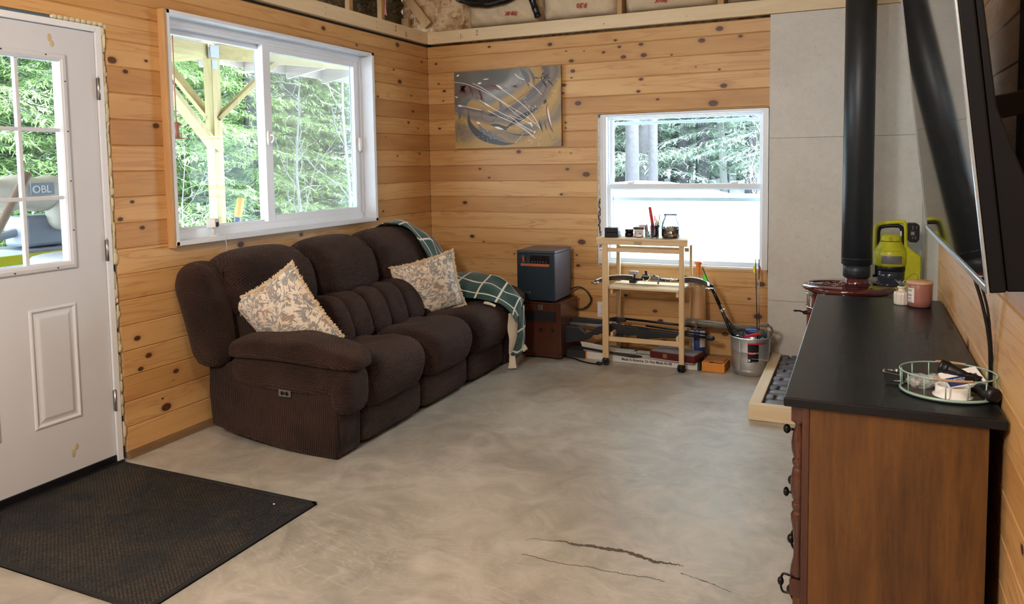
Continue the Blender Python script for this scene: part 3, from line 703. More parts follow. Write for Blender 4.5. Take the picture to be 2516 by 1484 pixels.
for pts, r in (([(.33, -.075, 2.71), (.45, -.08, 2.66), (.60, -.085, 2.635), (.78, -.085, 2.66), (.93, -.08, 2.74)], .034), ([(.93, -.07, 2.78), (.955, -.065, 2.64), (.98, -.06, 2.56), (1.0, -.055, 2.50)], .026)):
    pts = smoothline(pts, 8); w.tube([(p.x, p.y, p.z) for p in pts], [r * (1 + .06 * math.sin(i * .9)) for i in range(len(pts))], 12)
tag(build(w, 'plastic_strip', M['tapeb']), 'crumpled black plastic strip curving over the left kraft batt', 'plastic')
w = MB(); w.box(1.60, 1.635, -.02, .1, 2.47, ZC); tag(build(w, 'ceiling_stud', M['truss'], None, .002), 'brown stud between the two red-printed batts above the back ledger', 'stud')
w = MB(); w.box(2.31, 2.35, -.02, .1, 2.47, ZC); tag(build(w, 'ceiling_stud', M['truss'], None, .002), 'brown stud right of the upside-down printed batt', 'stud')
# ------------------------------------------------------------------ sliding window in the left wall
W1 = structroot('window_1', (0, -1.72, 1.03))
Y0, Y1, Z0, Z1 = -2.62, -.82, 1.012, 2.207
w = MB()
for a in ((Y0 + .006, Y0 + .026, Z0, Z1), (Y1 - .026, Y1, Z0, Z1), (Y0 + .006, Y1, Z1 - .02, Z1), (Y0 + .006, Y1, Z0, Z0 + .022)): w.box(-.05, .045, *a)
build(w, 'jamb_extension', M['whitew'], W1, .002)
w = MB(); w.box(.0, .042, Y0 - .012, Y0 + .006, Z0 - .01, Z1); build(w, 'side_casing', M['casing'], W1, .002)
def ring(w, x0, x1, y0, y1, z0, z1, t, tb=None, tt=None):
    tb = tb or t; tt = tt or t
    w.box(x0, x1, y0, y0 + t, z0, z1); w.box(x0, x1, y1 - t, y1, z0, z1); w.box(x0, x1, y0 + t, y1 - t, z0, z0 + tb); w.box(x0, x1, y0 + t, y1 - t, z1 - tt, z1)
w = MB(); ring(w, -.14, -.045, Y0 + .02, Y1 - .02, Z0 + .02, Z1 - .02, .028, .04)
for k in range(3): w.box(-.10 + k * .022, -.094 + k * .022, Y0 + .05, Y1 - .05, Z0 + .055, Z0 + .068); w.box(-.10 + k * .022, -.094 + k * .022, Y0 + .05, Y1 - .05, Z1 - .065, Z1 - .045)
build(w, 'window_frame', M['white'], W1, .0015)
s1 = MB(); ring(s1, -.125, -.095, -2.575, -1.79, 1.055, 2.16, .040, .035, .045); S1 = build(s1, 'fixed_sash', M['white'], W1, .003)
w = MB(); w.box(-.112, -.108, -2.54, -1.825, 1.085, 2.12); build(w, 'glass_pane', M['glass'], S1)
s1 = MB(); ring(s1, -.09, -.055, -1.835, -.868, 1.062, 2.155, .062, .052, .05); S2 = build(s1, 'sliding_sash', M['white'], W1, .003)
w = MB(); w.box(-.075, -.071, -1.78, -.925, 1.11, 2.11); build(w, 'glass_pane', M['glass'], S2)
w = MB(); w.puff((-.047, -1.815, 1.585), (.009, .013, .045), 3, 6); w.tube(smoothline([(-.046, -1.812, 1.60), (-.02, -1.806, 1.60), (-.018, -1.806, 1.575), (-.03, -1.81, 1.555)], 5), .006, 8); build(w, 'latch', M['whitep'], S2)
w = MB(); w.puff((-.046, -.895, 1.56), (.014, .012, .05), 5, 6); build(w, 'pull', M['whitep'], S2)
w = MB(); w.box(-.1305, -.130, -1.79, -.868, 1.06, 2.15); build(w, 'insect_screen', M['screen'], W1)
# ------------------------------------------------------------------ double hung window in the back wall
W2 = structroot('window_2', (2.05, 0, .65))
def ringx(w, y0, y1, x0, x1, z0, z1, t, tb=None, tt=None):
    tb = tb or t; tt = tt or t
    w.box(x0, x0 + t, y0, y1, z0, z1); w.box(x1 - t, x1, y0, y1, z0, z1); w.box(x0 + t, x1 - t, y0, y1, z0, z0 + tb); w.box(x0 + t, x1 - t, y0, y1, z1 - tt, z1)
w = MB(); ringx(w, .0, .125, 1.470, 2.648, .655, 1.758, .036, .012, .02); ringx(w, .045, .125, 1.505, 2.615, .665, 1.74, .012); w.box(1.463, 1.475, -.004, .03, .65, 1.755)
build(w, 'window_frame', M['white'], W2, .0015)
w = MB(); ringx(w, .075, .105, 1.508, 2.611, 1.205, 1.748, .030, .035, .030); S3 = build(w, 'upper_sash', M['white'], W2, .003)
w = MB(); w.box(1.53, 2.59, .088, .092, 1.23, 1.725); build(w, 'glass_pane', M['glass'], S3)
w = MB(); ringx(w, .035, .07, 1.500, 2.620, .668, 1.245, .030, .030, .032); S4 = build(w, 'lower_sash', M['white'], W2, .003)
w = MB(); w.box(1.52, 2.60, .050, .054, .69, 1.22); build(w, 'glass_pane', M['glass'], S4)
for x in (1.68, 2.42): w = MB(); w.puff((x, .05, 1.252), (.028, .014, .009), 3, 5); w.tube([(x - .02, .05, 1.262), (x + .03, .045, 1.262)], .005, 6); build(w, 'sash_lock', M['whitep'], S4)
w = MB(); ringx(w, .128, .134, 1.508, 2.612, .665, 1.745, .016); w.box(1.52, 2.60, .128, .140, 1.682, 1.704); w.box(1.52, 2.60, .128, .140, 1.118, 1.145); build(w, 'storm_frame', flat('pale blue storm frame', (.55, .68, .72), .4), W2, .001)
w = MB(); w.box(1.475, 2.648, -.008, .04, .636, .656); build(w, 'window_sill', M['sillw'], W2, .002)
w = MB(); w.box(1.434, 1.441, -.004, .02, .62, 1.765); build(w, 'rough_edge_strip', M['casing'], W2, .001)
w = MB(); zz = .85
for k in range(26): w.puff((1.455 + R.uniform(-.003, .003), .006, .84 + k * .035), (.009, .008, .024), 2.5, 4)
build(w, 'foam_seal', flat('pale foam seal', (.66, .60, .50), .8), W2)
w = MB(); w.tube(smoothline([(1.452 + R.uniform(-.008, .008), -.004, .90 + .02 * k) for k in range(13)], 5), .003, 6); w.tube(smoothline([(1.453 + R.uniform(-.009, .009), -.006, .88 + .03 * k) for k in range(9)], 5), .0025, 6); w.tube(smoothline([(1.462, -.004, .9), (1.463, -.004, .83), (1.465, -.004, .78)], 4), .0035, 6)
tag(build(w, 'coiled_cord', M['black']), 'thin black tangled cord hanging beside the back window frame', 'cord')
w = MB(); w.box(1.447, 1.50, -.022, -.0005, .655, .772); CMB = build(w, 'wall_control_box', M['whitep'], None, .006); tag(CMB, 'white plastic box with red light low beside the back window', 'box')
w = MB(); w.puff((1.465, -.023, .757), (.006, .003, .003), 3, 4); build(w, 'indicator', M['red'], CMB)
# ------------------------------------------------------------------ front door in the left wall
D = structroot('door_1', (0, -3.44, 0))
w = MB(); w.box(-.14, .008, -2.985, -2.955, 0, 2.068); w.box(-.14, .008, -3.925, -3.895, 0, 2.068); w.box(-.14, .008, -3.895, -2.985, 2.040, 2.068); w.box(-.14, -.05, -3.005, -2.985, 0, 2.04)
build(w, 'door_jamb', M['whitew'], D, .002)
DY0, DY1, LY0, LY1, LZ0, LZ1 = -3.892, -2.988, -3.715, -3.165, .998, 1.890
sl = MB(); X0, X1 = -.048, -.003
for a in ((DY0, LY0, .045, 2.036), (LY1, DY1, .045, 2.036), (LY0, LY1, .045, LZ0), (LY0, LY1, LZ1, 2.036)): sl.box(X0, X1, *a)
SL = build(sl, 'door_slab', M['doorw'], D)
mp = lambda u, v, d: (X1 + d, u, v)
w = MB()
for (a, b_) in ((-3.367, -3.149), (-3.731, -3.513)):
    z0, z1 = .287, .812; r = []
    for ins, d in ((-.001, 0.0004), (.004, .006), (.010, .0075), (.017, .001), (.021, -.0005), (.030, .0012), (.042, .0062), (.046, .0068)): r.append((a + ins, b_ - ins, z0 + ins, z1 - ins, d))
    w.rects(mp, r)
build(w, 'raised_panel', M['doorw'], SL)
w = MB(); r = [(LY0 - ins, LY1 + ins, LZ0 - ins, LZ1 + ins, d) for ins, d in ((.030, .0), (.029, .007), (.024, .012), (.010, .014), (.004, .011), (0, .010), (-.006, .004), (-.007, -.02), (-.004, -.030))]
w.rects(mp, r, capend=False); LF = build(w, 'window_moulding', M['doorw'], SL)
w = MB()
for y in (-3.350, -3.530): w.box(-.030, -.008, y - .0085, y + .0085, LZ0, LZ1)
for z in (1.585, 1.287): w.box(-.030, -.009, LY0, LY1, z - .0085, z + .0085)
build(w, 'muntins', M['doorw'], SL, .003)
w = MB(); w.box(-.028, -.024, LY0 - .0, LY1 + .0, LZ0, LZ1); build(w, 'glass_pane', M['glass'], SL)
w = MB()
for z in (1.80, 1.58, 1.36, 1.14): w.tube([(.010, LY1 + .017, z), (.0125, LY1 + .017, z)], .0032, 8)
for y in (-3.23, -3.42, -3.6): 
    for z in (LZ0 - .018, LZ1 + .018): w.tube([(.010, y, z), (.0125, y, z)], .0032, 8)
build(w, 'screw_holes', M['ink'], SL)
w = MB(); w.box(-.05, .004, DY0, DY1, .012, .046); w.box(-.02, .02, DY0 - .03, DY1 + .03, 0, .016); build(w, 'door_sweep', M['black'], SL, .003)
for z in (1.78, 1.03, .31):
    w = MB(); w.tube([(.006, -2.982, z - .05), (.006, -2.982, z + .05)], .0065, 10); w.box(-.004, .003, -2.985, -2.966, z - .05, z + .05); w.tube([(.006, -2.982, z + .05), (.006, -2.982, z + .057)], .004, 8)
    build(w, 'hinge', M['steel'], D)
w = MB()
for (y, z, a) in ((-3.20, 1.985, .5), (-3.19, 1.96, .2), (-3.20, .13, .6), (-3.185, .155, .3)): w.puff((-.0025, y, z), (.001, .010, .012 + a * .012), 2, 4)
build(w, 'mud_smear', flat('yellow smear', (.50, .42, .25), .8), SL)
w = MB(); z = .1
while z < 2.05:
    r_ = R.uniform(.010, .022)
    w.puff((-.008 + R.uniform(0, .008), -2.942 + R.uniform(-.007, .005), z), (R.uniform(.006, .012), R.uniform(.005, .015), r_ * R.uniform(1., 2.2)), 2.3, 5); z += r_ * R.uniform(1.2, 2.2 if z > 1.0 else 4.)
y = -2.95
while y > -3.2: w.puff((-.004, y, 2.080), (.010, .016, .010), 2.3, 4); y -= .028
build(w, 'foam_bead', M['foam'], D)
# ------------------------------------------------------------------ sofa
SF = thing('reclining_sofa', 'dark brown chenille three-seat reclining sofa along the left wall under the window', 'sofa', (.5, -1.55, 0))
def arm(side):
    s = 1 if side > 0 else -1           # +1 near arm (towards the camera)
    yc = -2.465 if s > 0 else -.605; yo = -2.56 if s > 0 else -.51; yi = -2.375 if s > 0 else -.69
    w = MB(); prof = [(.17, .075), (.28, .055), (.45, .03), (.65, .008), (.80, .004), (.955, .006), (.975, .02), (.985, .25), (.97, .40), (.80, .42), (.30, .42), (.165, .42), (.155, .25)]
    w.xz(prof, min(yo, yi), max(yo, yi))
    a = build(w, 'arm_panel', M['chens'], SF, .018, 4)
    w = MB()
    # lower roll: runs back to front and turns down at the front
    def dz(q, p):
        t = max(0, q.x - .35) / .65
        p.z -= .0 * t; return p
    w.puff((.665, yc - s * .012, .385), (.375, .112, .085), 3.6, 12)
    w.puff((.988, yc - s * .005, .335), (.060, .105, .120), 3.2, 10)
    build(w, 'arm_roll', M['chena'], a)
    w = MB()
    def df(q, p):
        p.z += .028 * (1 - q.x ** 2) - .018 * max(0, q.x) ** 2 - .02 * max(0, -q.x) ** 3
        p.z += .006 * math.sin(q.x * 7 + q.y * 2) * max(0, q.z)
        return p
    w.puff((.668, yc - s * .004, .488), (.418, .145, .066), 2.9, 16, df)
    build(w, 'arm_pad', M['chena'], a)
    return a
A1 = arm(1); A2 = arm(-1)
w = MB(); w.box(.638, .712, -2.5755, -2.57, .287, .323); SWP = build(w, 'power_switch', M['steel'], A1, .002)
w = MB(); w.puff((.661, -2.576, .305), (.009, .003, .010), 3, 5); w.puff((.690, -2.576, .305), (.009, .003, .010), 3, 5); w.box(.673, .677, -2.5765, -2.5755, .298, .312)
build(w, 'switch_button', M['darkm'], SWP)
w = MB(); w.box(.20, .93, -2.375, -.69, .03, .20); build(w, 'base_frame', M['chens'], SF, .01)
SE = [(-2.375, -1.782), (-1.778, -1.222), (-1.218, -.685)]
sprof = [(.42, .40), (.55, .445), (.72, .452), (.86, .465), (.97, .452), (1.035, .40), (1.05, .33), (1.025, .245), (.985, .195), (.90, .20), (.70, .21), (.45, .24)]
for i, (a, b) in enumerate(SE):
    w = MB()
    def sg(p, t):
        k = (p.x - .45) / .5
        if p.z > .38 and p.x < .88: p.z -= .010 * (1 - abs(2 * ((p.x - .42) / .46) - 1)) + .006 * math.cos(t * 6)
        return p
    w.bolster(sprof, a, b, 7, 16, 'y', 1.03, sg)
    build(w, 'seat_cushion', M['chen'], SF)
    w = MB(); w.puff((.925, (a + b) / 2, .112), (.052, (b - a) / 2 - .004, .094), 7, 10); build(w, 'footrest_panel', M['chen'], SF)
BK = [(-2.535, -1.945), (-1.950, -1.385), (-1.390, -.79)]
upper = [(.16, .665), (.30, .64), (.42, .645), (.475, .685), (.475, .75), (.455, .83), (.415, .905), (.35, .96), (.26, .985), (.18, .975), (.11, .93), (.07, .85), (.09, .74)]
for i, (a, b) in enumerate(BK):
    w = MB()
    def sg(p, t):
        if i == 0: p.z -= .008; p.x -= .03 + .10 * min(1, max(0, (-t + .0) / .7)) * min(1, max(0, (.95 - p.z) / .15)) * (1 if p.x > .3 else 0)
        if p.x > .40: p.x -= .008 * math.cos(t * 3) ** 8
        p.z -= .02 * t * t if p.z > .9 else 0
        return p
    w.bolster(upper, a, b, 7., 18, 'y', 1.02, sg); bk = build(w, 'back_cushion', M['chen'], SF)
    n = 3; w = MB(); aa, bb = max(a, -2.37), min(b, -.69)
    for k in range(n):
        y0 = aa + (bb - aa) * k / n - .008; y1 = aa + (bb - aa) * (k + 1) / n + .008
        def df(q, p):
            zz = (p.z - .42) / .22
            p.x += -.085 * zz * (.6 + .4 * zz) + .025
            return p
        w.puff((.550 - ((.12, .06, .0)[k] if i == 0 else 0), (y0 + y1) / 2, .545), (.105, (y1 - y0) / 2 + .004, .135), 3.8, 10, df)
    build(w, 'lumbar_channels', M['chen'], bk)
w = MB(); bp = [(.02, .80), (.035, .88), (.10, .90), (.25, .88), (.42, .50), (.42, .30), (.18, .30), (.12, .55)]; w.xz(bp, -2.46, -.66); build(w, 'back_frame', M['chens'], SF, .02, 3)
wing = [(.028, .80), (.035, .86), (.08, .905), (.15, .925), (.215, .915), (.265, .86), (.30, .76), (.335, .62), (.345, .50), (.31, .425), (.22, .405), (.155, .43), (.115, .55), (.07, .68)]
wing = [(a * .93, b) for a, b in wing]
for y0, y1 in ((-2.665, -2.475), (-.67, -.49)):
    w = MB(); w.bolster(wing, y0, y1, 3.2, 12, 'y', 1.04); build(w, 'back_wing', M['chena'], SF)
# ------------------------------------------------------------------ pillows
def pillow(label, c, X, Z, hw, hh, th, seed, wr=.0):
    X = Vector(X).normalized(); Z = Vector(Z); Z = (Z - X * Z.dot(X)).normalized(); Y = Z.cross(X)
    rr = random.Random(seed); c = Vector(c)
    def pt(u, v, side, e=1.):
        a = 2 * u - 1; b = 2 * v - 1
        pin = 1 - .10 * (1 - a * a) * abs(b) ** 3; pin2 = 1 - .10 * (1 - b * b) * abs(a) ** 3
        t = th * (max(0, 1 - abs(a) ** 2.6) * max(0, 1 - abs(b) ** 2.6)) ** .55
        t += .006 * math.sin(a * 5 + b * 3 + seed) * (1 - abs(a)) * (1 - abs(b))
        return c + X * (a * hw * pin2 * e) + Z * (b * hh * pin * e) - Y * t * side + Y * wr * a * b
    o = None
    w = MB(); w.grid(lambda u, v: pt(u, v, 1), 26, 26); w.grid(lambda u, v: pt(u, v, -1), 26, 26)
    w.keep = True; o = build(w, 'throw_pillow', M['floral']); tag(o, label, 'pillow', 'cream floral fringed throw pillows on the sofa')
    w = MB(); E_ = []
    for k in range(220):
        t = k / 220 * 4; sd = int(t); f = t - sd
        u, v = [(f, 0), (1, f), (1 - f, 1), (0, 1 - f)][sd]
        E_.append((u, v))
    pl = [pt(u, v, 1, 1.01) for u, v in E_]
    w.tube(pl, .006, 6, closed=True)
    for i, (u, v) in enumerate(E_):
        for q in range(5):
            p0 = pl[i] + (pl[(i + 1) % 220] - pl[i]) * rr.random()
            out = (p0 - c); out = (out - Y * out.dot(Y)).normalized()
            tip = p0 + out * rr.uniform(.006, .016) + Y * rr.uniform(-.010, .010) + X * rr.uniform(-.006, .006) + Z * rr.uniform(-.006, .006)
            w.tube([p0, (p0 + tip) / 2 + Y * rr.uniform(-.004, .004), tip], [.0038, .0042, .0022], 4)
    build(w, 'fringe', M['fringe'], o)
    return o
pillow('cream floral fringed pillow leaning behind the near arm of the sofa', (.54, -2.385, .632), (.32, .03, .175), (-.16, -.15, .39), .212, .222, .07, 1, .012)
pillow('cream floral fringed pillow at the far seat beside the green blanket', (.645, -1.135, .605), (.30, .24, .10), (-.03, -.12, .37), .205, .200, .065, 5, -.01)
# ------------------------------------------------------------------ blanket
def cr(P, t):
    n = len(P) - 1; x = min(max(t * n, 0), n - 1e-6); i = int(x); f = x - i
    a = P[max(i - 1, 0)]; b = P[i]; c = P[min(i + 1, n)]; d = P[min(i + 2, n)]
    return .5 * ((2 * b) + (-a + c) * f + (2 * a - 5 * b + 4 * c - d) * f * f + (-a + 3 * b - 3 * c + d) * f ** 3)
def cloth(w, rows, nu, nv, su, sv, off=(0, 0), rip=.006, ph=0.):
    rows = [[Vector(p) for p in r] for r in rows]
    for r in rows:
        for p in r:
            if ph == 1.: p.y -= .075; p.z -= .004; continue
            p.y -= .04; p.x -= .065 * min(1, max(0, (p.x - .75) / .3))
            if p.z > .5: p.z -= .040
    def fn(u, v):
        P = [cr(r, v) for r in rows]; p = cr(P, u)
        return p + Vector((.5, .3, .8)) * rip * math.sin(v * 9 + ph + u * 4) * math.sin(u * 11 + ph)
    o = len(w.f); w.grid(fn, nu, nv)
    for i in range(o, len(w.f)): w.uv[i] = [(a * su + off[0], b * sv + off[1]) for a, b in w.uv[i]]
BLK = MB()
# over the top corner of the back, hanging down the front face
cloth(BLK, [[(.10, -.90, .955), (.09, -.72, .93), (.10, -.56, .86)], [(.22, -.915, 1.012), (.22, -.74, 1.0), (.22, -.56, .90)], [(.34, -.91, 1.005), (.35, -.76, .985), (.36, -.53, .87)], [(.455, -.90, .93), (.46, -.74, .89), (.47, -.53, .76)], [(.515, -.87, .80), (.51, -.70, .77), (.50, -.54, .66)], [(.56, -.84, .66), (.55, -.69, .66), (.55, -.55, .62)]], 30, 26, 4.2, 4.1, (.4, .15), .012, 1.)
# from behind the pillow over the arm
cloth(BLK, [[(.55, -.86, .62), (.55, -.70, .655), (.55, -.55, .66)], [(.68, -.86, .55), (.68, -.74, .64), (.68, -.56, .668)], [(.82, -.84, .50), (.82, -.74, .61), (.82, -.57, .662)], [(.96, -.83, .495), (.95, -.72, .60), (.95, -.58, .65)], [(1.09, -.82, .47), (1.075, -.71, .55), (1.07, -.60, .60)], [(1.165, -.80, .40), (1.165, -.70, .48), (1.15, -.61, .53)], [(1.175, -.75, .34), (1.18, -.68, .42), (1.175, -.61, .46)]], 36, 26, 4.4, 2.6, (.3, .45), .006, 2.)
BLK.mi = 1
cloth(BLK, [[(1.14, -.79, .40), (1.165, -.74, .41), (1.165, -.70, .43)], [(1.12, -.76, .30), (1.155, -.73, .31), (1.165, -.69, .33)], [(1.12, -.74, .20), (1.15, -.71, .21), (1.165, -.67, .23)], [(1.11, -.735, .11), (1.14, -.69, .13), (1.15, -.66, .15)]], 18, 8, 1, 1, (.5, .5), .004, .5)
BLK.mi = 0
cloth(BLK, [[(1.175, -.72, .40), (1.185, -.67, .42), (1.18, -.62, .44)], [(1.175, -.71, .29), (1.185, -.66, .30), (1.18, -.62, .31)], [(1.165, -.73, .19), (1.18, -.67, .20), (1.18, -.61, .21)], [(1.14, -.77, .11), (1.17, -.70, .10), (1.175, -.63, .14)]], 20, 10, 2.1, 1.1, (.2, .3), .008, .9)
BLK.mi = 1
cloth(BLK, [[(1.13, -.765, .13), (1.15, -.73, .13)], [(1.135, -.775, .07), (1.165, -.74, .07)], [(1.13, -.79, .025), (1.18, -.755, .02)]], 8, 4, 1, 1, (.5, .5), .003, .2)
cloth(BLK, [[(1.17, -.66, .15), (1.18, -.62, .16)], [(1.185, -.65, .11), (1.195, -.60, .12)]], 4, 4, 1, 1, (.5, .5), .001, .2)
cloth(BLK, [[(.98, -.865, .475), (1.02, -.855, .470), (1.06, -.835, .455)], [(.99, -.875, .485), (1.03, -.862, .48), (1.07, -.84, .46)], [(.985, -.882, .475), (1.03, -.87, .468), (1.07, -.85, .45)]], 8, 8, 1, 1, (.5, .5), .001, .2)
BLK.keep = True; BLK.raw = True
o = build(BLK, 'throw_blanket', [M['blanket'], M['blankw']]); so = o.modifiers.new('s', 'SOLIDIFY'); so.thickness = .006; so.offset = 1
tag(o, 'green throw blanket with white window-pane checks draped over the far sofa corner and arm', 'blanket')
# ------------------------------------------------------------------ rubber mat
w = MB(); w.box(.004, 1.176, -3.815, -2.968, .0, .007); o = build(w, 'door_mat', M['mat'], None, .002); tag(o, 'dirty black ribbed rubber mat on the concrete in front of the white door', 'mat')
w = MB(); WL['m'] = 0
for a in ((.004, 1.176, -3.815, -3.797), (.004, 1.176, -2.986, -2.968), (1.158, 1.176, -3.815, -2.968), (.004, .022, -3.815, -2.968)): w.box(a[0], a[1], a[2], a[3], .0, .0105)
build(w, 'edge_border', M['rubber'], o, .002)
w = MB(); w.puff((1.02, -3.05, .0095), (.006, .004, .002), 2, 4); tag(build(w, 'paper_scrap', M['paper']), 'tiny white scrap lying on the rubber mat', 'scrap')
# ------------------------------------------------------------------ painting
w = MB(); w.box(.262, 1.168, -.036, -.0145, 1.533, 2.136); w.mi = 1
CX, CZ = .262, 1.533; CW, CH = .906, .603
def P_(px, py): return (CX + (px - 112) / (1800 - 112) * CW, CZ + CH * (1 - ((py - (185 - (px - 112) / 1688 * 115)) / (1200 + (px - 112) / 1688 * 75))))
def stroke(w, mi, pts, wd, d=.0006, k=10):
    pts = smoothline([P_(*p) + (0,) for p in pts], k); n = len(pts); A = []; B = []
    for i, p in enumerate(pts):
        t = (pts[min(i + 1, n - 1)] - pts[max(i - 1, 0)]).normalized(); nn = Vector((-t.y, t.x, 0))
        f = i / (n - 1); ww = wd(f) if callable(wd) else wd
        a = p + nn * ww; b = p - nn * ww; A.append((a.x, -.0362 - d, a.y)); B.append((b.x, -.0362 - d, b.y))
    w.mi = mi; w._add(A + B, [(i, i + 1, n + i + 1, n + i) for i in range(n - 1)])
tp = lambda m: (lambda f: m * max(.12, math.sin(PI * min(1, max(0, f)))))
he = lambda m: (lambda f: m * (1 - f) + .001)
# broad dark bands
stroke(w, 2, [(345, 790), (350, 960), (440, 1100), (560, 1190), (700, 1250), (900, 1300), (1090, 1300)], tp(.028), .0003)
stroke(w, 5, [(500, 980), (560, 1080), (680, 1160), (820, 1210), (1000, 1270)], tp(.020), .0004)
stroke(w, 2, [(960, 1040), (1060, 980), (1180, 900), (1290, 830), (1450, 740)], tp(.022), .0004)
stroke(w, 2, [(690, 1000), (800, 1020), (930, 1060), (1000, 1030)], tp(.018), .0004)
stroke(w, 2, [(660, 850), (760, 850), (900, 870)], tp(.012), .0004)
stroke(w, 5, [(1180, 125), (1250, 200), (1300, 300), (1310, 420)], tp(.020), .0003)
stroke(w, 5, [(1310, 120), (1380, 240), (1400, 380)], tp(.012), .0003)
stroke(w, 5, [(1480, 380), (1420, 500), (1280, 600), (1050, 690)], tp(.018), .0003)
stroke(w, 2, [(900, 1100), (1100, 1160), (1280, 1165), (1400, 1125)], tp(.005), .0005)
stroke(w, 5, [(1150, 1010), (1250, 1030), (1370, 1040)], tp(.016), .0004)
stroke(w, 2, [(1480, 270), (1560, 260), (1620, 215)], tp(.013)); stroke(w, 2, [(1500, 290), (1560, 360), (1590, 430)], tp(.008)); stroke(w, 2, [(1580, 290), (1640, 340), (1690, 400)], tp(.006)); stroke(w, 2, [(1360, 265), (1440, 268), (1500, 270)], tp(.004)); stroke(w, 2, [(1500, 240), (1540, 200), (1560, 195)], tp(.006)); stroke(w, 2, [(1590, 290), (1625, 270), (1640, 250)], tp(.005))
stroke(w, 2, [(1545, 680), (1560, 640), (1575, 600)], tp(.012)); stroke(w, 2, [(1470, 920), (1490, 1020), (1520, 1130)], tp(.007)); stroke(w, 2, [(1545, 950), (1565, 1030), (1585, 1100)], tp(.004))
stroke(w, 2, [(920, 720), (1100, 620), (1360, 450)], .0012); stroke(w, 2, [(720, 970), (850, 840), (1060, 710)], .0013); stroke(w, 2, [(540, 640), (620, 700), (700, 740)], .001)
stroke(w, 5, [(190, 940), (210, 760), (300, 640), (400, 600)], tp(.028), .0002); stroke(w, 5, [(840, 600), (880, 720), (900, 860), (920, 980)], tp(.020), .0002)
for k in range(46):
    x, y = R.uniform(190, 300), R.uniform(430, 560); stroke(w, 3, [(250 + R.uniform(-40, 80), 390), ((250 + x) / 2, 460), (x + R.uniform(0, 90), y)], .0011, .0007, 3)
for k in range(30):
    x = R.uniform(330, 560); stroke(w, 3, [(x, 380 + (x - 330) * .35), (x + 30, 430 + (x - 330) * .5), (x + R.uniform(30, 70), 520 + (x - 330) * .5 + R.uniform(-20, 40))], .0012, .0007, 3)
for k in range(26):
    x = R.uniform(540, 900); y = 380 + (x - 540) * .1 + R.uniform(-25, 50); stroke(w, 3, [(x, y), (x + 30, y + R.uniform(-12, 12)), (x + R.uniform(50, 110), y + R.uniform(-10, 25))], .0016, .0007, 3)
stroke(w, 3, [(1030, 400), (1090, 400), (1165, 370)], tp(.006)); stroke(w, 3, [(1080, 380), (1110, 410), (1165, 415)], tp(.004))
for k in range(60):
    x, y = R.uniform(140, 300), R.uniform(780, 1330); stroke(w, 2, [(x, y), (x - 10, y + 18), (x - 20, y + R.uniform(30, 60))], .0007, .0006, 2)
for k in range(20):
    x, y = R.uniform(440, 620), R.uniform(770, 920); stroke(w, 2, [(x, y), (x - 10, y + 18), (x - 20, y + R.uniform(30, 50))], .0006, .0006, 2)
for pts, m in (([(115, 335), (300, 360), (560, 460), (800, 590), (950, 690), (1100, 830), (1240, 930)], .0016), ([(420, 350), (600, 440), (900, 640), (1200, 830), (1400, 980), (1500, 1090)], .0018), ([(800, 380), (900, 450), (1100, 590), (1290, 760), (1400, 900), (1500, 1100)], .0022), ([(530, 620), (700, 720), (900, 830), (1050, 900), (1180, 1000), (1370, 1110)], .0022), ([(660, 780), (900, 900), (1100, 990), (1250, 1090), (1410, 1220)], .0022), ([(1000, 850), (1150, 910), (1290, 965)], .0014), ([(1310, 340), (1420, 430), (1510, 530)], .0018), ([(1100, 205), (1160, 260), (1245, 300)], .003), ([(170, 705), (250, 710), (400, 740), (560, 775)], .0018), ([(1080, 1300), (1130, 1250), (1220, 1150)], .0012), ([(1100, 960), (1250, 1070), (1380, 1190)], .0012), ([(1290, 965), (1350, 1000), (1355, 1040)], .004)): stroke(w, 1, pts, m, .0010, 8)
for pts, m in (([(800, 378), (850, 405), (920, 465)], .007), ([(165, 703), (200, 705), (260, 715)], .008), ([(470, 960), (505, 975), (540, 990)], .008), ([(760, 1035), (830, 1055), (925, 1085)], .008), ([(500, 355), (535, 352), (570, 345)], .007), ([(590, 650), (650, 690), (720, 735)], .006), ([(1380, 1110), (1395, 1120), (1405, 1130)], .010), ([(150, 240), (180, 232), (205, 222)], .007), ([(1320, 965), (1345, 990), (1355, 1030)], .008), ([(590, 290), (640, 288), (690, 280)], .004), ([(120, 560), (150, 570), (175, 578)], .004)): stroke(w, 1, pts, tp(m), .0013, 6)
def dot(x, y, r, mi=1):
    p = P_(x, y); w.mi = mi; n = 7; w._add([(p[0] + r * math.cos(2 * PI * k / n), -.0376, p[1] + r * math.sin(2 * PI * k / n)) for k in range(n)], [tuple(range(n))])
for k in range(150):
    t = R.random()
    x, y = R.choice([(R.gauss(700, 90), R.gauss(1170, 50)), (R.gauss(1350, 130), R.gauss(1280, 50)), (R.gauss(1350, 90), R.gauss(760, 70)), (R.gauss(1250, 120), R.gauss(950, 90)), (R.uniform(1100, 1760), R.uniform(230, 620))])
    if 140 < x < 1770 and 230 < y < 1330: dot(x, y, R.uniform(.0012, .0034))
for k in range(70):
    x, y = R.uniform(900, 1750), R.uniform(480, 1250); dot(x, y, R.uniform(.001, .0022), 2)
stroke(w, 3, [(1600, 640), (1590, 760), (1620, 920), (1650, 1060), (1680, 1140)], tp(.011)); stroke(w, 1, [(1600, 700), (1605, 800), (1630, 930), (1660, 1060)], tp(.006), .0011)
stroke(w, 3, [(1625, 1150), (1640, 1220), (1685, 1255), (1730, 1190)], .0015)
w.raw = True
o = build(w, 'abstract_painting', [M['canvas'], M['pw'], M['pk'], M['pr'], M['pg'], flat('paint slate', (.13, .13, .15), .4)], loc=(.715, -.025, 1.53)); tag(o, 'unframed abstract canvas in grey, ochre and black with white splashes on the back wall', 'painting')
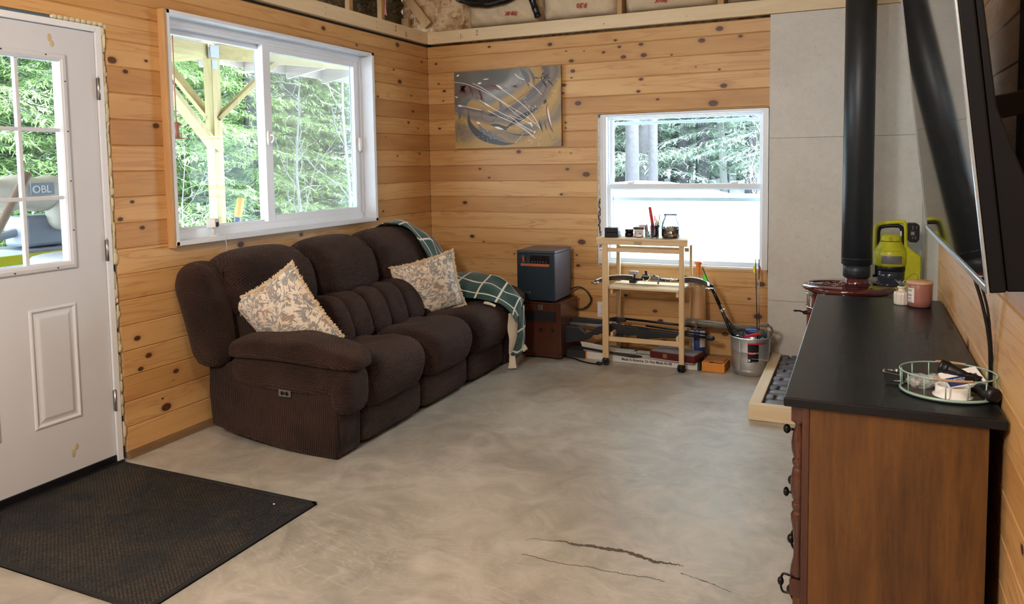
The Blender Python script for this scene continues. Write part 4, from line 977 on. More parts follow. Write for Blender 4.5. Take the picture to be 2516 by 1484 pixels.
# ------------------------------------------------------------------ cherry cabinet and heater
CB = thing('heater_cabinet', 'cherry brown wooden cabinet heater on the floor under the dark blue heater', 'cabinet', (1.14, -.25, 0))
x0, x1, y0, y1 = .992, 1.294, -.42, -.075
w = MB(); w.box(x0, x1, y0 + .004, y1, .022, .40); w.box(x0 - .004, x1 + .004, y0 - .004, y1 + .002, .40, .412); w.box(x0 - .003, x1 + .003, y0 - .006, y0 + .02, .018, .034); build(w, 'body', M['cherry'], CB, .004)
w = MB(); w.box(x0 + .035, x1 - .035, y0 + .000, y0 + .003, .055, .262); FP = build(w, 'front_panel', M['cherry'], CB, .002)
w = MB(); w.box(x0 + .035, x1 - .035, y0 - .0005, y0 + .006, .278, .345); build(w, 'black_grille', M['black'], CB)
w = MB()
for k in range(6): w.box(x0 + .036, x1 - .036, y0 - .002, y0 - .0005, .282 + k * .011, .285 + k * .011)
build(w, 'grille_slats', M['blackm'], CB)
w = MB(); w.box(x0 + .035, x1 - .035, y0 - .002, y0 + .004, .264, .272); build(w, 'rail', M['cherry'], CB)
w = MB(); w.box(1.122, 1.156, y0 - .001, y0 + .0035, .358, .394); SQ = build(w, 'square_badge', M['steel'], CB, .001)
w = MB(); w.lathe((1.139, 0, 0), [(0, 0)], 3) if False else w.puff((1.139, y0 - .0015, .376), (.006, .002, .006), 2, 5); build(w, 'knob_hole', M['ink'], SQ)
for x in (1.142, 1.232): w = MB(); w.box(x - .011, x + .011, y0 - .001, y0 + .0012, .20, .224); build(w, 'square_hole', M['black'], FP)
for x in (x0 + .03, x1 - .03):
    for y in (y0 + .03, y1 - .03): w = MB(); w.tube([(x, y - .008, .011), (x, y + .008, .011)], .011, 10); build(w, 'caster', M['black'], CB)
HT = thing('space_heater', 'dark blue cube space heater on top of the cherry cabinet', 'heater', (1.11, -.25, .412))
x0, x1, y0, y1 = .964, 1.256, -.425, -.09; zb, zt = .425, .785
w = MB(); w.box(x0, x1, y0 + .004, y1, zb, zt - .022); build(w, 'body', M['greyside'], HT, .006)
w = MB(); w.box(x0 - .002, x1 + .002, y0 - .001, y1 + .001, zt - .021, zt); build(w, 'top_panel', M['greyside'], HT, .005)
w = MB(); w.box(x0, x1 - .002, y0 - .003, y0 + .005, zb, zt - .022); FR = build(w, 'front_frame', M['navy'], HT, .005)
w = MB(); w.box(x0 + .032, x1 - .042, y0 - .005, y0 - .001, zb + .02, zt - .112); build(w, 'front_grille', M['navy'], HT, .002)
w = MB(); w.box(x0 + .030, x1 - .038, y0 - .005, y0 - .002, zt - .090, zt - .034); DP = build(w, 'display', M['screenm'], HT, .001)
w = MB(); w.box(x0 + .045, x0 + .057, y0 - .0062, y0 - .005, zt - .078, zt - .046); build(w, 'digits', M['inkr'], DP)
for k in range(6): w = MB(); w.puff((1.085 + k * .021, y0 - .0055, zt - .080), (.004, .0008, .003), 2, 4); build(w, 'button', M['inkg'], DP)
w = MB(); w.box(x0 + .045, x0 + .062, y0 - .006, y0 - .005, zt - .085, zt - .083); build(w, 'display_mark', M['inkg'], DP); w = MB(); w.box(x0 + .045, x0 + .062, y0 - .006, y0 - .005, zt - .042, zt - .040)
build(w, 'display_mark', M['inkg'], DP)
w = MB(); w.box(x0 + .032, x1 - .040, y0 - .011, y0 - .002, zt - .113, zt - .094); build(w, 'wood_strip', wood('orange wood strip', (.45, .13, .045), (.30, .075, .025), 'X', 3., .4), HT, .001)
w = MB(); w.box(x0 + .052, x0 + .092, y0 - .0062, y0 - .0045, zb + .052, zb + .060); w.puff((x0 + .098, y0 - .0055, zb + .056), (.006, .001, .006), 2, 5); build(w, 'nameplate', M['brass'], HT)
for x in (x0 + .03, x1 - .03):
    for y in (y0 + .03, y1 - .03): w = MB(); w.lathe((x, y, .4122), [(.012, 0), (.012, .013)], 12); build(w, 'foot', M['black'], HT)
w = MB(); w.tube(smoothline([(1.25, -.085, .46), (1.285, -.06, .475), (1.33, -.05, .47), (1.375, -.045, .43), (1.395, -.04, .38), (1.375, -.04, .34), (1.34, -.045, .315), (1.31, -.055, .31), (1.285, -.06, .32)], 6), .0055, 8)
tag(build(w, 'power_cord', M['black']), 'black power cord looping out behind the blue heater', 'cord')
w = MB(); w.tube(smoothline([(.957, -.08, .45), (.93, -.06, .44), (.88, -.04, .40), (.80, -.03, .34), (.745, -.02, .30)], 6), .005, 8)
tag(build(w, 'power_cord', M['black']), 'black power cord between the sofa arm and the blue heater', 'cord')
# ------------------------------------------------------------------ outlets
def outlet(x, z, label):
    w = MB(); w.box(x - .036, x + .036, -.006, -.0003, z - .058, z + .058); o = build(w, 'wall_outlet', M['whitep'], None, .002); tag(o, label, 'outlet', 'white wall outlets low on the back wall')
    for dz in (-.026, .026):
        w = MB(); w.box(x - .016, x + .016, -.0075, -.006, z + dz - .014, z + dz + .014); r = build(w, 'receptacle', M['whitep'], o, .001)
        w = MB(); w.box(x - .008, x - .006, -.0078, -.0074, z + dz - .003, z + dz + .007); w.box(x + .006, x + .008, -.0078, -.0074, z + dz - .003, z + dz + .007); w.puff((x, -.0077, z + dz - .008), (.002, .0005, .0025), 2, 4); build(w, 'slots', M['ink'], r)
outlet(1.468, .306, 'white double outlet on the back wall beside the light wood cart leg')
outlet(.745, .29, 'white double outlet on the back wall between sofa arm and cherry cabinet')
# ------------------------------------------------------------------ kitchen cart
CT = thing('utility_cart', 'light wood rolling cart with slatted shelves in front of the back window', 'cart', (1.89, -.26, 0))
LX = ((1.605, 1.648), (2.135, 2.168))
for i, (a, b) in enumerate(LX):
    for y0, y1 in ((-.425, -.398), (-.115, -.088)):
        w = MB(); w.box(a + (.008 if y0 > -.2 else 0), b - (.008 if y0 > -.2 else 0) + (.0), y0, y1, .052, .858); build(w, 'leg', M['cartz'], CT, .003)
for i, (x, y, r) in enumerate(((1.624, -.412, .3), (2.150, -.412, 1.2), (1.624, -.10, .8), (2.150, -.10, .2))):
    w = MB(); d = Vector((math.cos(r), math.sin(r), 0)) * .017
    for s in (-1, 1): w.tube([(x + d.y * s, y - d.x * s, .026), (x + d.y * s * .3, y - d.x * s * .3, .026)], .026, 16)
    w.puff((x, y, .034), (.018, .02, .022), 3, 6); w.tube([(x, y, .04), (x, y, .056)], .008, 8)
    build(w, 'caster', M['black'], CT)
w = MB(); w.box(1.567, 2.195, -.437, -.075, .876, .892); build(w, 'top_board', M['cartx'], CT, .003)
w = MB(); w.box(1.569, 2.193, -.434, -.416, .846, .876); AP = build(w, 'front_apron', M['cartx'], CT, .002)
w = MB()
for k, sx in enumerate((.075, .055, .060, .030, .062, .05, .058)):
    for q in range(int(sx * 150)): x = 1.862 - sx * .46 + q * .0062; w.box(x, x + .005 * R.uniform(.5, 1), -.4344, -.4338, .8685 - k * .0033, .8705 - k * .0033)
build(w, 'printed_notice', M['ink'], AP)
w = MB(); w.box(1.569, 1.585, -.416, -.078, .846, .876); build(w, 'side_apron', M['carty'], CT, .002)
w = MB(); w.box(2.177, 2.193, -.416, -.078, .846, .876); build(w, 'side_apron', M['carty'], CT, .002)
w = MB(); w.box(1.64, 2.137, -.110, -.094, .775, .803); build(w, 'cross_rail', M['cartx'], CT, .002)
w = MB(); w.box(1.64, 2.137, -.420, -.404, .795, .822); build(w, 'cross_rail', M['cartx'], CT, .002)
w = MB(); w.box(1.648, 2.135, -.420, -.402, .172, .205); build(w, 'cross_rail', M['cartx'], CT, .003)
for zc in (.53, .225):
    for x in (1.655, 2.110):
        w = MB(); w.box(x, x + .018, -.398, -.10, zc - .03, zc + .006); build(w, 'shelf_bracket', M['carty'], CT, .002)
for k in range(7):
    w = MB(); y = -.420 + k * .0465; w.box(1.628 + (.024 if k in (0, 6) else 0), 2.148 - (.016 if k in (0, 6) else 0), y, y + .040, .538, .552)
    build(w, 'shelf_slat', M['cartx'], CT, .002)
w = MB(); [w.box(x, x + .005, -.352, -.346, .5521, .5525) for x in [1.87 + q * .0065 for q in range(6)]]; build(w, 'shelf_print', M['ink'], CT)
# ---- things on the cart top (z .892)
ZT = .8922
def slim(x0, x1, y0, y1, z0, z1, label, lidf=.0):
    w = MB(); w.box(x0, x1, y0, y1, z0, z1); o = build(w, 'flat_case', M['black'], None, .003); tag(o, label, 'case', 'black flat cases on the cart'); return o
slim(1.617, 1.712, -.40, -.32, ZT, ZT + .033, 'black flat case on the cart top, lower of two')
slim(1.617, 1.712, -.40, -.318, ZT + .034, ZT + .066, 'black flat case on the cart top, upper of two')
w = MB(); w.lathe((1.765, -.30, ZT), [(.028, 0), (.030, .003), (.030, .028), (.024, .030)], 24); tag(build(w, 'round_tin', M['black']), 'short black round tin, lower of the two beside the flat cases', 'tin')
w = MB(); w.lathe((1.765, -.30, ZT + .031), [(.026, 0), (.030, .003), (.030, .018), (.027, .020)], 24); o = build(w, 'round_tin', M['black']); tag(o, 'short black round tin stacked on the other tin', 'tin')
w = MB(); w.box(1.806, 1.872, -.33, -.27, ZT, ZT + .052); o = build(w, 'small_carton', M['card'], None, .001); tag(o, 'small white and red printed box on the cart under a dark can', 'box')
w = MB(); w.box(1.806, 1.872, -.3306, -.33, ZT, ZT + .010); w.box(1.812, 1.822, -.3306, -.33, ZT + .02, ZT + .03); build(w, 'red_band', M['red'], o)
w = MB(); [w.box(x, x + .004, -.3308, -.33, ZT + .037, ZT + .041) for x in [1.809 + q * .0052 for q in range(10)]]; w.box(1.840, 1.858, -.3308, -.33, ZT + .020, ZT + .030); build(w, 'printing', M['inkg'], o)
w = MB(); w.box(1.80, 1.876, -.336, -.27, ZT + .0525, ZT + .068); o = build(w, 'flat_tin', M['blackm'], None, .004); tag(o, 'black flat tin with red lettering lying on the white and red box', 'tin')
w = MB(); [w.box(x, x + .004, -.3368, -.336, ZT + .058, ZT + .063) for x in [1.838 + q * .0054 for q in range(6)]]; build(w, 'printing', M['inkr'], o)
w = MB(); w.box(1.822, 1.880, -.262, -.245, ZT, ZT + .078); o = build(w, 'upright_card', M['card'], None, .001); tag(o, 'pink topped white card standing behind the small cartons', 'card')
w = MB(); w.box(1.8215, 1.8805, -.2625, -.2445, ZT + .074, ZT + .0785); build(w, 'edge', flat('dusty rose edge', (.45, .22, .25), .6), o)
w = MB(); w.puff((1.850, -.372, ZT + .009), (.022, .012, .0088), 2.4, 8); tag(build(w, 'folding_knife', M['steel']), 'small rounded metal knife lying in front of the white and red box', 'knife')
def jarg(name, c, prof, label, cat='jar', n=32):
    w = MB(); w.lathe(c, prof, n, cap=False); w.lathe(c, [(max(r - .0018, .0005), z + .001) for r, z in prof], n, cap=False); o = build(w, name, M['jar']); return tag(o, label, cat)
# small glass with bits
jarg('drinking_glass', (1.905, -.335, ZT), [(.001, 0), (.018, .0), (.020, .004), (.021, .075), (.0215, .078)], 'small clear glass holding brass bits between the boxes and the pen jar', 'glass')
for k in range(26):
    a = R.uniform(0, 2 * PI); r = R.uniform(0, .012); z = ZT + .006 + .0014 * k
    w = MB(); x, y = 1.905 + r * math.cos(a), -.335 + r * math.sin(a); d = Vector((R.uniform(-1, 1), R.uniform(-1, 1), R.uniform(-.3, .3))).normalized() * .006
    w.tube([(x - d.x, y - d.y, z), (x + d.x, y + d.y, z + d.z)], .0022, 6); tag(build(w, 'brass_bit', M['brass'] if k % 3 else M['black']), 'tiny brass and black bit in the small clear glass', 'bit', 'bits in the small clear glass')
w = MB(); w.tube([(1.902, -.337, ZT + .04), (1.897, -.338, ZT + .088)], .0065, 10); w.tube([(1.897, -.338, ZT + .088), (1.897, -.338, ZT + .092)], .004, 8); tag(build(w, 'small_cork_tool', M['lidw']), 'stubby wooden handle sticking out of the small clear glass', 'tool')
# pen jar
pc = (1.957, -.35, ZT)
jarg('pen_jar', pc, [(.001, 0), (.024, .0), (.027, .004), (.028, .085), (.0285, .088)], 'clear glass jar of pens and markers on the cart')
pens = [('red_tube', M['red'], -.004, .006, -.016, .0, .205, .0115, 'flat red plastic tube standing tallest in the pen jar'), ('marker', M['pink'], -.016, -.012, -.008, .002, .078, .0065, 'thick pink marker inside the pen jar'), ('marker', M['black'], .010, -.016, .004, .0, .100, .007, 'thick black marker with white letters at the front of the pen jar'), ('pen', M['bluep'], -.012, -.004, -.010, .004, .105, .0035, 'blue pen with a blue cap in the pen jar'), ('marker', M['blueb'], -.006, -.014, -.014, .003, .096, .005, 'grey-blue marker beside the pink one in the pen jar'), ('pencil', M['orange'], .003, .004, .004, .002, .145, .0032, 'orange pencil in the pen jar'), ('pencil', M['yellow'], .006, .0, .008, .0, .135, .003, 'yellow pencil in the pen jar'), ('pen', M['greenp'], .010, .006, .014, .002, .150, .003, 'green pen leaning right in the pen jar'), ('pen', M['red'], .0, .008, -.002, .0, .140, .0032, 'red pen standing behind the pencils in the pen jar'), ('pen', M['blueb'], -.010, .006, -.018, .004, .150, .0032, 'dark blue pen leaning left in the pen jar'), ('brush', M['greyt'], .014, .004, .020, .004, .118, .003, 'thin grey brush leaning far right in the pen jar'), ('pen', M['whitep'], .012, -.004, .006, .004, .110, .004, 'white capped pen in the pen jar')]
for nm, mt, dx, dy, tx, ty, L, r, lb in pens:
    w = MB(); b = Vector((pc[0] + dx, pc[1] + dy, ZT + .004)); t = b + Vector((tx * L / .1, ty, L))
    w.tube([b, b.lerp(t, .06), b.lerp(t, .85), t], [r * .5, r, r, r * (.9 if nm != 'pencil' else .4)], 8); o = build(w, nm, mt); tag(o, lb, nm.split('_')[-1])
    if nm in ('pen', 'marker'):
        w = MB(); w.tube([b.lerp(t, .80), b.lerp(t, 1.03)], r * 1.2, 8); build(w, 'cap', mt if nm == 'pen' else M['whitep'] if lb.startswith('thick black') else mt, o)
    if lb.startswith('thick black'): w = MB(); addtext(w, 'SHARP', .014, (b.x - .004, b.y - r - .0006, ZT + .02), (.12, 0, 1), (-1, 0, 0), bold=.0003); build(w, 'lettering', M['paper'], o)
# coin jar
jc = (2.060, -.335, ZT)
jarg('coin_jar', jc, [(.001, 0), (.048, 0), (.058, .006), (.062, .03), (.062, .075), (.056, .105), (.046, .130), (.040, .142), (.042, .150), (.043, .156)], 'large clip-top glass jar half full of coins on the cart')
w = MB(); w.lathe((jc[0], jc[1], ZT + .157), [(.044, 0), (.045, .004), (.040, .010), (.020, .016), (.001, .017)], 32); LD = build(w, 'jar_lid', M['jar']); tag(LD, 'glass lid with dark seal on top of the coin jar', 'lid')
w = MB(); w.lathe((jc[0], jc[1], ZT + .155), [(.0445, 0), (.0465, .003), (.0445, .006)], 32, cap=False); build(w, 'rubber_seal', M['greyt'], LD)
w = MB(); w.tube(arc((jc[0], jc[1], ZT + .147), .0445, 0, 2 * PI, 30), .0014, 6); w.tube([(jc[0] + .008, jc[1] - .046, ZT + .150), (jc[0] + .006, jc[1] - .060, ZT + .135), (jc[0] + .006, jc[1] - .062, ZT + .112)], .0014, 6); w.tube([(jc[0] + .026, jc[1] - .040, ZT + .150), (jc[0] + .028, jc[1] - .054, ZT + .135), (jc[0] + .026, jc[1] - .056, ZT + .112)], .0014, 6); w.tube([(jc[0] + .006, jc[1] - .062, ZT + .112), (jc[0] + .026, jc[1] - .056, ZT + .112)], .0014, 6); build(w, 'wire_clip', M['steel'], LD)
w = MB(); w.tube([(0, 0, -.0008), (0, 0, .0008)], .0095, 14); c0 = build(w, 'coin', M['coin'], None, loc=(0, 0, 0)); me1 = c0.data; me2 = me1.copy(); me2.materials[0] = M['coins']
first = True; nc = 0
for lay in range(15):
    z = ZT + .006 + lay * .0044; rm = .057 if lay > 3 else .052 + lay * .001
    for k in range(19):
        a = k * 2 * PI / 19 + lay * .7; r = rm - .0065 - R.uniform(0, .004)
        if lay > 12 and R.random() < .4: continue
        o = c0 if first else c0.copy()
        if not first: COL.objects.link(o)
        first = False; o.data = me2 if R.random() < .45 else me1
        o.location = (jc[0] + r * math.cos(a), jc[1] + r * math.sin(a), z + R.uniform(-.001, .001)); o.rotation_euler = (R.uniform(-.9, .9), R.uniform(-.9, .9), 0) if lay % 2 else (PI / 2 + R.uniform(-.4, .4), 0, a + PI / 2 + R.uniform(-.5, .5))
        tag(o, 'copper or silver coin in the clip-top glass jar on the cart', 'coin', 'coins in the glass jar'); nc += 1
w = MB(); w.lathe((jc[0], jc[1], ZT + .004), [(.001, 0), (.040, .001), (.044, .03), (.040, .060), (.02, .066), (.001, .068)], 20); tag(build(w, 'coin_heap', M['coins']), 'heaped coins filling the middle of the clip-top jar', 'coins', None, 'stuff')
# ------------------------------------------------------------------ compound bow on the shelf
BW = thing('compound_bow', 'black and silver compound bow lying on the middle shelf of the cart', 'bow', (1.9, -.25, .552))
def limb(pts, wd, th, parent, name, mt):
    pts = smoothline(pts, 8); n = len(pts); w = MB(); vs = []
    for i, p in enumerate(pts):
        t = (pts[min(i + 1, n - 1)] - pts[max(i - 1, 0)]).normalized(); nn = Vector((0, 0, 1)); s = t.cross(nn).normalized()
        W_ = wd * (1 - .45 * i / (n - 1))
        vs += [p + nn * W_ / 2 + s * th / 2, p - nn * W_ / 2 + s * th / 2, p - nn * W_ / 2 - s * th / 2, p + nn * W_ / 2 - s * th / 2]
    fs = [(i * 4 + j, i * 4 + (j + 1) % 4, i * 4 + 4 + (j + 1) % 4, i * 4 + 4 + j) for i in range(n - 1) for j in range(4)] + [(3, 2, 1, 0), tuple(n * 4 - 4 + j for j in range(4))]
    w._add(vs, fs); return build(w, name, mt, parent, .001)
limb([(1.77, -.235, .588), (1.70, -.225, .590), (1.62, -.25, .586), (1.565, -.30, .578), (1.54, -.36, .572)], .036, .008, BW, 'limb', M['limb'])
limb([(2.10, -.235, .592), (2.18, -.228, .596), (2.25, -.25, .590), (2.30, -.30, .580), (2.315, -.355, .570)], .036, .008, BW, 'limb', M['limb'])
limb([(1.77, -.229, .607), (1.70, -.219, .608), (1.62, -.244, .604), (1.565, -.294, .594), (1.54, -.354, .585)], .004, .014, BW, 'limb_edge', M['paper'])
limb([(2.10, -.229, .611), (2.18, -.222, .615), (2.25, -.244, .609), (2.30, -.294, .598), (2.315, -.349, .584)], .004, .014, BW, 'limb_edge', M['paper'])
for x in (1.535, 2.322): w = MB(); w.lathe((x, -.365, .562), [(.001, 0), (.016, 0), (.026, .003), (.016, .006), (.026, .009), (.016, .012), (.001, .012)], 20, sx=1.2); build(w, 'cam_wheel', M['chrome'], BW); w = MB(); w.tube([(x, -.365, .554), (x, -.365, .582)], .005, 8); build(w, 'axle', M['black'], BW)
w = MB(); w.tube(smoothline([(1.76, -.235, .590), (1.80, -.235, .585), (1.86, -.205, .59), (1.92, -.20, .592), (1.98, -.225, .588), (2.10, -.235, .592)], 6), [.013] * 3 + [.011] * 28, 8); build(w, 'riser', M['darkm'], BW)
w = MB(); w.tube([(1.97, -.228, .592), (2.09, -.238, .592)], .009, 8); w.tube([(2.035, -.234, .592), (2.045, -.234, .592)], .013, 8); w.tube([(2.0, -.234, .592), (2.006, -.234, .592)], .011, 8); build(w, 'stabiliser_rod', M['steel'], BW)
w = MB(); w.box(1.752, 1.80, -.268, -.215, .560, .585); w.box(1.78, 1.83, -.255, -.225, .585, .596); w.box(1.782, 1.792, -.262, -.24, .59, .625); build(w, 'sight_bracket', M['black'], BW, .003)
w = MB(); w.box(1.752, 1.812, -.275, -.225, .622, .645); SB = build(w, 'sight_housing', M['greyt'], BW, .005)
w = MB(); w.tube([(1.802, -.277, .634), (1.802, -.272, .634)], .006, 10); build(w, 'sight_lens', M['chrome'], SB)
w = MB(); w.puff((1.862, -.235, .605), (.027, .020, .020), 4, 6); w.tube([(1.865, -.235, .62), (1.865, -.235, .640)], .008, 8); w.puff((1.865, -.235, .643), (.011, .011, .006), 3, 5); build(w, 'arrow_rest', M['darkm'], BW)
w = MB(); w.box(1.838, 1.892, -.262, -.215, .612, .618); w.tube(smoothline([(1.85, -.262, .60), (1.865, -.275, .58), (1.885, -.272, .585), (1.905, -.265, .61)], 5), .005, 8); build(w, 'rest_plate', M['chrome'], BW)
w = MB(); w.puff((1.925, -.235, .600), (.030, .022, .016), 3.5, 6); w.tube(smoothline([(1.95, -.25, .605), (1.96, -.255, .59), (1.955, -.262, .562)], 5), .007, 8); w.puff((1.925, -.25, .62), (.010, .01, .008), 2.5, 5); build(w, 'grip', M['greyp'], BW)
for k, (dy, dz) in enumerate(((0, 0), (.012, .004))): w = MB(); w.tube([(1.535, -.372 + dy, .571 + dz * .4), (2.322, -.372 + dy, .571 + dz * .4)], .0013, 6); build(w, 'bow_string', M['inkg'], BW)
# ------------------------------------------------------------------ rifles resting on the lower brackets
def gun(name, label, y, pr, parts, mt):
    g = thing(name, label, 'rifle', (1.7, y, .2))
    for nm, prof, th, m_ in parts:
        w = MB(); w.xz(prof, y - th / 2, y + th / 2); build(w, nm, m_, g, min(.006, th * .3), 3)
    return g
g = gun('air_rifle', 'black stocked air rifle lying on the lower rail of the cart, stock to the left', -.30, None, [
    ('stock', [(1.262, .092), (1.262, .208), (1.280, .225), (1.305, .232), (1.395, .228), (1.425, .205), (1.450, .190), (1.480, .200), (1.540, .243), (1.565, .248), (1.57, .20), (1.53, .182), (1.50, .180), (1.47, .150), (1.42, .130), (1.34, .115)], .036, M['gunblk']),
    ('receiver', [(1.555, .192), (1.555, .246), (1.59, .266), (1.66, .268), (1.73, .264), (1.82, .262), (1.89, .258), (1.89, .236), (1.80, .200), (1.74, .196), (1.66, .198), (1.60, .196)], .034, M['gunblk']),
    ('forend', [(1.80, .232), (1.80, .262), (2.05, .248), (2.13, .240), (2.125, .210), (2.08, .204), (1.98, .198), (1.89, .184), (1.84, .182), (1.82, .195)], .036, M['gunblk'])], None)
w = MB(); w.tube([(1.88, -.30, .272), (2.30, -.30, .245)], .0065, 8); w.tube([(2.0, -.30, .240), (2.31, -.30, .222)], .010, 8); w.puff((2.318, -.30, .222), (.03, .014, .016), 4, 5); build(w, 'barrel', M['black'], g)
w = MB()
w.tube(smoothline([(1.705, -.30, .198), (1.70, -.30, .182), (1.715, -.30, .168), (1.80, -.30, .172), (1.825, -.30, .186)], 4), .0055, 6); w.tube(smoothline([(1.76, -.30, .196), (1.745, -.30, .183), (1.738, -.30, .176)], 4), .004, 6); w.tube(smoothline([(1.62, -.30, .196), (1.615, -.30, .18), (1.63, -.30, .172), (1.68, -.30, .175)], 4), .004, 6)
w.xz([(1.645, .198), (1.72, .198), (1.70, .172), (1.66, .168)], -.308, -.292); build(w, 'trigger_guard', M['gunblk'], g)
w = MB(); w.box(1.615, 1.665, -.306, -.294, .268, .284); w.box(1.665, 1.675, -.308, -.292, .268, .278); build(w, 'rear_sight', M['chrome'], g, .002)
w = MB(); w.xz([(1.82, .262), (1.835, .266), (1.90, .262), (1.91, .250), (1.83, .248)], -.319, -.316); w.box(1.74, 1.765, -.319, -.316, .246, .256); build(w, 'bolt_slot', M['black'], g)
g = thing('long_gun', 'slim dark rifle behind the black air rifle on the cart brackets', 'rifle', (1.7, -.17, .2))
w = MB(); w.xz([(1.30, .235), (1.30, .272), (1.52, .265), (1.62, .292), (1.70, .288), (1.70, .262), (1.60, .25), (1.50, .232)], -.185, -.155); build(w, 'stock', M['blackm'], g, .004)
w = MB(); w.tube([(1.68, -.17, .284), (2.24, -.17, .262)], .009, 8); build(w, 'barrel', M['black'], g)
w = MB(); w.tube([(1.295, -.22, .231), (1.56, -.215, .225)], .013, 10); tag(build(w, 'metal_rod', M['greyp']), 'grey metal tube lying between the two rifles behind the cart leg', 'tube')
w = MB(); w.tube([(2.135, -.20, .300), (2.30, -.18, .290), (2.42, -.16, .278), (2.60, -.12, .268)], [.028, .027, .024, .020], 20, cap=False); w.tube([(2.1345, -.20, .300), (2.142, -.20, .300)], .029, 20, cap=False); w.tube([(2.15, -.20, .300), (2.151, -.20, .300)], .026, 16)
TB = build(w, 'map_tube', M['olive']); tag(TB, 'olive plastic tube lying behind the cart towards the bucket', 'tube')
w = MB(); w.box(2.206, 2.218, -.232, -.226, .262, .318); w.tube([(2.203, -.234, .30), (2.22, -.234, .30)], .004, 6); build(w, 'clip', flat('brown leather clip', (.16, .08, .05), .5), TB)
# ------------------------------------------------------------------ boxes under the cart
BX = thing('long_carton', 'long white cardboard box with black ends lettered Made In America under the cart', 'box', (1.85, -.28, 0))
T = Matrix.Translation((2.26, -.327, 0)) @ Matrix.Rotation(-.035, 4, 'Z')
w = MB(); w.T = T; w.box(-.82, -.02, 0, .14, .001, .052); build(w, 'box_body', M['card'], BX, .001)
w = MB(); w.T = T; w.box(-.975, -.82, -.001, .141, .001, .053); build(w, 'black_end', M['blackm'], BX, .001)
w = MB(); w.T = T; w.box(-.823, -.812, -.0014, .1414, .001, .053); build(w, 'orange_stripe', M['orange'], BX)
w = MB(); w.T = T; w.box(-.02, .0, -.001, .141, .001, .053); build(w, 'black_end', M['blackm'], BX)
w = MB(); w.T = T; vs, fs = textmesh('Made In America, Or Not Made At All', .0245, (-.552, -.0006, .017), (1, 0, 0), (0, 0, 1), bold=.0006, sx=.93); w._add(vs, fs); vs, fs = textmesh('HENRY', .010, (-.52, -.0006, .044), (1, 0, 0), (0, 0, 1), sx=2.4); w._add(vs, fs)
build(w, 'lettering', M['ink'], BX)
w = MB(); w.T = Matrix.Translation((1.43, -.24, .055)) @ Matrix.Rotation(-.04, 4, 'Z'); w.box(0, .33, 0, .10, 0, .004); w.T = Matrix.Translation((1.43, -.16, .075)) @ Matrix.Rotation(.35, 4, 'Y') @ Matrix.Rotation(-.1, 4, 'Z'); 
w.T = None; w._add([(1.40, -.30, .125), (1.62, -.31, .105), (1.66, -.30, .056), (1.42, -.28, .056)], [(0, 1, 2, 3)]); w._add([(1.40, -.302, .123), (1.62, -.312, .103), (1.66, -.302, .054), (1.42, -.282, .054)], [(3, 2, 1, 0)])
o = build(w, 'carton_flap', M['card'], None); so = o.modifiers.new('s', 'SOLIDIFY'); so.thickness = .002; tag(o, 'open white carton flap standing on the left of the long box', 'carton')
w = MB(); w.tube(smoothline([(1.42, -.31, .079), (1.60, -.33, .068), (1.78, -.335, .058), (1.90, -.33, .056)], 5), [.006, .008, .008, .007] * 4, 8) if False else w.tube([(1.42, -.322, .084), (1.62, -.335, .070), (1.80, -.335, .062), (1.86, -.33, .060)], [.008, .009, .012, .006], 8); tag(build(w, 'umbrella_stick', M['blackm']), 'slim black rod lying across the long white box', 'rod')
w = MB(); w.T = Matrix.Translation((1.77, -.29, .0535)) @ Matrix.Rotation(-.12, 4, 'Z'); w.box(0, .46, -.03, .15, 0, .0035); o = build(w, 'cardboard_sheet', flat('printed grey card', (.50, .47, .43), .7)); tag(o, 'white cardboard sheet printed with large brown letters under the maroon case', 'cardboard')
w = MB(); w.T = Matrix.Translation((1.77, -.29, .0535)) @ Matrix.Rotation(-.12, 4, 'Z'); vs, fs = textmesh('HENR', .055, (.015, .035, .0037), (1, 0, 0), (0, 1, 0), bold=.001); w._add(vs, fs); build(w, 'lettering', flat('brown lettering', (.18, .11, .08), .6), o)
RC = thing('hinged_case', 'maroon hinged case with grey lid lying on the cardboard under the cart', 'case', (2.06, -.24, .058))
T = Matrix.Translation((1.925, -.245, .058)) @ Matrix.Rotation(-.20, 4, 'Z')
w = MB(); w.T = T; w.box(0, .325, -.07, .10, 0, .045); build(w, 'box_body', M['cherryred'], RC, .003)
w = MB(); w.T = T; w.box(.006, .319, -.064, .094, .045, .050); build(w, 'lid', M['greycard'], RC, .002)
w = MB(); w.T = T; w.box(.098, .128, -.0725, -.07, .008, .036); w.box(.108, .118, -.074, -.0725, .013, .031); build(w, 'clasp', M['brass'], RC, .001)
w = MB(); w.T = Matrix.Translation((2.268, -.315, 0)) @ Matrix.Rotation(-.06, 4, 'Z'); w.box(0, .152, -.012, .155, .001, .060); o = build(w, 'small_carton', M['orange'], None, .002); tag(o, 'orange cardboard box on the floor beside the galvanised bucket', 'box')
w = MB(); w.T = Matrix.Translation((2.268, -.315, 0)) @ Matrix.Rotation(-.06, 4, 'Z'); w.box(.004, .142, .0, .145, .0605, .066); build(w, 'lid', flat('rust orange lid', (.50, .20, .05), .6), o, .001); w = MB(); w.T = Matrix.Translation((2.268, -.315, 0)) @ Matrix.Rotation(-.06, 4, 'Z'); w.box(.05, .075, -.003, .006, .0595, .0665); w.box(.075, .135, -.003, .0, .0595, .064); build(w, 'black_edge', M['black'], o)
w = MB(); w.T = Matrix.Translation((2.268, -.315, 0)) @ Matrix.Rotation(-.06, 4, 'Z'); vs, fs = textmesh('HENRY', .024, (.03, .085, .0662), (1, 0, 0), (0, 1, 0), sx=1.1); w._add(vs, fs); build(w, 'lettering', flat('light print', (.68, .42, .2), .6), o)
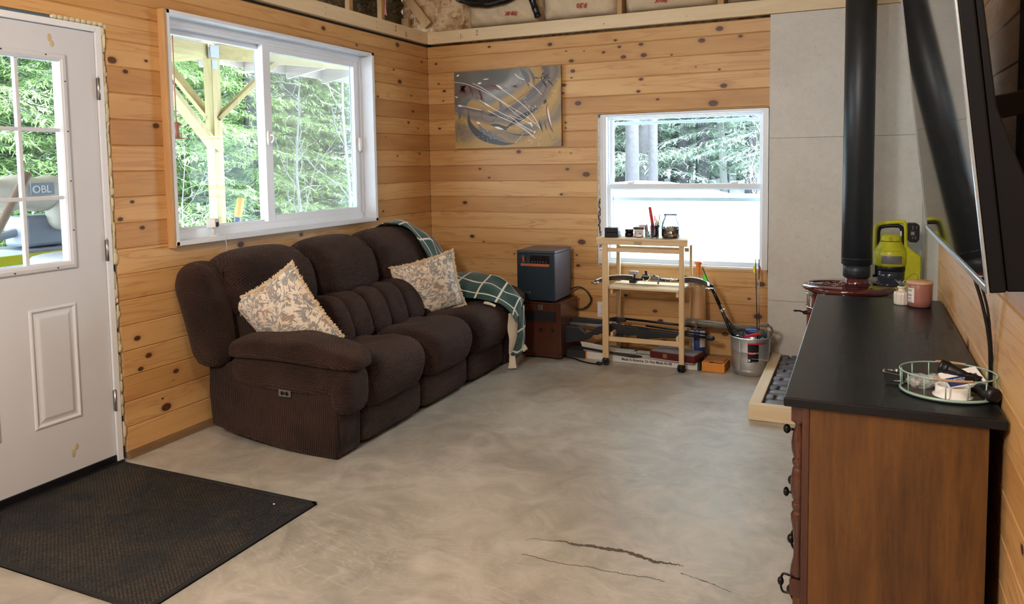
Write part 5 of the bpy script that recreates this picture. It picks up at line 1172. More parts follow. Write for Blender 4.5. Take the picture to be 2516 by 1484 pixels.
w = MB(); w.lathe((2.205, -.12, .001), [(.050, 0), (.052, .004), (.052, .24), (.050, .243)], 32); o = build(w, 'tall_canister', M['blueb']); tag(o, 'blue and white printed tall canister by the wall behind the cart', 'canister')
w = MB(); w.lathe((2.205, -.12, .001), [(.0525, .03), (.0525, .235)], 32, ang=(3.6, 4.3), cap=False); w.lathe((2.205, -.12, .001), [(.0526, .005), (.0526, .05)], 32, ang=(3.4, 6.), cap=False); w.lathe((2.205, -.12, .001), [(.0527, .12), (.0527, .235)], 12, ang=(5.1, 6.0), cap=False); build(w, 'label', flat('mottled label', (.55, .55, .6), .5, var=.7, ns=40), o)
w = MB(); w.lathe((2.205, -.12, .245), [(.001, 0), (.050, 0), (.056, .01), (.058, .03), (.054, .12), (.046, .25), (.034, .33), (.020, .37), (.0165, .40), (.0165, .445), (.022, .452), (.026, .462), (.022, .468), (.001, .468)], 24)
w2 = w; o = build(w, 'plastic_bat', M['tan']); tag(o, 'fat orange-brown plastic bat standing on end against the wall behind the cart', 'bat')
w = MB(); w.lathe((2.205, -.12, .245), [(.0195, .372), (.0172, .40), (.0172, .445), (.0225, .452), (.0265, .462), (.0225, .469), (.001, .469)], 24); build(w, 'handle', M['orangep'], o)
w = MB(); w.tube(smoothline([(1.30, -.35, .012), (1.38, -.36, .008), (1.44, -.40, .006), (1.52, -.43, .006), (1.58, -.44, .008)], 6), .005, 8); w.puff((1.585, -.438, .013), (.022, .012, .012), 3, 5); tag(build(w, 'extension_cord', M['black']), 'black cord and plug on the floor between cabinet and cart wheel', 'cord')
# ------------------------------------------------------------------ bucket
bc = (2.572, -.245, .001)
w = MB(); w.lathe(bc, [(.001, .008), (.100, .008), (.102, 0), (.107, .002), (.107, .022), (.112, .026), (.109, .034), (.112, .042), (.120, .115), (.124, .155), (.1265, .157), (.1245, .163), (.128, .235), (.132, .243), (.134, .248), (.131, .252), (.126, .248), (.118, .14), (.104, .03), (.001, .012)], 48, cap=False)
BU = build(w, 'metal_bucket', M['galv']); tag(BU, 'galvanised metal bucket full of odds and ends on the floor under the window', 'bucket')
w = MB(); w.tube([(bc[0] - .045, bc[1] - .122, .036), (bc[0] - .052, bc[1] - .126, .24)], .0025, 6); build(w, 'seam', M['galv'], BU)
def lab(r0, r1, a0, a1, z0, z1, mt, name, par, d): w = MB(); w.lathe((bc[0], bc[1], .001), [(r0 + d, z0), (r1 + d, z1)], 12, ang=(a0, a1), cap=False); return build(w, name, mt, par)
A0 = 4.70; LBL = lab(.1185, .1278, A0, A0 + .95, .095, .222, M['black'], 'label', BU, .0012)
lab(.1278, .1282, A0, A0 + .95, .215, .224, M['red'], 'label_band', LBL, .002); lab(.1225, .1238, A0 + .02, A0 + .34, .150, .165, M['red'], 'label_band', LBL, .003)
w = MB(); w.lathe((bc[0], bc[1], .001), [(.1225 + .003, .10), (.1268 + .003, .215)], 10, ang=(A0 + .55, A0 + 1.25), cap=False); build(w, 'torn_patch', M['galv'], LBL)
w = MB(); a = A0 + .06; r = .127
for i, ch in enumerate('BEHR'):
    aa = A0 + .06 + i * .085; addtext(w, ch, .013, (bc[0] + r * math.cos(aa), bc[1] + r * math.sin(aa), .1535), (-math.sin(aa), math.cos(aa), 0), (0, 0, 1), bold=.0004)
build(w, 'lettering', M['paper'], LBL)
w = MB(); aa = A0 + .08; w.T = Matrix.Translation((bc[0] + .1235 * math.cos(aa), bc[1] + .1235 * math.sin(aa), 0)) @ Matrix.Rotation(aa - 1.5 * PI, 4, 'Z'); w.box(-.006, .006, -.001, .001, .103, .118); w.box(.015, .085, -.002, .004, .1005, .1012); w.box(.015, .085, -.002, .004, .122, .1225); build(w, 'label_marks', M['paper'], LBL)
def rod(p0, p1, r, name, mt, lb, cat, grp=None, n=8):
    w = MB(); w.tube([p0, p1], r, n); o = build(w, name, mt); return tag(o, lb, cat, grp)
def vane(o, p0, p1, mt, d, wd):
    p0 = Vector(p0); p1 = Vector(p1); ax = (p1 - p0); d = Vector(d); w = MB(); pr = [(0, .0), (.12, .5), (.4, 1.), (.8, .7), (1., .0)]
    vs = [p0 + ax * t + d * (.003 + wd * h) for t, h in pr]; off = ax.normalized().cross(d).normalized() * .0006
    n = len(vs); w._add([v + off for v in vs] + [v - off for v in vs], [tuple(range(n)), tuple(range(2 * n - 1, n - 1, -1))] + [(i, (i + 1) % n, n + (i + 1) % n, n + i) for i in range(n)]); build(w, 'vane', mt, o)
o = rod((2.262, -.27, .692), (2.52, -.24, .06), .0035, 'arrow', M['black'], 'black arrow with neon green vane leaning left out of the bucket', 'arrow')
vane(o, (2.276, -.269, .655), (2.315, -.266, .563), M['limev'], (-.9, .1, -.38), .030); w = MB(); w.tube([(2.262, -.27, .692), (2.257, -.2706, .705)], .0035, 6); build(w, 'nock', M['yellow'], o)
o = rod((2.594, -.20, .755), (2.618, -.22, .05), .003, 'arrow', M['black'], 'black arrow with yellow vane standing at the right of the bucket', 'arrow'); vane(o, (2.596, -.20, .715), (2.598, -.203, .655), M['yelv'], (-1, 0, 0), .018)
o = rod((2.616, -.205, .755), (2.627, -.225, .05), .003, 'arrow', M['blackm'], 'black arrow with red vane standing at the right of the bucket', 'arrow'); vane(o, (2.617, -.206, .715), (2.618, -.208, .66), M['redv'], (1, 0, 0), .010); w = MB(); w.tube([(2.6185, -.209, .62), (2.6235, -.217, .40)], .0037, 8); build(w, 'speckled_wrap', flat('speckled wrap', (.35, .35, .36), .5, var=.9, ns=120), o)
o = rod((2.325, -.262, .550), (2.372, -.258, .445), .012, 'shooting_stick', M['darkm'], 'black ball-topped tripod stick leaning left out of the bucket', 'stick')
w = MB(); w.puff((2.318, -.262, .566), (.017, .017, .017), 2, 6); build(w, 'ball_top', M['blackm'], o)
w = MB(); w.tube([(2.372, -.258, .445), (2.43, -.25, .30), (2.475, -.245, .20), (2.53, -.24, .05)], [.012, .010, .012, .012], 8); w.tube([(2.40, -.25, .38), (2.50, -.235, .24), (2.56, -.23, .06)], .007, 8); build(w, 'leg', M['black'], o)
w = MB(); w.tube([(2.385, -.256, .416), (2.395, -.255, .393)], .014, 10); w.tube([(2.39, -.27, .41), (2.41, -.275, .42)], .003, 6); build(w, 'collar', M['chrome'], o)
w = MB(); w.T = Matrix.Translation((2.49, -.27, .262)) @ Matrix.Rotation(.6, 4, 'Y'); w.box(-.03, .06, -.02, .02, -.006, .006); w.tube([(-.03, -.02, 0), (0, -.02, .05), (.06, -.02, .01)], .004, 6); tag(build(w, 'black_bracket', M['blackm'], None, .001), 'black bent bracket lying in the left of the bucket', 'bracket')
w = MB(); w.puff((2.475, -.255, .255), (.024, .024, .02), 2.2, 8); tag(build(w, 'metal_ball', M['darkm']), 'round dark metal knob at the left rim inside the bucket', 'knob')
w = MB(); w.tube(smoothline([(2.48, -.32, .25), (2.50, -.33, .262), (2.53, -.32, .25), (2.525, -.31, .235)], 5), .003, 6); tag(build(w, 'hook', M['chrome']), 'small chrome hook at the front rim of the bucket', 'hook')
w = MB(); w.T = Matrix.Translation((2.58, -.27, .255)) @ Matrix.Rotation(-.25, 4, 'Y') @ Matrix.Rotation(.3, 4, 'Z'); w.box(-.05, .06, -.012, .012, -.008, .008); tag(build(w, 'red_strip', M['red'], None, .001), 'red and white strip across the front of the bucket', 'strip')
w = MB(); w.puff((2.585, -.20, .268), (.055, .04, .022), 3, 6); tag(build(w, 'blue_cloth', M['blueb']), 'blue cloth bundled at the back of the bucket', 'cloth')
w = MB(); w.puff((2.645, -.22, .262), (.04, .04, .025), 2.6, 6, lambda q, p: p + Vector((0, 0, .006 * math.sin(p.x * 200)))); tag(build(w, 'green_cord_bundle', flat('dark green cord', (.03, .06, .05), .7, bs=1., bscale=120)), 'dark green cord bundle at the right of the bucket', 'cord')
w = MB(); w.puff((2.662, -.29, .335), (.032, .012, .014), 2.6, 6); w.tube(smoothline([(2.68, -.29, .330), (2.702, -.288, .325), (2.712, -.285, .30), (2.705, -.283, .27)], 5), .007, 8); w.puff((2.693, -.285, .272), (.014, .014, .026), 3, 5); w.tube([(2.685, -.284, .25), (2.655, -.27, .20)], .006, 6)
tag(build(w, 'hand_drill_crank', wood('worn grey handle', (.22, .17, .13), (.12, .09, .07), 'X', 2., .5)), 'worn wooden hand crank hooked on the right rim of the bucket', 'crank')
# ------------------------------------------------------------------ hearth
H = thing('hearth_pad', 'low hearth framed in pale lumber with dark stone pavers under the stove', 'hearth', (3.1, -.6, 0))
w = MB(); w.box(2.685, 2.748, -1.165, -.013, .001, .090); build(w, 'frame_board', M['palev'], H, .003)
w = MB(); w.box(2.685, XR - .002, -1.215, -1.166, .001, .088); build(w, 'frame_board', M['pale'], H, .003)
w = MB(); w.box(2.748, XR - .002, -1.165, -.013, .001, .066); build(w, 'mortar_bed', M['mortar'], H)
w = MB(); y = -1.155; row = 0
while y < -.03:
    h = R.uniform(.085, .115); x = 2.754 + (row % 2) * .05
    if row % 2: w.puff((2.776, y + h / 2, .070), (.022, h / 2 - .006, .012), 6, 4)
    while x < 3.55:
        wd = R.uniform(.10, .15); x1_ = min(x + wd, 3.568)
        w.puff(((x + x1_) / 2, y + h / 2, .070), ((x1_ - x) / 2 - .006, h / 2 - .006, .013), 6, 4); x = x1_
    y += h; row += 1
build(w, 'stone_pavers', M['slate'], H)
# ------------------------------------------------------------------ stove
SX, SY = 3.168, -.60; RX, RY = .243, .215
ST = thing('wood_stove', 'small burgundy enamel wood stove behind the black topped dresser', 'stove', (SX, SY, .084))
w = MB(); w.lathe((SX, SY, 0), [(.215, .15), (.232, .17), (.232, .635), (.215, .65)], 48, sy=RY / RX); build(w, 'body', M['burg'], ST)
w = MB(); w.lathe((SX, SY, 0), [(.232, .640), (.252, .646), (.258, .658), (.252, .672), (.23, .680), (.001, .683)], 64, sy=RY / RX); TPp = build(w, 'top_plate', M['burg'], ST)
w = MB()
for r in (.165, .15, .10, .055, .02):
    w.tube([(SX - .055 + r * math.cos(2 * PI * k / 40), SY - .035 + r * .62 * math.sin(2 * PI * k / 40), .684) for k in range(40)], .0028, 6, closed=True)
for k in range(10):
    a = 2 * PI * k / 10; w.puff((SX - .055 + .078 * math.cos(a), SY - .035 + .048 * math.sin(a), .684), (.012, .008, .003), 2, 4)
build(w, 'cast_ornament', M['burg'], TPp)
w = MB(); w.lathe((SX, SY, 0), [(.20, .10), (.235, .12), (.235, .145), (.215, .155)], 40, sy=RY / RX); build(w, 'base_ring', M['burg'], ST)
for a in (.7, 2.4, 3.9, 5.5): w = MB(); w.tube([(SX + .19 * math.cos(a), SY + .155 * math.sin(a), .125), (SX + .21 * math.cos(a), SY + .17 * math.sin(a), .085)], [.02, .013], 10); build(w, 'leg', M['burg'], ST)
w = MB()
for z in (.54, .62): w.tube([(SX + .235 * math.cos(a), SY + .235 * RY / RX * math.sin(a), z) for a in [2 * PI * k / 40 for k in range(40)]], .004, 6, closed=True)
build(w, 'trim_band', M['burg'], ST)
w = MB(); w.xz([(3.05, .25), (3.29, .25), (3.29, .53), (3.25, .57), (3.09, .57), (3.05, .53)], SY - .205, SY - .170); build(w, 'door', M['burg'], ST, .006)
w = MB(); w.tube([(SX - .222, SY - .02, .50), (SX - .245, SY - .03, .498)], .012, 10); w.tube(smoothline([(SX - .245, SY - .03, .498), (SX - .262, SY - .05, .51), (SX - .285, SY - .06, .512)], 4), .0045, 8); w.puff((SX - .29, SY - .06, .512), (.012, .008, .006), 2, 5); build(w, 'draft_knob', M['darkm'], ST)
w = MB(); w.lathe((3.205, -.585, 0), [(.062, .673), (.070, .678), (.064, .688), (.064, .735)], 32); build(w, 'flue_collar', M['burg'], ST)
PI_ = thing('stove_pipe', 'tall matt black stove pipe rising from the burgundy stove', 'pipe', (3.205, -.585, .700))
w = MB(); w.lathe((3.205, -.585, 0), [(.071, .722), (.073, .725), (.073, .755), (.0735, .800)], 48); build(w, 'lower_section', M['pipe'], PI_)
w = MB(); w.lathe((3.205, -.585, 0), [(.078, .795), (.0825, .797), (.0825, ZC)], 48); PU = build(w, 'upper_section', M['pipe'], PI_)
w = MB(); w.lathe((3.205, -.585, 0), [(.083, .828), (.0845, .830), (.083, .833)], 48, cap=False); w.lathe((3.205, -.585, 0), [(.0738, .744), (.0745, .746), (.0738, .748)], 48, cap=False); build(w, 'seam_ring', M['pipe'], PU)
w = MB()
for a, z in ((4.3, .845), (5.9, .845), (1., .845)): w.puff((3.205 + .0835 * math.cos(a), -.585 + .0835 * math.sin(a), z), (.003, .003, .003), 2, 4)
build(w, 'screw', M['ink'], PU)
# ------------------------------------------------------------------ lime cordless vacuum behind the stove
TV_ = Matrix.Translation((-.012, 0, .035))
V = thing('cordless_vacuum', 'lime green cordless vacuum with smoky bin and black battery behind the stove', 'vacuum', (3.43, -.30, .085))
vy = -.30
w = MB(); w.T = TV_; w.lathe((3.405, vy, 0), [(.060, .036), (.072, .10), (.074, .50), (.078, .66), (.080, .70)], 32); build(w, 'dust_bin', M['bin'], V)
w = MB(); w.T = TV_; w.lathe((3.405, vy, 0), [(.082, .695), (.084, .70), (.084, .722), (.080, .726)], 32); w.box(3.318, 3.345, vy - .03, vy + .01, .655, .73); w.box(3.306, 3.33, vy - .03, vy - .01, .652, .668); build(w, 'bin_collar', M['black'], V, .003)
w = MB(); w.T = TV_; w.lathe((3.402, vy, 0), [(.084, .722), (.092, .735), (.094, .80), (.090, .815), (.064, .865), (.060, .872), (.058, .905), (.050, .912), (.001, .914)], 40); build(w, 'motor_housing', M['lime'], V)
w = MB(); w.T = TV_; w.lathe((3.402, vy, 0), [(.0945, .742), (.0955, .746), (.0955, .786), (.0945, .790)], 20, ang=(4.15, 5.4), cap=False); build(w, 'grey_window', M['greyp'], V)
w = MB(); w.T = TV_; w.lathe((3.402, vy, 0), [(.0905, .812), (.0885, .818)], 20, ang=(4.25, 5.3), cap=False); w.lathe((3.402, vy, 0), [(.0605, .872), (.0600, .876)], 20, ang=(3.6, 5.6), cap=False)
for i in range(5):
    for j in range(6): a = 4.55 + j * .06; w.puff((3.402 + .060 * math.cos(a), vy + .060 * math.sin(a), .878 + i * .005), (.0013, .0013, .0013), 2, 3)
build(w, 'vent_slots', M['blackm'], V)
w = MB(); w.T = TV_; hp = smoothline([(3.322, vy, .76), (3.319, vy, .86), (3.320, vy, .935), (3.335, vy, .970), (3.39, vy, .984), (3.455, vy, .989), (3.478, vy, .975), (3.482, vy, .90), (3.484, vy, .80), (3.49, vy, .74)], 6); w.tube([(p.x, p.y, p.z) for p in hp], .0135, 10); build(w, 'handle', M['lime'], V)
w = MB(); w.T = TV_; hp = smoothline([(3.333, vy - .002, .80), (3.332, vy - .002, .90), (3.338, vy - .002, .945), (3.36, vy - .002, .960), (3.42, vy - .002, .966), (3.458, vy - .002, .955), (3.464, vy - .002, .90), (3.466, vy - .002, .82)], 6); w.tube(hp, .0125, 10); build(w, 'inner_grip', M['black'], V)
w = MB(); w.T = TV_; w.box(3.452, 3.462, vy - .014, vy + .002, .90, .935); build(w, 'trigger', M['paper'], V, .003)
w = MB(); w.T = TV_; w.xz([(3.492, .885), (3.492, .985), (3.535, .985), (3.553, .972), (3.553, .888), (3.540, .870), (3.500, .872)], vy - .045, vy + .03); BT = build(w, 'battery', M['black'], V, .005)
w = MB(); w.T = TV_
for x, z0, z1 in ((3.517, .945, .970), (3.537, .955, .968), (3.517, .892, .906), (3.531, .892, .908)): w.box(x - .0015, x + .0015, vy - .0462, vy - .045, z0, z1)
w.box(3.508, 3.526, vy - .0462, vy - .045, .915, .935); build(w, 'battery_marks', M['inkg'], BT)
w = MB(); w.T = TV_; w.xz([(3.478, .72), (3.488, .85), (3.50, .84), (3.545, .80), (3.566, .785), (3.566, .60), (3.55, .05), (3.49, .05), (3.478, .60)], vy - .03, vy + .035); build(w, 'spine', M['lime'], V, .008)
# ------------------------------------------------------------------ dresser
DX0, DX1, DY0_, DY1_, DZ = 3.033, 3.568, -3.212, -1.42, .743
DR = thing('dresser', 'large brown wooden dresser with black painted top against the right wall', 'dresser', (3.3, -2.3, 0))
w = MB(); w.box(DX0, DX1, DY0_, DY1_, DZ - .026, DZ); build(w, 'top', M['top'], DR, .004, 3)
w = MB(); w.box(DX0 + .055, 3.532, -3.192, -3.170, .01, DZ - .026); build(w, 'side_panel', M['dresser'], DR, .002)
w = MB(); w.box(DX0 + .055, 3.532, -1.46, -1.44, .01, DZ - .026); build(w, 'side_panel', M['dresser'], DR, .002)
w = MB(); w.box(DX0 + .049, DX0 + .068, -3.197, -3.165, .01, DZ - .026); build(w, 'front_stile', M['dresser_d'], DR, .002)
w = MB(); w.box(DX0 + .055, 3.53, -3.170, -1.46, .01, DZ - .026); build(w, 'carcass', M['dresser'], DR)
for ya in (-3.165, -1.49):
    px_, py_ = DX0 + .040, ya
    w = MB(); w.box(px_ - .021, px_ + .02, py_ - .022, py_ + .022, .668, DZ - .027); build(w, 'corner_block', M['dresser_d'], DR, .002); w = MB(); w.box(px_ - .021, px_ + .02, py_ - .022, py_ + .022, .155, .205); build(w, 'corner_block', M['dresser_d'], DR, .002)
    w = MB(); pr = [(.018, .206), (.0215, .216), (.019, .235), (.0125, .265), (.0115, .30), (.015, .345), (.0205, .375), (.021, .39), (.016, .400), (.0145, .404), (.0185, .412), (.0185, .425), (.0135, .430), (.018, .440), (.0215, .460), (.0222, .482), (.0213, .486), (.0213, .490), (.020, .510), (.0165, .528), (.0135, .533), (.0185, .540), (.0185, .552), (.0140, .558), (.0205, .580), (.0218, .603), (.0175, .630), (.0115, .648), (.0118, .658), (.0195, .664), (.020, .668)]
    w.lathe((px_, py_, 0), pr, 24); build(w, 'turned_post', M['dresser_d'], DR)
    w = MB(); w.box(px_ - .012, px_ + .02, py_ - .016, py_ + .022, .0, .155); build(w, 'corner_foot', M['dresser'], DR, .002)
yy = [-3.14, -2.60, -2.05, -1.515]
for (z0, z1) in ((.53, .70), (.345, .515), (.16, .33), (.02, .145)):
    for i in range(3):
        w = MB(); w.box(DX0 + .042, DX0 + .058, yy[i] + .01, yy[i + 1] - .01, z0, z1); dw = build(w, 'drawer', M['dresser'], DR, .004)
        zc = (z0 + z1) / 2
        for yk in ([(yy[i] + yy[i + 1]) / 2] if z0 > .5 else [yy[i] + .12, yy[i + 1] - .12]):
            w = MB(); X = DX0 + .042
            if z0 > .5: w.tube([(X, yk, zc), (X - .02, yk, zc)], .006, 8); w.puff((X - .028, yk, zc), (.014, .015, .015), 2, 7, lambda q, p: p + Vector((0, .0015 * math.sin(q.z * 14), .0015 * math.sin(q.y * 14)))); build(w, 'knob', M['darkm'], dw)
            else: w.tube(smoothline([(X, yk, zc + .028), (X - .022, yk, zc + .030), (X - .032, yk, zc), (X - .022, yk, zc - .030), (X, yk, zc - .028)], 6), .0042, 8); w.puff((X - .032, yk, zc), (.011, .013, .015), 2, 6); build(w, 'pull', M['darkm'], dw)
w = MB(); X = DX0 + .030; yk = -3.165; zc = .178
w.tube(smoothline([(X - .010, yk, zc + .026), (X - .030, yk, zc + .026), (X - .036, yk, zc), (X - .030, yk, zc - .026), (X - .010, yk, zc - .026)], 6), .0035, 8); w.puff((X - .036, yk, zc + .004), (.009, .010, .012), 2, 6, lambda q, p: p + Vector((0, .0015 * math.sin(q.z * 14), .0015 * math.sin(q.y * 14)))); build(w, 'pull', M['darkm'], DR)
for zc, s in ((.628, 1.), (.44, .8)):
    w = MB(); w.tube([(X - .006, yk + .03, zc), (X - .022, yk + .03, zc)], .004, 8); w.puff((X - .026, yk + .03, zc), (.010 * s, .012, .012), 2, 7, lambda q, p: p + Vector((0, .0015 * math.sin(q.z * 14), .0015 * math.sin(q.y * 14)))); build(w, 'knob', M['darkm'], DR)
# ---- on the dresser
zt = DZ + .0004
w = MB(); w.lathe((3.468, -1.60, zt), [(.042, 0), (.048, .003), (.0505, .03), (.0515, .098), (.050, .102)], 48); o = build(w, 'candle', M['mauve']); tag(o, 'mauve glass candle with light wooden lid and white label on the dresser', 'candle')
w = MB(); w.lathe((3.468, -1.60, zt + .102), [(.0515, 0), (.0525, .002), (.0525, .011), (.051, .0125), (.001, .0128)], 48); build(w, 'wooden_lid', M['lidw'], o)
w = MB(); w.lathe((3.468, -1.60, zt), [(.0512, .022), (.0521, .086)], 12, ang=(3.55, 4.22), cap=False); LB = build(w, 'label', M['paper'], o)
w = MB()
for z, n_ in ((.078, 9), (.073, 8), (.057, 8), (.052, 8), (.042, 8), (.036, 7), (.027, 9)):
    for i in range(n_): aa = 3.60 + i * .055; w.cbox((3.468 + .0524 * math.cos(aa), -1.60 + .0524 * math.sin(aa), zt + z), (.0011, .0009, .0014))
build(w, 'label_text', M['inkg'], LB)
w = MB(); c = (3.398, -1.575, zt); n = 28
def fl(u, v):
    pr = [(.028, 0), (.031, .003), (.032, .02), (.032, .050), (.030, .057), (.020, .061), (.0145, .064), (.014, .073), (.0185, .076), (.0195, .080), (.017, .083), (.012, .083)]
    x = v * (len(pr) - 1); i = min(int(x), len(pr) - 2); f = x - i; r = pr[i][0] * (1 - f) + pr[i + 1][0] * f; z = pr[i][1] * (1 - f) + pr[i + 1][1] * f
    a = u * 2 * PI; r *= 1 + (.025 * math.cos(a * 14) if i < 4 else 0)
    return (c[0] + r * math.cos(a), c[1] + r * math.sin(a), c[2] + z)
w.grid(fl, 112, 44, cu=True, uv=False); o = build(w, 'bud_vase', M['ceram']); tag(o, 'small white ribbed ceramic bottle beside the mauve candle', 'vase')
w = MB(); w.tube([(3.38, -1.585, zt + .068), (3.372, -1.59, zt + .075), (3.376, -1.59, zt + .062)], .0016, 6); build(w, 'neck_charm', M['brass'], o)
w = MB()
for k in range(26):
    a = R.uniform(0, 2 * PI); l = R.uniform(.012, .035); w.tube([(c[0], c[1], zt + .08), (c[0] + l * math.cos(a) * .9, c[1] + l * math.sin(a) * .5, zt + .09 + l * .7)], [.0016, .0005], 4)
for k in range(9): w.puff((c[0] + R.uniform(-.012, .012), c[1] + R.uniform(-.006, .006), zt + .09 + R.uniform(0, .02)), (.004, .004, .004), 2, 3)
tag(build(w, 'dried_sprig', flat('silvery dried sprig', (.35, .34, .30), .5, .4)), 'silvery dried sprig in the white bottle', 'sprig')
w = MB(); w.tube(smoothline([(c[0], c[1], zt + .085), (c[0] + .02, c[1], zt + .12), (c[0] + .045, c[1], zt + .140), (c[0] + .062, c[1], zt + .135), (c[0] + .062, c[1], zt + .11), (c[0] + .05, c[1] - .005, zt + .09), (c[0] + .036, c[1], zt + .075)], 6), .0009, 6)
tag(build(w, 'wire_loop', M['twig']), 'thin dark wire loop arching from the white bottle over the candle', 'wire')
# wire tray
tc = (3.452, -3.005, zt); RA, RB = .1135, .150
TR = thing('wire_tray', 'mint green oval wire tray of odds and ends on the near end of the dresser', 'tray', tc)
T = Matrix.Translation((tc[0], tc[1], 0)); ell = lambda a, s=1.: Vector((RA * s * math.cos(a), RB * s * math.sin(a), 0))
RA, RB = .118, .105
w = MB(); w.T = T; w.lathe((0, 0, zt + .001), [(.001, 0), (1., 0), (1., .003), (.001, .003)], 48, sx=RA, sy=RB); build(w, 'base_plate', flat('dark tray base', (.07, .055, .05), .5), TR)
w = MB(); w.T = T
w.tube([ell(2 * PI * k / 64) + Vector((0, 0, zt + .007)) for k in range(64)], .0042, 8, closed=True); build(w, 'bottom_rim', M['mint'], TR)
w = MB(); w.T = T; w.tube([ell(2 * PI * k / 64, 1.02) + Vector((0, 0, zt + .062)) for k in range(64)], .0024, 8, closed=True); TRM = build(w, 'top_rim', M['mint'], TR)
w = MB(); w.T = T
for k in range(14): w = MB(); w.T = T; a = 2 * PI * (k + .25) / 14; w.tube([ell(a) + Vector((0, 0, zt + .006)), ell(a, 1.02) + Vector((0, 0, zt + .062))], .0018, 8); build(w, 'wire_upright', M['mint'], TR)
for a0, a1 in ((4.35, 5.15), (1.10, 1.75)):
    w = MB(); w.T = T; pts = [ell(a0 + (a1 - a0) * k / 60, 1.02) + Vector((0, 0, zt + .0635)) for k in range(61)]; w.tube(pts, [.0036 + .0008 * math.sin(k * 2.2) for k in range(61)], 8); build(w, 'rope_wrapped_handle', M['jute'], TRM)
# contents
w = MB(); c = (3.462, -3.040, zt + .0042); w.lathe(c, [(.001, 0), (.050, 0), (.050, .002), (.043, .004), (.043, .028), (.040, .030), (.034, .028), (.034, .006)], 48, cap=False); tag(build(w, 'white_roll', M['paper']), 'white spool of ribbon lying in the wire tray', 'roll')
w = MB(); w.T = Matrix.Translation((3.487, -3.012, zt + .042)) @ Matrix.Rotation(.30, 4, 'Z') @ Matrix.Rotation(-.22, 4, 'Y') @ Matrix.Rotation(.45, 4, 'X'); T0 = w.T
w.box(-.05, .05, -.032, .032, 0, .012); o = build(w, 'card_box', M['paper'], None, .001); tag(o, 'white box of playing cards with dark blue label lying on the white spool', 'box')
w = MB(); w.T = T0; w.box(-.044, .040, -.028, .006, .0121, .0126); LB = build(w, 'blue_label', M['blue'], o)
w = MB(); w.T = T0; vs, fs = textmesh('SENIOR BRAND HIGH QUALITY\nPLAYING CARDS', .0068, (-.002, -.006, .0127), (1, 0, 0), (0, 1, 0), align='CENTER', extr=.0001); w._add(vs, fs); build(w, 'lettering', M['paper'], LB)
w = MB(); w.puff((3.385, -2.985, zt + .022), (.034, .030, .018), 2.4, 12, lambda q, p: p + Vector((.003 * math.sin(p.z * 300 + p.y * 90), .003 * math.sin(p.x * 210), .004 * math.sin(p.x * 170 + p.y * 230)))); w.puff((3.43, -2.975, zt + .026), (.03, .03, .014), 2.4, 12, lambda q, p: p + Vector((.003 * math.sin(p.z * 300 + p.y * 90), .003 * math.sin(p.x * 210), .004 * math.sin(p.x * 170 + p.y * 230))))
tag(build(w, 'plastic_bag', M['bag']), 'crinkled clear plastic bag at the left inside the wire tray', 'bag')
w = MB(); w.T = Matrix.Translation((3.415, -2.945, zt + .006)); w.box(-.05, .04, -.015, .02, 0, .004); tag(build(w, 'green_card', flat('pale green card', (.22, .33, .27), .5)), 'pale green card lying at the back of the wire tray', 'card')
FL = thing('flashlight', 'ribbed black flashlight resting across the rim of the wire tray', 'flashlight', (3.47, -2.97, zt + .05))
a = Vector((3.435, -2.985, zt + .072)); b = Vector((3.530, -3.020, zt + .045)); 
w = MB(); prof = [(0, .021), (.04, .0225), (.10, .022), (.105, .0205), (.12, .0205), (.125, .0215), (.22, .020), (.225, .0185), (.24, .0185), (.36, .0165), (.50, .0135), (.60, .0125), (.61, .0115), (.75, .0115), (.76, .013), (1., .013)]
w.tube([a.lerp(b, t) for t, r in prof], [r for t, r in prof], 24); build(w, 'body', M['black'], FL)
w = MB(); w.tube([a.lerp(b, -.005), a.lerp(b, .002)], .019, 20); build(w, 'lens', M['screenm'], FL)
w = MB(); w.tube([a.lerp(b, .70) + Vector((0, 0, .0)), b + Vector((0, 0, .001))], .0136, 16); w.box(3.492, 3.512, -3.036, -3.012, zt + .044, zt + .062); build(w, 'clip', M['darkm'], FL)
SC = thing('spotting_scope', 'black tube flashlight lying half out of the right side of the wire tray', 'flashlight', (3.55, -3.06, zt))
a = Vector((3.502, -2.985, zt + .030)); b = Vector((3.556, -3.085, zt + .026))
w = MB(); w.tube([a, a.lerp(b, .6), a.lerp(b, .62), b, b + (b - a) * .03], [.015, .017, .020, .020, .012], 20); build(w, 'body', M['black'], SC)
w = MB(); w.puff(b + Vector((-.008, -.004, .004)), (.005, .004, .005), 2, 5); build(w, 'button', M['darkm'], SC)
GN = thing('handheld_tool', 'black boxy tool with metal screws beside the left rim of the wire tray', 'tool', (3.32, -2.955, zt))
w = MB(); w.T = Matrix.Translation((3.320, -2.955, zt)) @ Matrix.Rotation(-.15, 4, 'Z'); w.xz([(-.022, .004), (-.030, .034), (-.024, .036), (.024, .030), (.028, .006)], -.012, .012); build(w, 'body', M['black'], GN, .002)
w = MB(); w.T = Matrix.Translation((3.320, -2.955, zt)) @ Matrix.Rotation(-.15, 4, 'Z'); w.tube([(-.018, 0, .040), (.004, 0, .038)], .0016, 6); w.tube([(.006, 0, .030), (.006, 0, .044)], .004, 8); w.tube([(-.028, -.01, .036), (-.028, .01, .036)], .003, 6); w.tube([(.0, -.014, .012), (.03, -.014, .014)], .0016, 6); build(w, 'screws', M['steel'], GN)
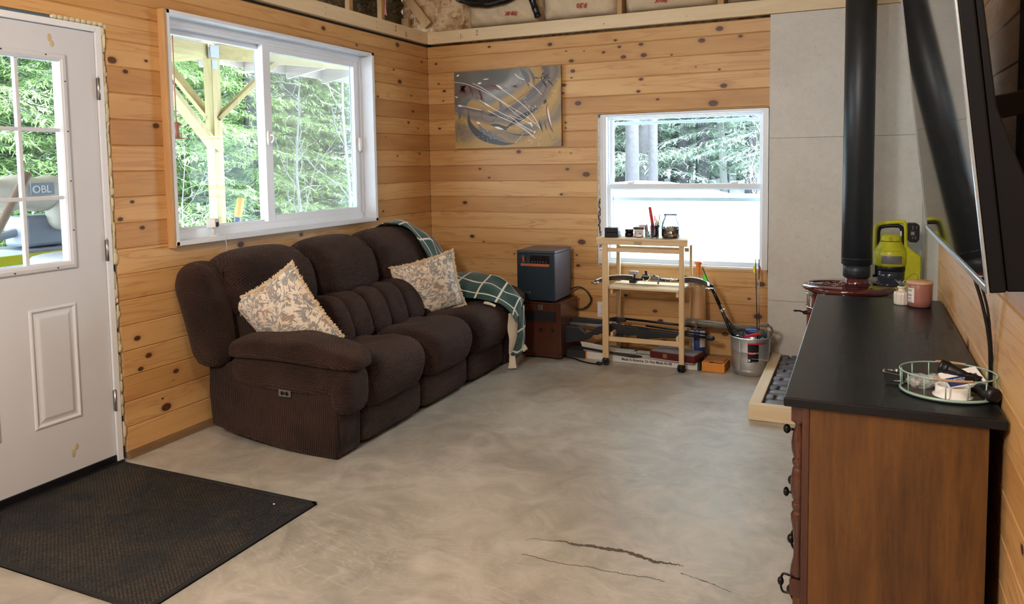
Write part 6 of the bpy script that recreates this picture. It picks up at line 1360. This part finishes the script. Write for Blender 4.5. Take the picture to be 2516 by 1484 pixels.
# ------------------------------------------------------------------ television
N_ = Vector((3.40, -4.101, 1.202)); F_ = Vector((3.43, -2.465, 1.167)); tl = math.radians(6.75)
e_ = (F_ - N_); L_ = e_.length; e_.normalize(); n_ = e_.cross(Vector((0, 0, 1))).normalized(); u_ = n_.cross(e_)
upv = u_ * math.cos(tl) - n_ * math.sin(tl); nv = -(n_ * math.cos(tl) + u_ * math.sin(tl)); H_ = .93
TV = thing('television', 'large flat television on a swing arm, tilted down from the right wall', 'television', (3.45, -3.28, 1.17))
def tvp(u, v, d): return N_ + e_ * (u * L_) + upv * (v * H_) + nv * d
w = MB(); w._add([tvp(u, v, d) for d in (0.0008, -.022) for u, v in ((0, 0), (1, 0), (1, 1), (0, 1))], [(0, 1, 2, 3), (7, 6, 5, 4), (0, 4, 5, 1), (1, 5, 6, 2), (2, 6, 7, 3), (3, 7, 4, 0)]); build(w, 'frame', M['tvb'], TV, .003)
w = MB()
for u0, u1, v0, v1 in ((0, 1, -.003, .012), (0, 1, .992, 1.0), (-.002, .009, -.003, 1.), (.994, 1.002, -.003, 1.)):
    w._add([tvp(u, v, d) for d in (.0, .004) for u, v in ((u0, v0), (u1, v0), (u1, v1), (u0, v1))], [(0, 1, 2, 3), (7, 6, 5, 4), (0, 4, 5, 1), (1, 5, 6, 2), (2, 6, 7, 3), (3, 7, 4, 0)])
build(w, 'silver_bezel', M['silver'], TV, .002)
w = MB(); w._add([tvp(u, v, .0012) for u, v in ((.009, .012), (.994, .012), (.994, .992), (.009, .992))], [(0, 1, 2, 3)]); build(w, 'screen', M['screenm'], TV)
w = MB(); pr = [(-.022, .0), (-.052, -.002), (-.074, .022), (-.078, .075), (-.062, .18), (-.036, .30), (-.029, .98), (-.022, 1.)]
w._add([tvp(u, v, d) for u in (.004, .996) for d, v in pr], [(i, (i + 1) % 8, 8 + (i + 1) % 8, 8 + i) for i in range(8)] + [tuple(range(8))[::-1], tuple(range(8, 16))]); build(w, 'rear_shell', M['tvb'], TV, .012, 4)
MT = thing('wall_mount', 'black steel television bracket bolted to the right wall', 'bracket', (3.56, -3.5, 1.5))
w = MB(); w.box(3.556, 3.5745, -3.66, -3.60, 1.30, 1.78); w.box(3.556, 3.5745, -3.32, -3.26, 1.30, 1.78); w.box(3.556, 3.574, -3.66, -3.26, 1.50, 1.56); build(w, 'wall_plate', M['blackm'], MT, .002)
w = MB(); w.beam((3.56, -3.46, 1.53), (3.415, -3.50, 1.50), .05, .05); build(w, 'swing_arm', M['blackm'], MT, .003)
w = MB(); w.box(3.50, 3.556, -4.02, -3.99, 1.50, 1.54); w.box(3.53, 3.56, -4.04, -3.98, 1.38, 1.60); build(w, 'hook_plate', M['blackm'], MT, .003)
w = MB(); w.tube(smoothline([(3.47, -2.96, 1.24), (3.50, -2.955, 1.12), (3.535, -2.96, 1.0), (3.555, -2.955, .90), (3.562, -2.945, .82), (3.565, -2.93, .72), (3.566, -2.93, .60)], 6), .0045, 8); w.tube(smoothline([(3.475, -2.97, 1.24), (3.51, -2.965, 1.12), (3.545, -2.965, 1.0), (3.560, -2.95, .90), (3.566, -2.94, .82), (3.568, -2.93, .72)], 6), .0035, 8)
tag(build(w, 'power_cord', M['black']), 'black television cord hanging down the right wall behind the dresser', 'cord')
# smart camera on the window sill
w = MB(); c = (.02, -2.335); Sx, Sy, Sz = .012, -2.34, 1.0345
SMC = thing('security_camera', 'white cube camera on a stubby stand on the sill of the left window', 'camera', (Sx, Sy, Sz))
w = MB(); w.lathe((Sx, Sy, Sz), [(.024, 0), (.026, .003), (.025, .008), (.012, .011)], 24); w.lathe((Sx, Sy, Sz), [(.008, .010), (.0065, .03), (.0065, .052)], 16); build(w, 'stand', M['whitep'], SMC)
w = MB(); w.T = Matrix.Translation((Sx, Sy, Sz + .075)) @ Matrix.Rotation(.35, 4, 'Z'); w.cbox((0, 0, 0), (.025, .025, .024)); CC = build(w, 'camera_body', M['whitep'], SMC, .003)
w = MB(); w.T = Matrix.Translation((Sx, Sy, Sz + .075)) @ Matrix.Rotation(.35, 4, 'Z'); w.box(.0251, .0256, -.018, .018, -.02, .005); build(w, 'lens_face', M['black'], CC)
w = MB(); w.tube(smoothline([(.035, -2.325, 1.09), (.05, -2.305, 1.07), (.052, -2.295, 1.02), (.050, -2.285, .98), (.03, -2.27, .93), (.028, -2.26, .88)], 6), .002, 6); w.tube([(.035, -2.272, .95), (.028, -2.262, .90)], .0045, 8)
tag(build(w, 'usb_cord', M['whitep']), 'thin white camera cord hanging from the left window sill behind the sofa', 'cord')
# ------------------------------------------------------------------ outdoors
def gz(x, y):
    d = math.hypot(x - 1.5, y - 1.)
    z = -.12 + .5 * min(1, max(0, (y - .6) / 3.0)) * min(1, max(0, (x + 6) / 4)) + .024 * max(0, y - 4) + .02 * max(0, -x - 4)
    z += .78 * math.exp(-((x - .2) / 2.1) ** 2 - ((y - 6.4) / 1.9) ** 2) + .12 * math.sin(x * .9 + 1) * math.sin(y * .7) * min(1, max(0, y / 4))
    return z
w = MB(); w.grid(lambda u, v: (-45 + u * 70, -12 + v * 72, gz(-45 + u * 70, -12 + v * 72) if not (-.4 < -45 + u * 70 < 3.9 and -12 + v * 72 < .4) else -.12), 140, 144, uv=False)
struct(w, 'ground', M['snow'], loc=(0, 0, 0))
# porch frame outside the sliding window
XE = -2.85; PX = -2.0; PY = -.335; PZ = -.02
PF = thing('porch_frame', 'yellowish treated lumber porch post with beams and diagonal braces outside the left window', 'porch', (PX, PY, PZ))
w = MB(); w.box(PX - .05, PX + .05, PY - .05, PY + .05, PZ, 2.37); build(w, 'post', M['treat'], PF, .006)
ED = Vector((.62, 1.42, 0)).normalized(); PT = Vector((PX, PY, 0))
w = MB(); a = PT + Vector((0, 0, 2.43)); b_ = a + ED * 1.9; w.beam(a + ED * .04, b_, .04, .13); build(w, 'beam', M['treaty'], PF, .004)
w = MB(); w.box(PX - .02, PX + .02, PY - 6., PY - .05, 2.36, 2.49); build(w, 'beam', M['treaty'], PF, .004)
w = MB(); w.box(PX - 1.0, PX - .05, PY - .02, PY + .02, 2.37, 2.49); build(w, 'beam', M['treatx'], PF, .004)
w = MB(); w.beam(PT + ED * .03 + Vector((0, 0, 1.84)), PT + ED * .58 + Vector((0, 0, 2.37)), .04, .115, (ED.y, -ED.x, 0)); build(w, 'brace', M['treat'], PF, .004)
w = MB(); w.beam((PX + .03, PY - .0, 1.56), (PX + .03, PY - .80, 2.36), .04, .13, (1, 0, 0)); build(w, 'brace', M['treat'], PF, .004)
w = MB(); w.beam((PX - .03, PY - .0, 1.84), (PX - .56, PY - .0, 2.37), .04, .10, (0, 1, 0)); build(w, 'brace', M['treat'], PF, .004)
ZN = flat('dull zinc plate', (.26, .28, .30), .6, .4)
w = MB(); w.box(PX + .045, PX + .053, PY - .06, PY + .04, 2.37, 2.48); w.box(PX + .0505, PX + .0535, PY - .045, PY + .02, 2.27, 2.35); build(w, 'metal_bracket', ZN, PF, .001)
PR = thing('porch_roof', 'sloping porch roof underside of particle board on weathered rafters', 'roof', (-1.5, 0, 2.6))
def slope(x): return 3.0 + (x + .15) * .155
w = MB(); w._add([(-.15, -7, slope(-.15)), (XE, -7, slope(XE)), (XE, 6, slope(XE)), (-.15, 6, slope(-.15)), (-.15, -7, slope(-.15) + .02), (XE, -7, slope(XE) + .02), (XE, 6, slope(XE) + .02), (-.15, 6, slope(-.15) + .02)], [(0, 1, 2, 3), (7, 6, 5, 4), (0, 4, 5, 1), (1, 5, 6, 2), (2, 6, 7, 3), (3, 7, 4, 0)]); build(w, 'roof_deck', M['osbo'], PR)
for k in range(20):
    y = -6.7 + k * .64
    w = MB(); w.beam((-.2, y, slope(-.2) - .075), (XE + .0, y, slope(XE + .0) - .08), .045, .16); build(w, 'rafter', M['greywood'], PR, .003)
w = MB(); w.box(XE - .04, XE, -7, 6, slope(XE) - .10, slope(XE) + .03); build(w, 'fascia', M['greywood'], PR)
w = MB(); w._add([(-.1, -7, slope(-.15) + .03), (XE - .1, -7, slope(XE) + .03), (XE - .1, 6, slope(XE) + .03), (-.1, 6, slope(-.15) + .03), (-.1, -7, slope(-.15) + .25), (XE, -7, slope(XE) + .22), (XE, 6, slope(XE) + .22), (-.1, 6, slope(-.15) + .25)], [(0, 1, 2, 3), (7, 6, 5, 4), (0, 4, 5, 1), (1, 5, 6, 2), (2, 6, 7, 3), (3, 7, 4, 0)]); build(w, 'roof_snow', M['snow'], PR)
# deck under the porch so things stand on it
w = MB(); w.box(-3.3, -.16, -7, 4, -.12, -.02); struct(w, 'porch_floor', M['snow'])
w = MB(); w.tube([(-1.83, -.50, -.0), (-1.80, -.34, .42), (-1.795, -.31, .98)], .022, 8); o = build(w, 'long_handle_tool', M['blueb']); tag(o, 'blue handled tool with orange grip leaning on the porch post', 'tool')
w = MB(); w.tube([(-1.795, -.31, .97), (-1.79, -.30, 1.02), (-1.785, -.27, 1.14)], [.028, .034, .030], 10); build(w, 'orange_grip', M['orange'], o)
w = MB(); w.lathe((-1.45, -.72, -.02), [(.10, 0), (.13, .0), (.15, .80), (.155, .82), (.15, .82)], 24); tag(build(w, 'white_bin', M['whitep']), 'tall white bin on the porch behind the cube camera', 'bin')
w = MB(); w.lathe((-.9, -1.735, 1.60), [(.055, 0), (.065, .008), (.02, .010), (.018, .085), (.045, .095), (.012, .115)], 20); w.tube([(-.9, -1.735, 1.71), (-.9, -1.735, 2.8)], .004, 6); tag(build(w, 'bird_feeder', M['gravelc']), 'copper coloured hanging bird feeder at the left edge of the window view', 'feeder')
# things outside the door glass
w = MB(); w.tube([(-1.05, -3.27, .35), (-.83, -2.79, 1.40)], .022, 10); tag(build(w, 'broom_pole', M['broom']), 'brown wooden pole leaning diagonally outside the door glass', 'pole')
w = MB(); w.box(-2.0, -.35, -3.7, -2.05, .74, .80)
for x in (-1.95, -.42):
    for y in (-3.6, -2.1): w.box(x - .03, x + .03, y - .03, y + .03, -.02, .74)
tag(build(w, 'work_table', M['rug']), 'grey felt covered work table outside the door', 'table')
w = MB(); w.box(-1.9, -1.2, -3.4, -2.7, .801, .85); tag(build(w, 'timber_offcut', M['treatx'], None, .003), 'tan board lying on the outdoor work table', 'board')
w = MB(); w.puff((-.62, -2.62, .885), (.20, .26, .085), 5, 8); tag(build(w, 'felt_block', M['rug']), 'grey fuzzy block on the outdoor work table', 'block')
SW = thing('table_saw', 'grey and lime saw with pale dust bag on the outdoor work table', 'saw', (-1.5, -2.3, .80))
w = MB(); w.box(-1.75, -1.35, -2.5, -2.1, .802, .93); build(w, 'base', M['greyt'], SW, .01); w = MB(); w.box(-1.345, -1.33, -2.75, -2.0, .85, .91); build(w, 'rail', M['lime'], SW, .003)
w = MB(); w.box(-1.62, -1.40, -2.45, -2.12, .94, 1.13); w.beam((-1.6, -2.75, .96), (-1.5, -2.4, 1.04), .06, .05); build(w, 'body', M['greyt'], SW, .02)
w = MB(); w.puff((-1.45, -2.42, 1.27), (.14, .30, .105), 2.8, 12, lambda q, p: p + Vector((0, 0, .012 * math.sin(p.y * 30)))); w.puff((-1.38, -2.22, 1.15), (.08, .10, .12), 2.4, 8); DB = build(w, 'dust_bag', M['tarp'], SW)
w = MB(); w.box(-1.30, -1.292, -2.475, -2.33, 1.262, 1.335); LP = build(w, 'logo_patch', M['greyt'], DB)
w = MB(); addtext(w, 'OBL', .062, (-1.291, -2.468, 1.275), (0, 1, 0), (0, 0, 1), bold=.001, extr=.002); build(w, 'lettering', M['paper'], LP)
# hemlocks
def hemlock(name, h, rad, n, seed, leaf, snowy, sparse=0., z0=.06):
    rr = random.Random(seed); o = thing(name, 'x', 'tree', (0, 0, 0))
    w = MB(); w.tube([(0, 0, -.5), (0, 0, h * .5), (.05, 0, h)], [.04 + h * .011, .03 + h * .006, .01], 8); build(w, 'trunk', M['bark'], o)
    V = []; F = []; VS = []; FS = []; BR = MB()
    nb = n
    for k in range(nb):
        t = (k + rr.random()) / nb; t = t ** .9; z = h * (z0 + (.98 - z0) * t); L = rad * (1 - t) ** .75 * rr.uniform(.7, 1.1) + .15
        a = rr.uniform(0, 2 * PI); d = Vector((math.cos(a), math.sin(a), 0)); s = Vector((-d.y, d.x, 0)); droop = rr.uniform(.18, .4)
        m = max(4, int(L * 11)); BR.tube([(0, 0, z), tuple(d * L * .5 + Vector((0, 0, z + .03 * L))), tuple(d * L * .95 + Vector((0, 0, z - droop * L * .7)))], [.014, .009, .004], 4) if k % 3 == 0 else None
        for i in range(m):
            f = (i + rr.random()) / m; c = d * L * f + Vector((0, 0, z + .1 * L * f - droop * L * f * f))
            for sg in (-1, 1):
                l = (.16 + .26 * L / rad * (1 - f * .6)) * rr.uniform(.6, 1.1); dirn = (s * sg + d * rr.uniform(.3, 1.) + Vector((0, 0, rr.uniform(-.5, .05)))).normalized()
                # a spray: a few narrow leaflets
                for q in range(9):
                    b = c + dirn * l * q * .11; dd = (dirn + Vector((rr.uniform(-.7, .7), rr.uniform(-.7, .7), rr.uniform(-.5, .25)))).normalized(); e = b + dd * l * .42; wv = dd.cross(Vector((rr.uniform(-.3, .3), rr.uniform(-.3, .3), 1))).normalized() * rr.uniform(.005, .011)
                    o0 = len(V); V += [b - wv * .5, b + dd * l * .2 - wv, e, b + dd * l * .2 + wv]; F.append((o0, o0 + 1, o0 + 2, o0 + 3))
                if rr.random() < snowy:
                    o0 = len(VS); b = c + Vector((0, 0, .02)); wv = dirn.cross(Vector((0, 0, 1))) * .018; e = b + dirn * l * .9; VS += [b - wv, b + wv, e + wv * .4, e - wv * .4]; FS.append((o0, o0 + 1, o0 + 2, o0 + 3))
    w = MB(); w.keep = True; w.raw = True; w._add(V, F); w.mi = 1; w._add(VS, FS); build(w, 'foliage', [leaf, M['snowleaf']], o)
    build(BR, 'branches', M['bark'], o)
    return o
def kids(o): return [c for c in bpy.data.objects if c.parent == o]
used = set()
def place(proto, x, y, s, rz, label, group, sz=None):
    if proto.name not in used: used.add(proto.name); r = proto
    else:
        r = proto.copy(); COL.objects.link(r)
        for ch in kids(proto): c = ch.copy(); COL.objects.link(c); c.parent = r
    r.location = (x, y, gz(x, y)); r.scale = (s, s, sz or s); r.rotation_euler = (0, 0, rz)
    r['label'] = label; r['group'] = group; return r
h1 = hemlock('hemlock_tree', 8.5, 2.3, 290, 1, M['leaf'], .10, z0=.03); h2 = hemlock('hemlock_tree', 9.5, 2.1, 300, 2, M['leaf'], .10, z0=.04)
RT = random.Random(3)
L1 = 'green hemlock in the woods seen through the sliding window and door glass'
for (x, y) in [(-6.3, -1.2), (-7.4, .6), (-6.6, 2.4), (-8.2, 3.6), (-6.6, 5.0), (-7.4, 7.0), (-6.2, 8.6), (-8.6, 9.2), (-5.4, 10.6), (-9.6, 6.0), (-10.4, 1.6), (-10.5, 11.5), (-7.6, 12.6), (-12., 8.2), (-9.2, -1.6), (-12.5, 4.4), (-12.0, 14.), (-9.4, 15.), (-14, 11.), (-14.5, 0.), (-6.9, -3.2), (-16, 6.5), (-9.8, 3.9), (-11.2, 6.4), (-8.8, 7.6), (-10.8, 9.6), (-12.8, 12.2), (-13.5, 6.6), (-13.6, 2.6), (-11.8, -.6), (-8.4, 11.1), (-15., 9.4), (-16.5, 12.5), (-15.5, 3.6), (-8.6, 2.0)]:
    place(RT.choice((h1, h2)), x, y, RT.uniform(.8, 1.15), RT.uniform(0, 6.28), L1, 'hemlocks beyond the porch')
h3 = hemlock('woodland_tree', 10.5, 2.2, 170, 4, M['leafb'], .45, z0=.05)
for i in range(46):
    y = 11.5 + i * .5; x = 3.2 - (y + 5.4) * (.04 + .36 * ((i * .618) % 1))
    place(h3, x, y, RT.uniform(.8, 1.2), RT.uniform(0, 6.28), 'pale green snowy tree in the woods seen through the back window', 'trees behind the back window')
def trunk(x, y, r, h, label, lean=0., mt='bark', group='bare trunks behind the back window'):
    w = MB(); z = gz(x, y) - .1; w.tube([(x, y, z), (x + lean * .3, y, z + h * .3), (x + lean, y, z + h)], [r * 1.25, r, r * .6], 10); o = build(w, 'tree_trunk', M[mt], loc=(x, y, z)); return tag(o, label, 'trunk', group)
def xat(px, y): # where a sight line through the back window meets depth y
    return px
trunk(-.42, 7.6, .10, 9, 'thick grey trunk at the left edge of the back window view'); trunk(-.50, 9.4, .08, 9, 'purplish grey trunk, second from the left in the back window view'); trunk(-.3, 13.5, .13, 10, 'dark trunk right of centre in the back window view'); trunk(.30, 13., .07, 9, 'leaning slim pale trunk in the middle of the back window view', -.5, 'birch'); trunk(1.70, 12.6, .07, 9, 'slim pale trunk at the right of the back window view', -.6, 'birch')
for i in range(16):
    y = RT.uniform(13, 26); x = 3.2 - (y + 5.4) * RT.uniform(.09, .34); trunk(x, y, RT.uniform(.04, .09), 10, 'distant slim grey trunk in the snowy woods behind the back window', RT.uniform(-.5, .5), 'bark', 'distant trunks behind the back window')
def bare(name, x, y, h, seed, label, r=.03, spread=.9, lean=(0, 0), nb=9):
    rr = random.Random(seed); w = MB(); z = gz(x, y) - .05
    def P(t): return Vector((x + lean[0] * t + .04 * math.sin(t * 9), y + lean[1] * t, z + h * t))
    w.tube([P(k / 10) for k in range(11)], [r * (1 - .85 * k / 10) for k in range(11)], 7)
    for k in range(nb):
        t = .15 + .8 * k / nb; a = rr.uniform(0, 6.28); L = spread * (1.1 - t) * rr.uniform(.6, 1.2); d = Vector((math.cos(a) * .3, math.sin(a), rr.uniform(.2, .8))).normalized(); b = P(t)
        pts = [b]
        for q in range(1, 6): d = (d + Vector((rr.uniform(-.25, .25), rr.uniform(-.25, .25), rr.uniform(-.25, .2)))).normalized(); pts.append(pts[-1] + d * L / 5)
        w.tube(pts, [r * .40 * (1 - .8 * q / 5) * (1.1 - t * .6) for q in range(6)], 5)
        for q in (2, 3, 4): d2 = (d + Vector((rr.uniform(-.9, .9), rr.uniform(-.9, .9), rr.uniform(-.5, .7)))).normalized(); w.tube([pts[q], pts[q] + d2 * L * .25, pts[q] + d2 * L * .42 + Vector((0, 0, .03))], [r * .2, r * .13, r * .06], 4)
    o = build(w, name, M['birch'], loc=(x, y, z)); return tag(o, label, 'tree')
bare('bare_sapling', -3.0, 1.95, 2.75, 3, 'slim bare white-barked sapling in the right pane of the sliding window', .028, 1.3, (.05, -.04), 12)
bare('bare_branch_tree', -3.4, 3.45, 4.2, 8, 'bare white branching tree at the right edge of the sliding window view', .030, 1.9, (0, 0), 14)
bare('bare_shrub', -3.6, .75, 2.0, 11, 'thin pale bare shrub behind the porch post', .012, 1.1, (0, 0), 14)
bare('bare_shrub', 1.95, 4.9, 1.25, 12, 'leafless bush in the snow in the lower right of the back window view', .012, .5, (0, 0), 14)
bare('bare_sapling', 1.75, 8.2, 4.2, 14, 'forked pale sapling at the right of the back window view', .03, 1.3, (-.2, 0), 12)
w = MB()
for k in range(22): c = Vector((2.25 + R.uniform(-.10, .10), 4.0 + R.uniform(-.05, .05), gz(2.25, 4.) + .40 + R.uniform(-.06, .06))); w._add([c, c + Vector((.03, 0, .01)), c + Vector((.035, .01, -.03)), c + Vector((.0, 0, -.035))], [(0, 1, 2, 3)])
w.tube([(2.27, 4., gz(2.25, 4.) - .05), (2.25, 4., gz(2.25, 4.) + .45)], .004, 5); w.raw = True
tag(build(w, 'leafy_twig', M['leafo']), 'rust coloured leafy twig poking out of the snow behind the back window', 'twig')
# ------------------------------------------------------------------ world, lights, camera
wd = bpy.data.worlds.new('overcast'); sc.world = wd; wd.use_nodes = True; nt = wd.node_tree; bg = nt.nodes['Background']
tc = N(nt, 'TexCoord'); sp = N(nt, 'SeparateXYZ', {0: tc.outputs['Generated']})
setin(nt, bg, 'Color', ramp(nt, sp.outputs[2], [(.0, (.80, .90, 1.)), (.5, (.74, .87, 1.)), (1., (.72, .86, 1.))])); bg.inputs['Strength'].default_value = SKY
def area(name, loc, rot, sx, sy, e, col, portal=False, spread=PI):
    l = bpy.data.lights.new(name, 'AREA'); l.shape = 'RECTANGLE'; l.size = sx; l.size_y = sy; l.energy = e; l.color = col; l.spread = spread
    o = bpy.data.objects.new(name, l); COL.objects.link(o); o.location = loc; o.rotation_euler = rot
    if portal: l.cycles.is_portal = True
    return o
area('window_portal', (-.16, -1.72, 1.6), (0, -PI / 2, 0), 1.15, 1.75, 1, (1, 1, 1), True)
area('window_portal', (2.05, .16, 1.2), (-PI / 2, 0, 0), 1.15, 1.1, 1, (1, 1, 1), True)
area('window_portal', (-.16, -3.44, 1.44), (0, -PI / 2, 0), .9, .56, 1, (1, 1, 1), True)
def fill_point(loc, e, r):
    l = bpy.data.lights.new('fill_lamp', 'POINT'); l.energy = e; l.shadow_soft_size = r; l.color = (1., .98, .945); o = bpy.data.objects.new('fill_lamp', l); COL.objects.link(o); o.location = loc
fill_point((1.9, -6.2, 2.55), LAMP, .25); fill_point((2.75, -4.7, 2.6), LAMP2, .12)  # unseen fill lamps added to brighten the room from above and behind
fill_sun = bpy.data.lights.new('fill_sun', 'SUN'); fill_sun.energy = SUN; fill_sun.angle = .9; fill_sun.color = (1., .97, .92); so = bpy.data.objects.new('fill_sun', fill_sun); COL.objects.link(so)  # soft sun added under the overcast sky to brighten trees and snow
so.rotation_euler = Vector((-.50, .62, -.62)).to_track_quat('-Z', 'Y').to_euler()
cam = bpy.data.cameras.new('camera'); co = bpy.data.objects.new('camera', cam); COL.objects.link(co); sc.camera = co
yaw, pit, rol = .429, -.07391, -.01481
f = Vector((-math.sin(yaw) * math.cos(pit), math.cos(yaw) * math.cos(pit), math.sin(pit))); r = Vector((math.cos(yaw), math.sin(yaw), 0)); u = r.cross(f)
r2 = r * math.cos(rol) + u * math.sin(rol); u2 = u * math.cos(rol) - r * math.sin(rol)
m = Matrix((r2, u2, -f)).transposed().to_4x4(); m.translation = Vector((3.22039, -5.43622, 1.40802)); co.matrix_world = m
cam.sensor_width = 36; cam.sensor_fit = 'HORIZONTAL'; cam.lens = 36 * 1876.575 / 2516; cam.shift_y = -(742 - 541) / 2516; cam.clip_start = .05; cam.clip_end = 200
sc.view_settings.view_transform = 'Standard'; sc.view_settings.look = 'None'; sc.view_settings.exposure = EXPO; sc.view_settings.gamma = 1; sc.view_settings.use_curve_mapping = False
cy = sc.cycles; cy.use_denoising = True; cy.use_adaptive_sampling = True; cy.adaptive_threshold = .04; cy.adaptive_min_samples = 12; cy.max_bounces = 8; cy.diffuse_bounces = 5; cy.glossy_bounces = 3; cy.transparent_max_bounces = 16; cy.transmission_bounces = 6; cy.sample_clamp_indirect = 6.; cy.caustics_reflective = False; cy.caustics_refractive = False
try: cy.denoiser = 'OPENIMAGEDENOISE'; cy.denoising_input_passes = 'RGB_ALBEDO_NORMAL'; cy.denoising_prefilter = 'ACCURATE'
except Exception: pass
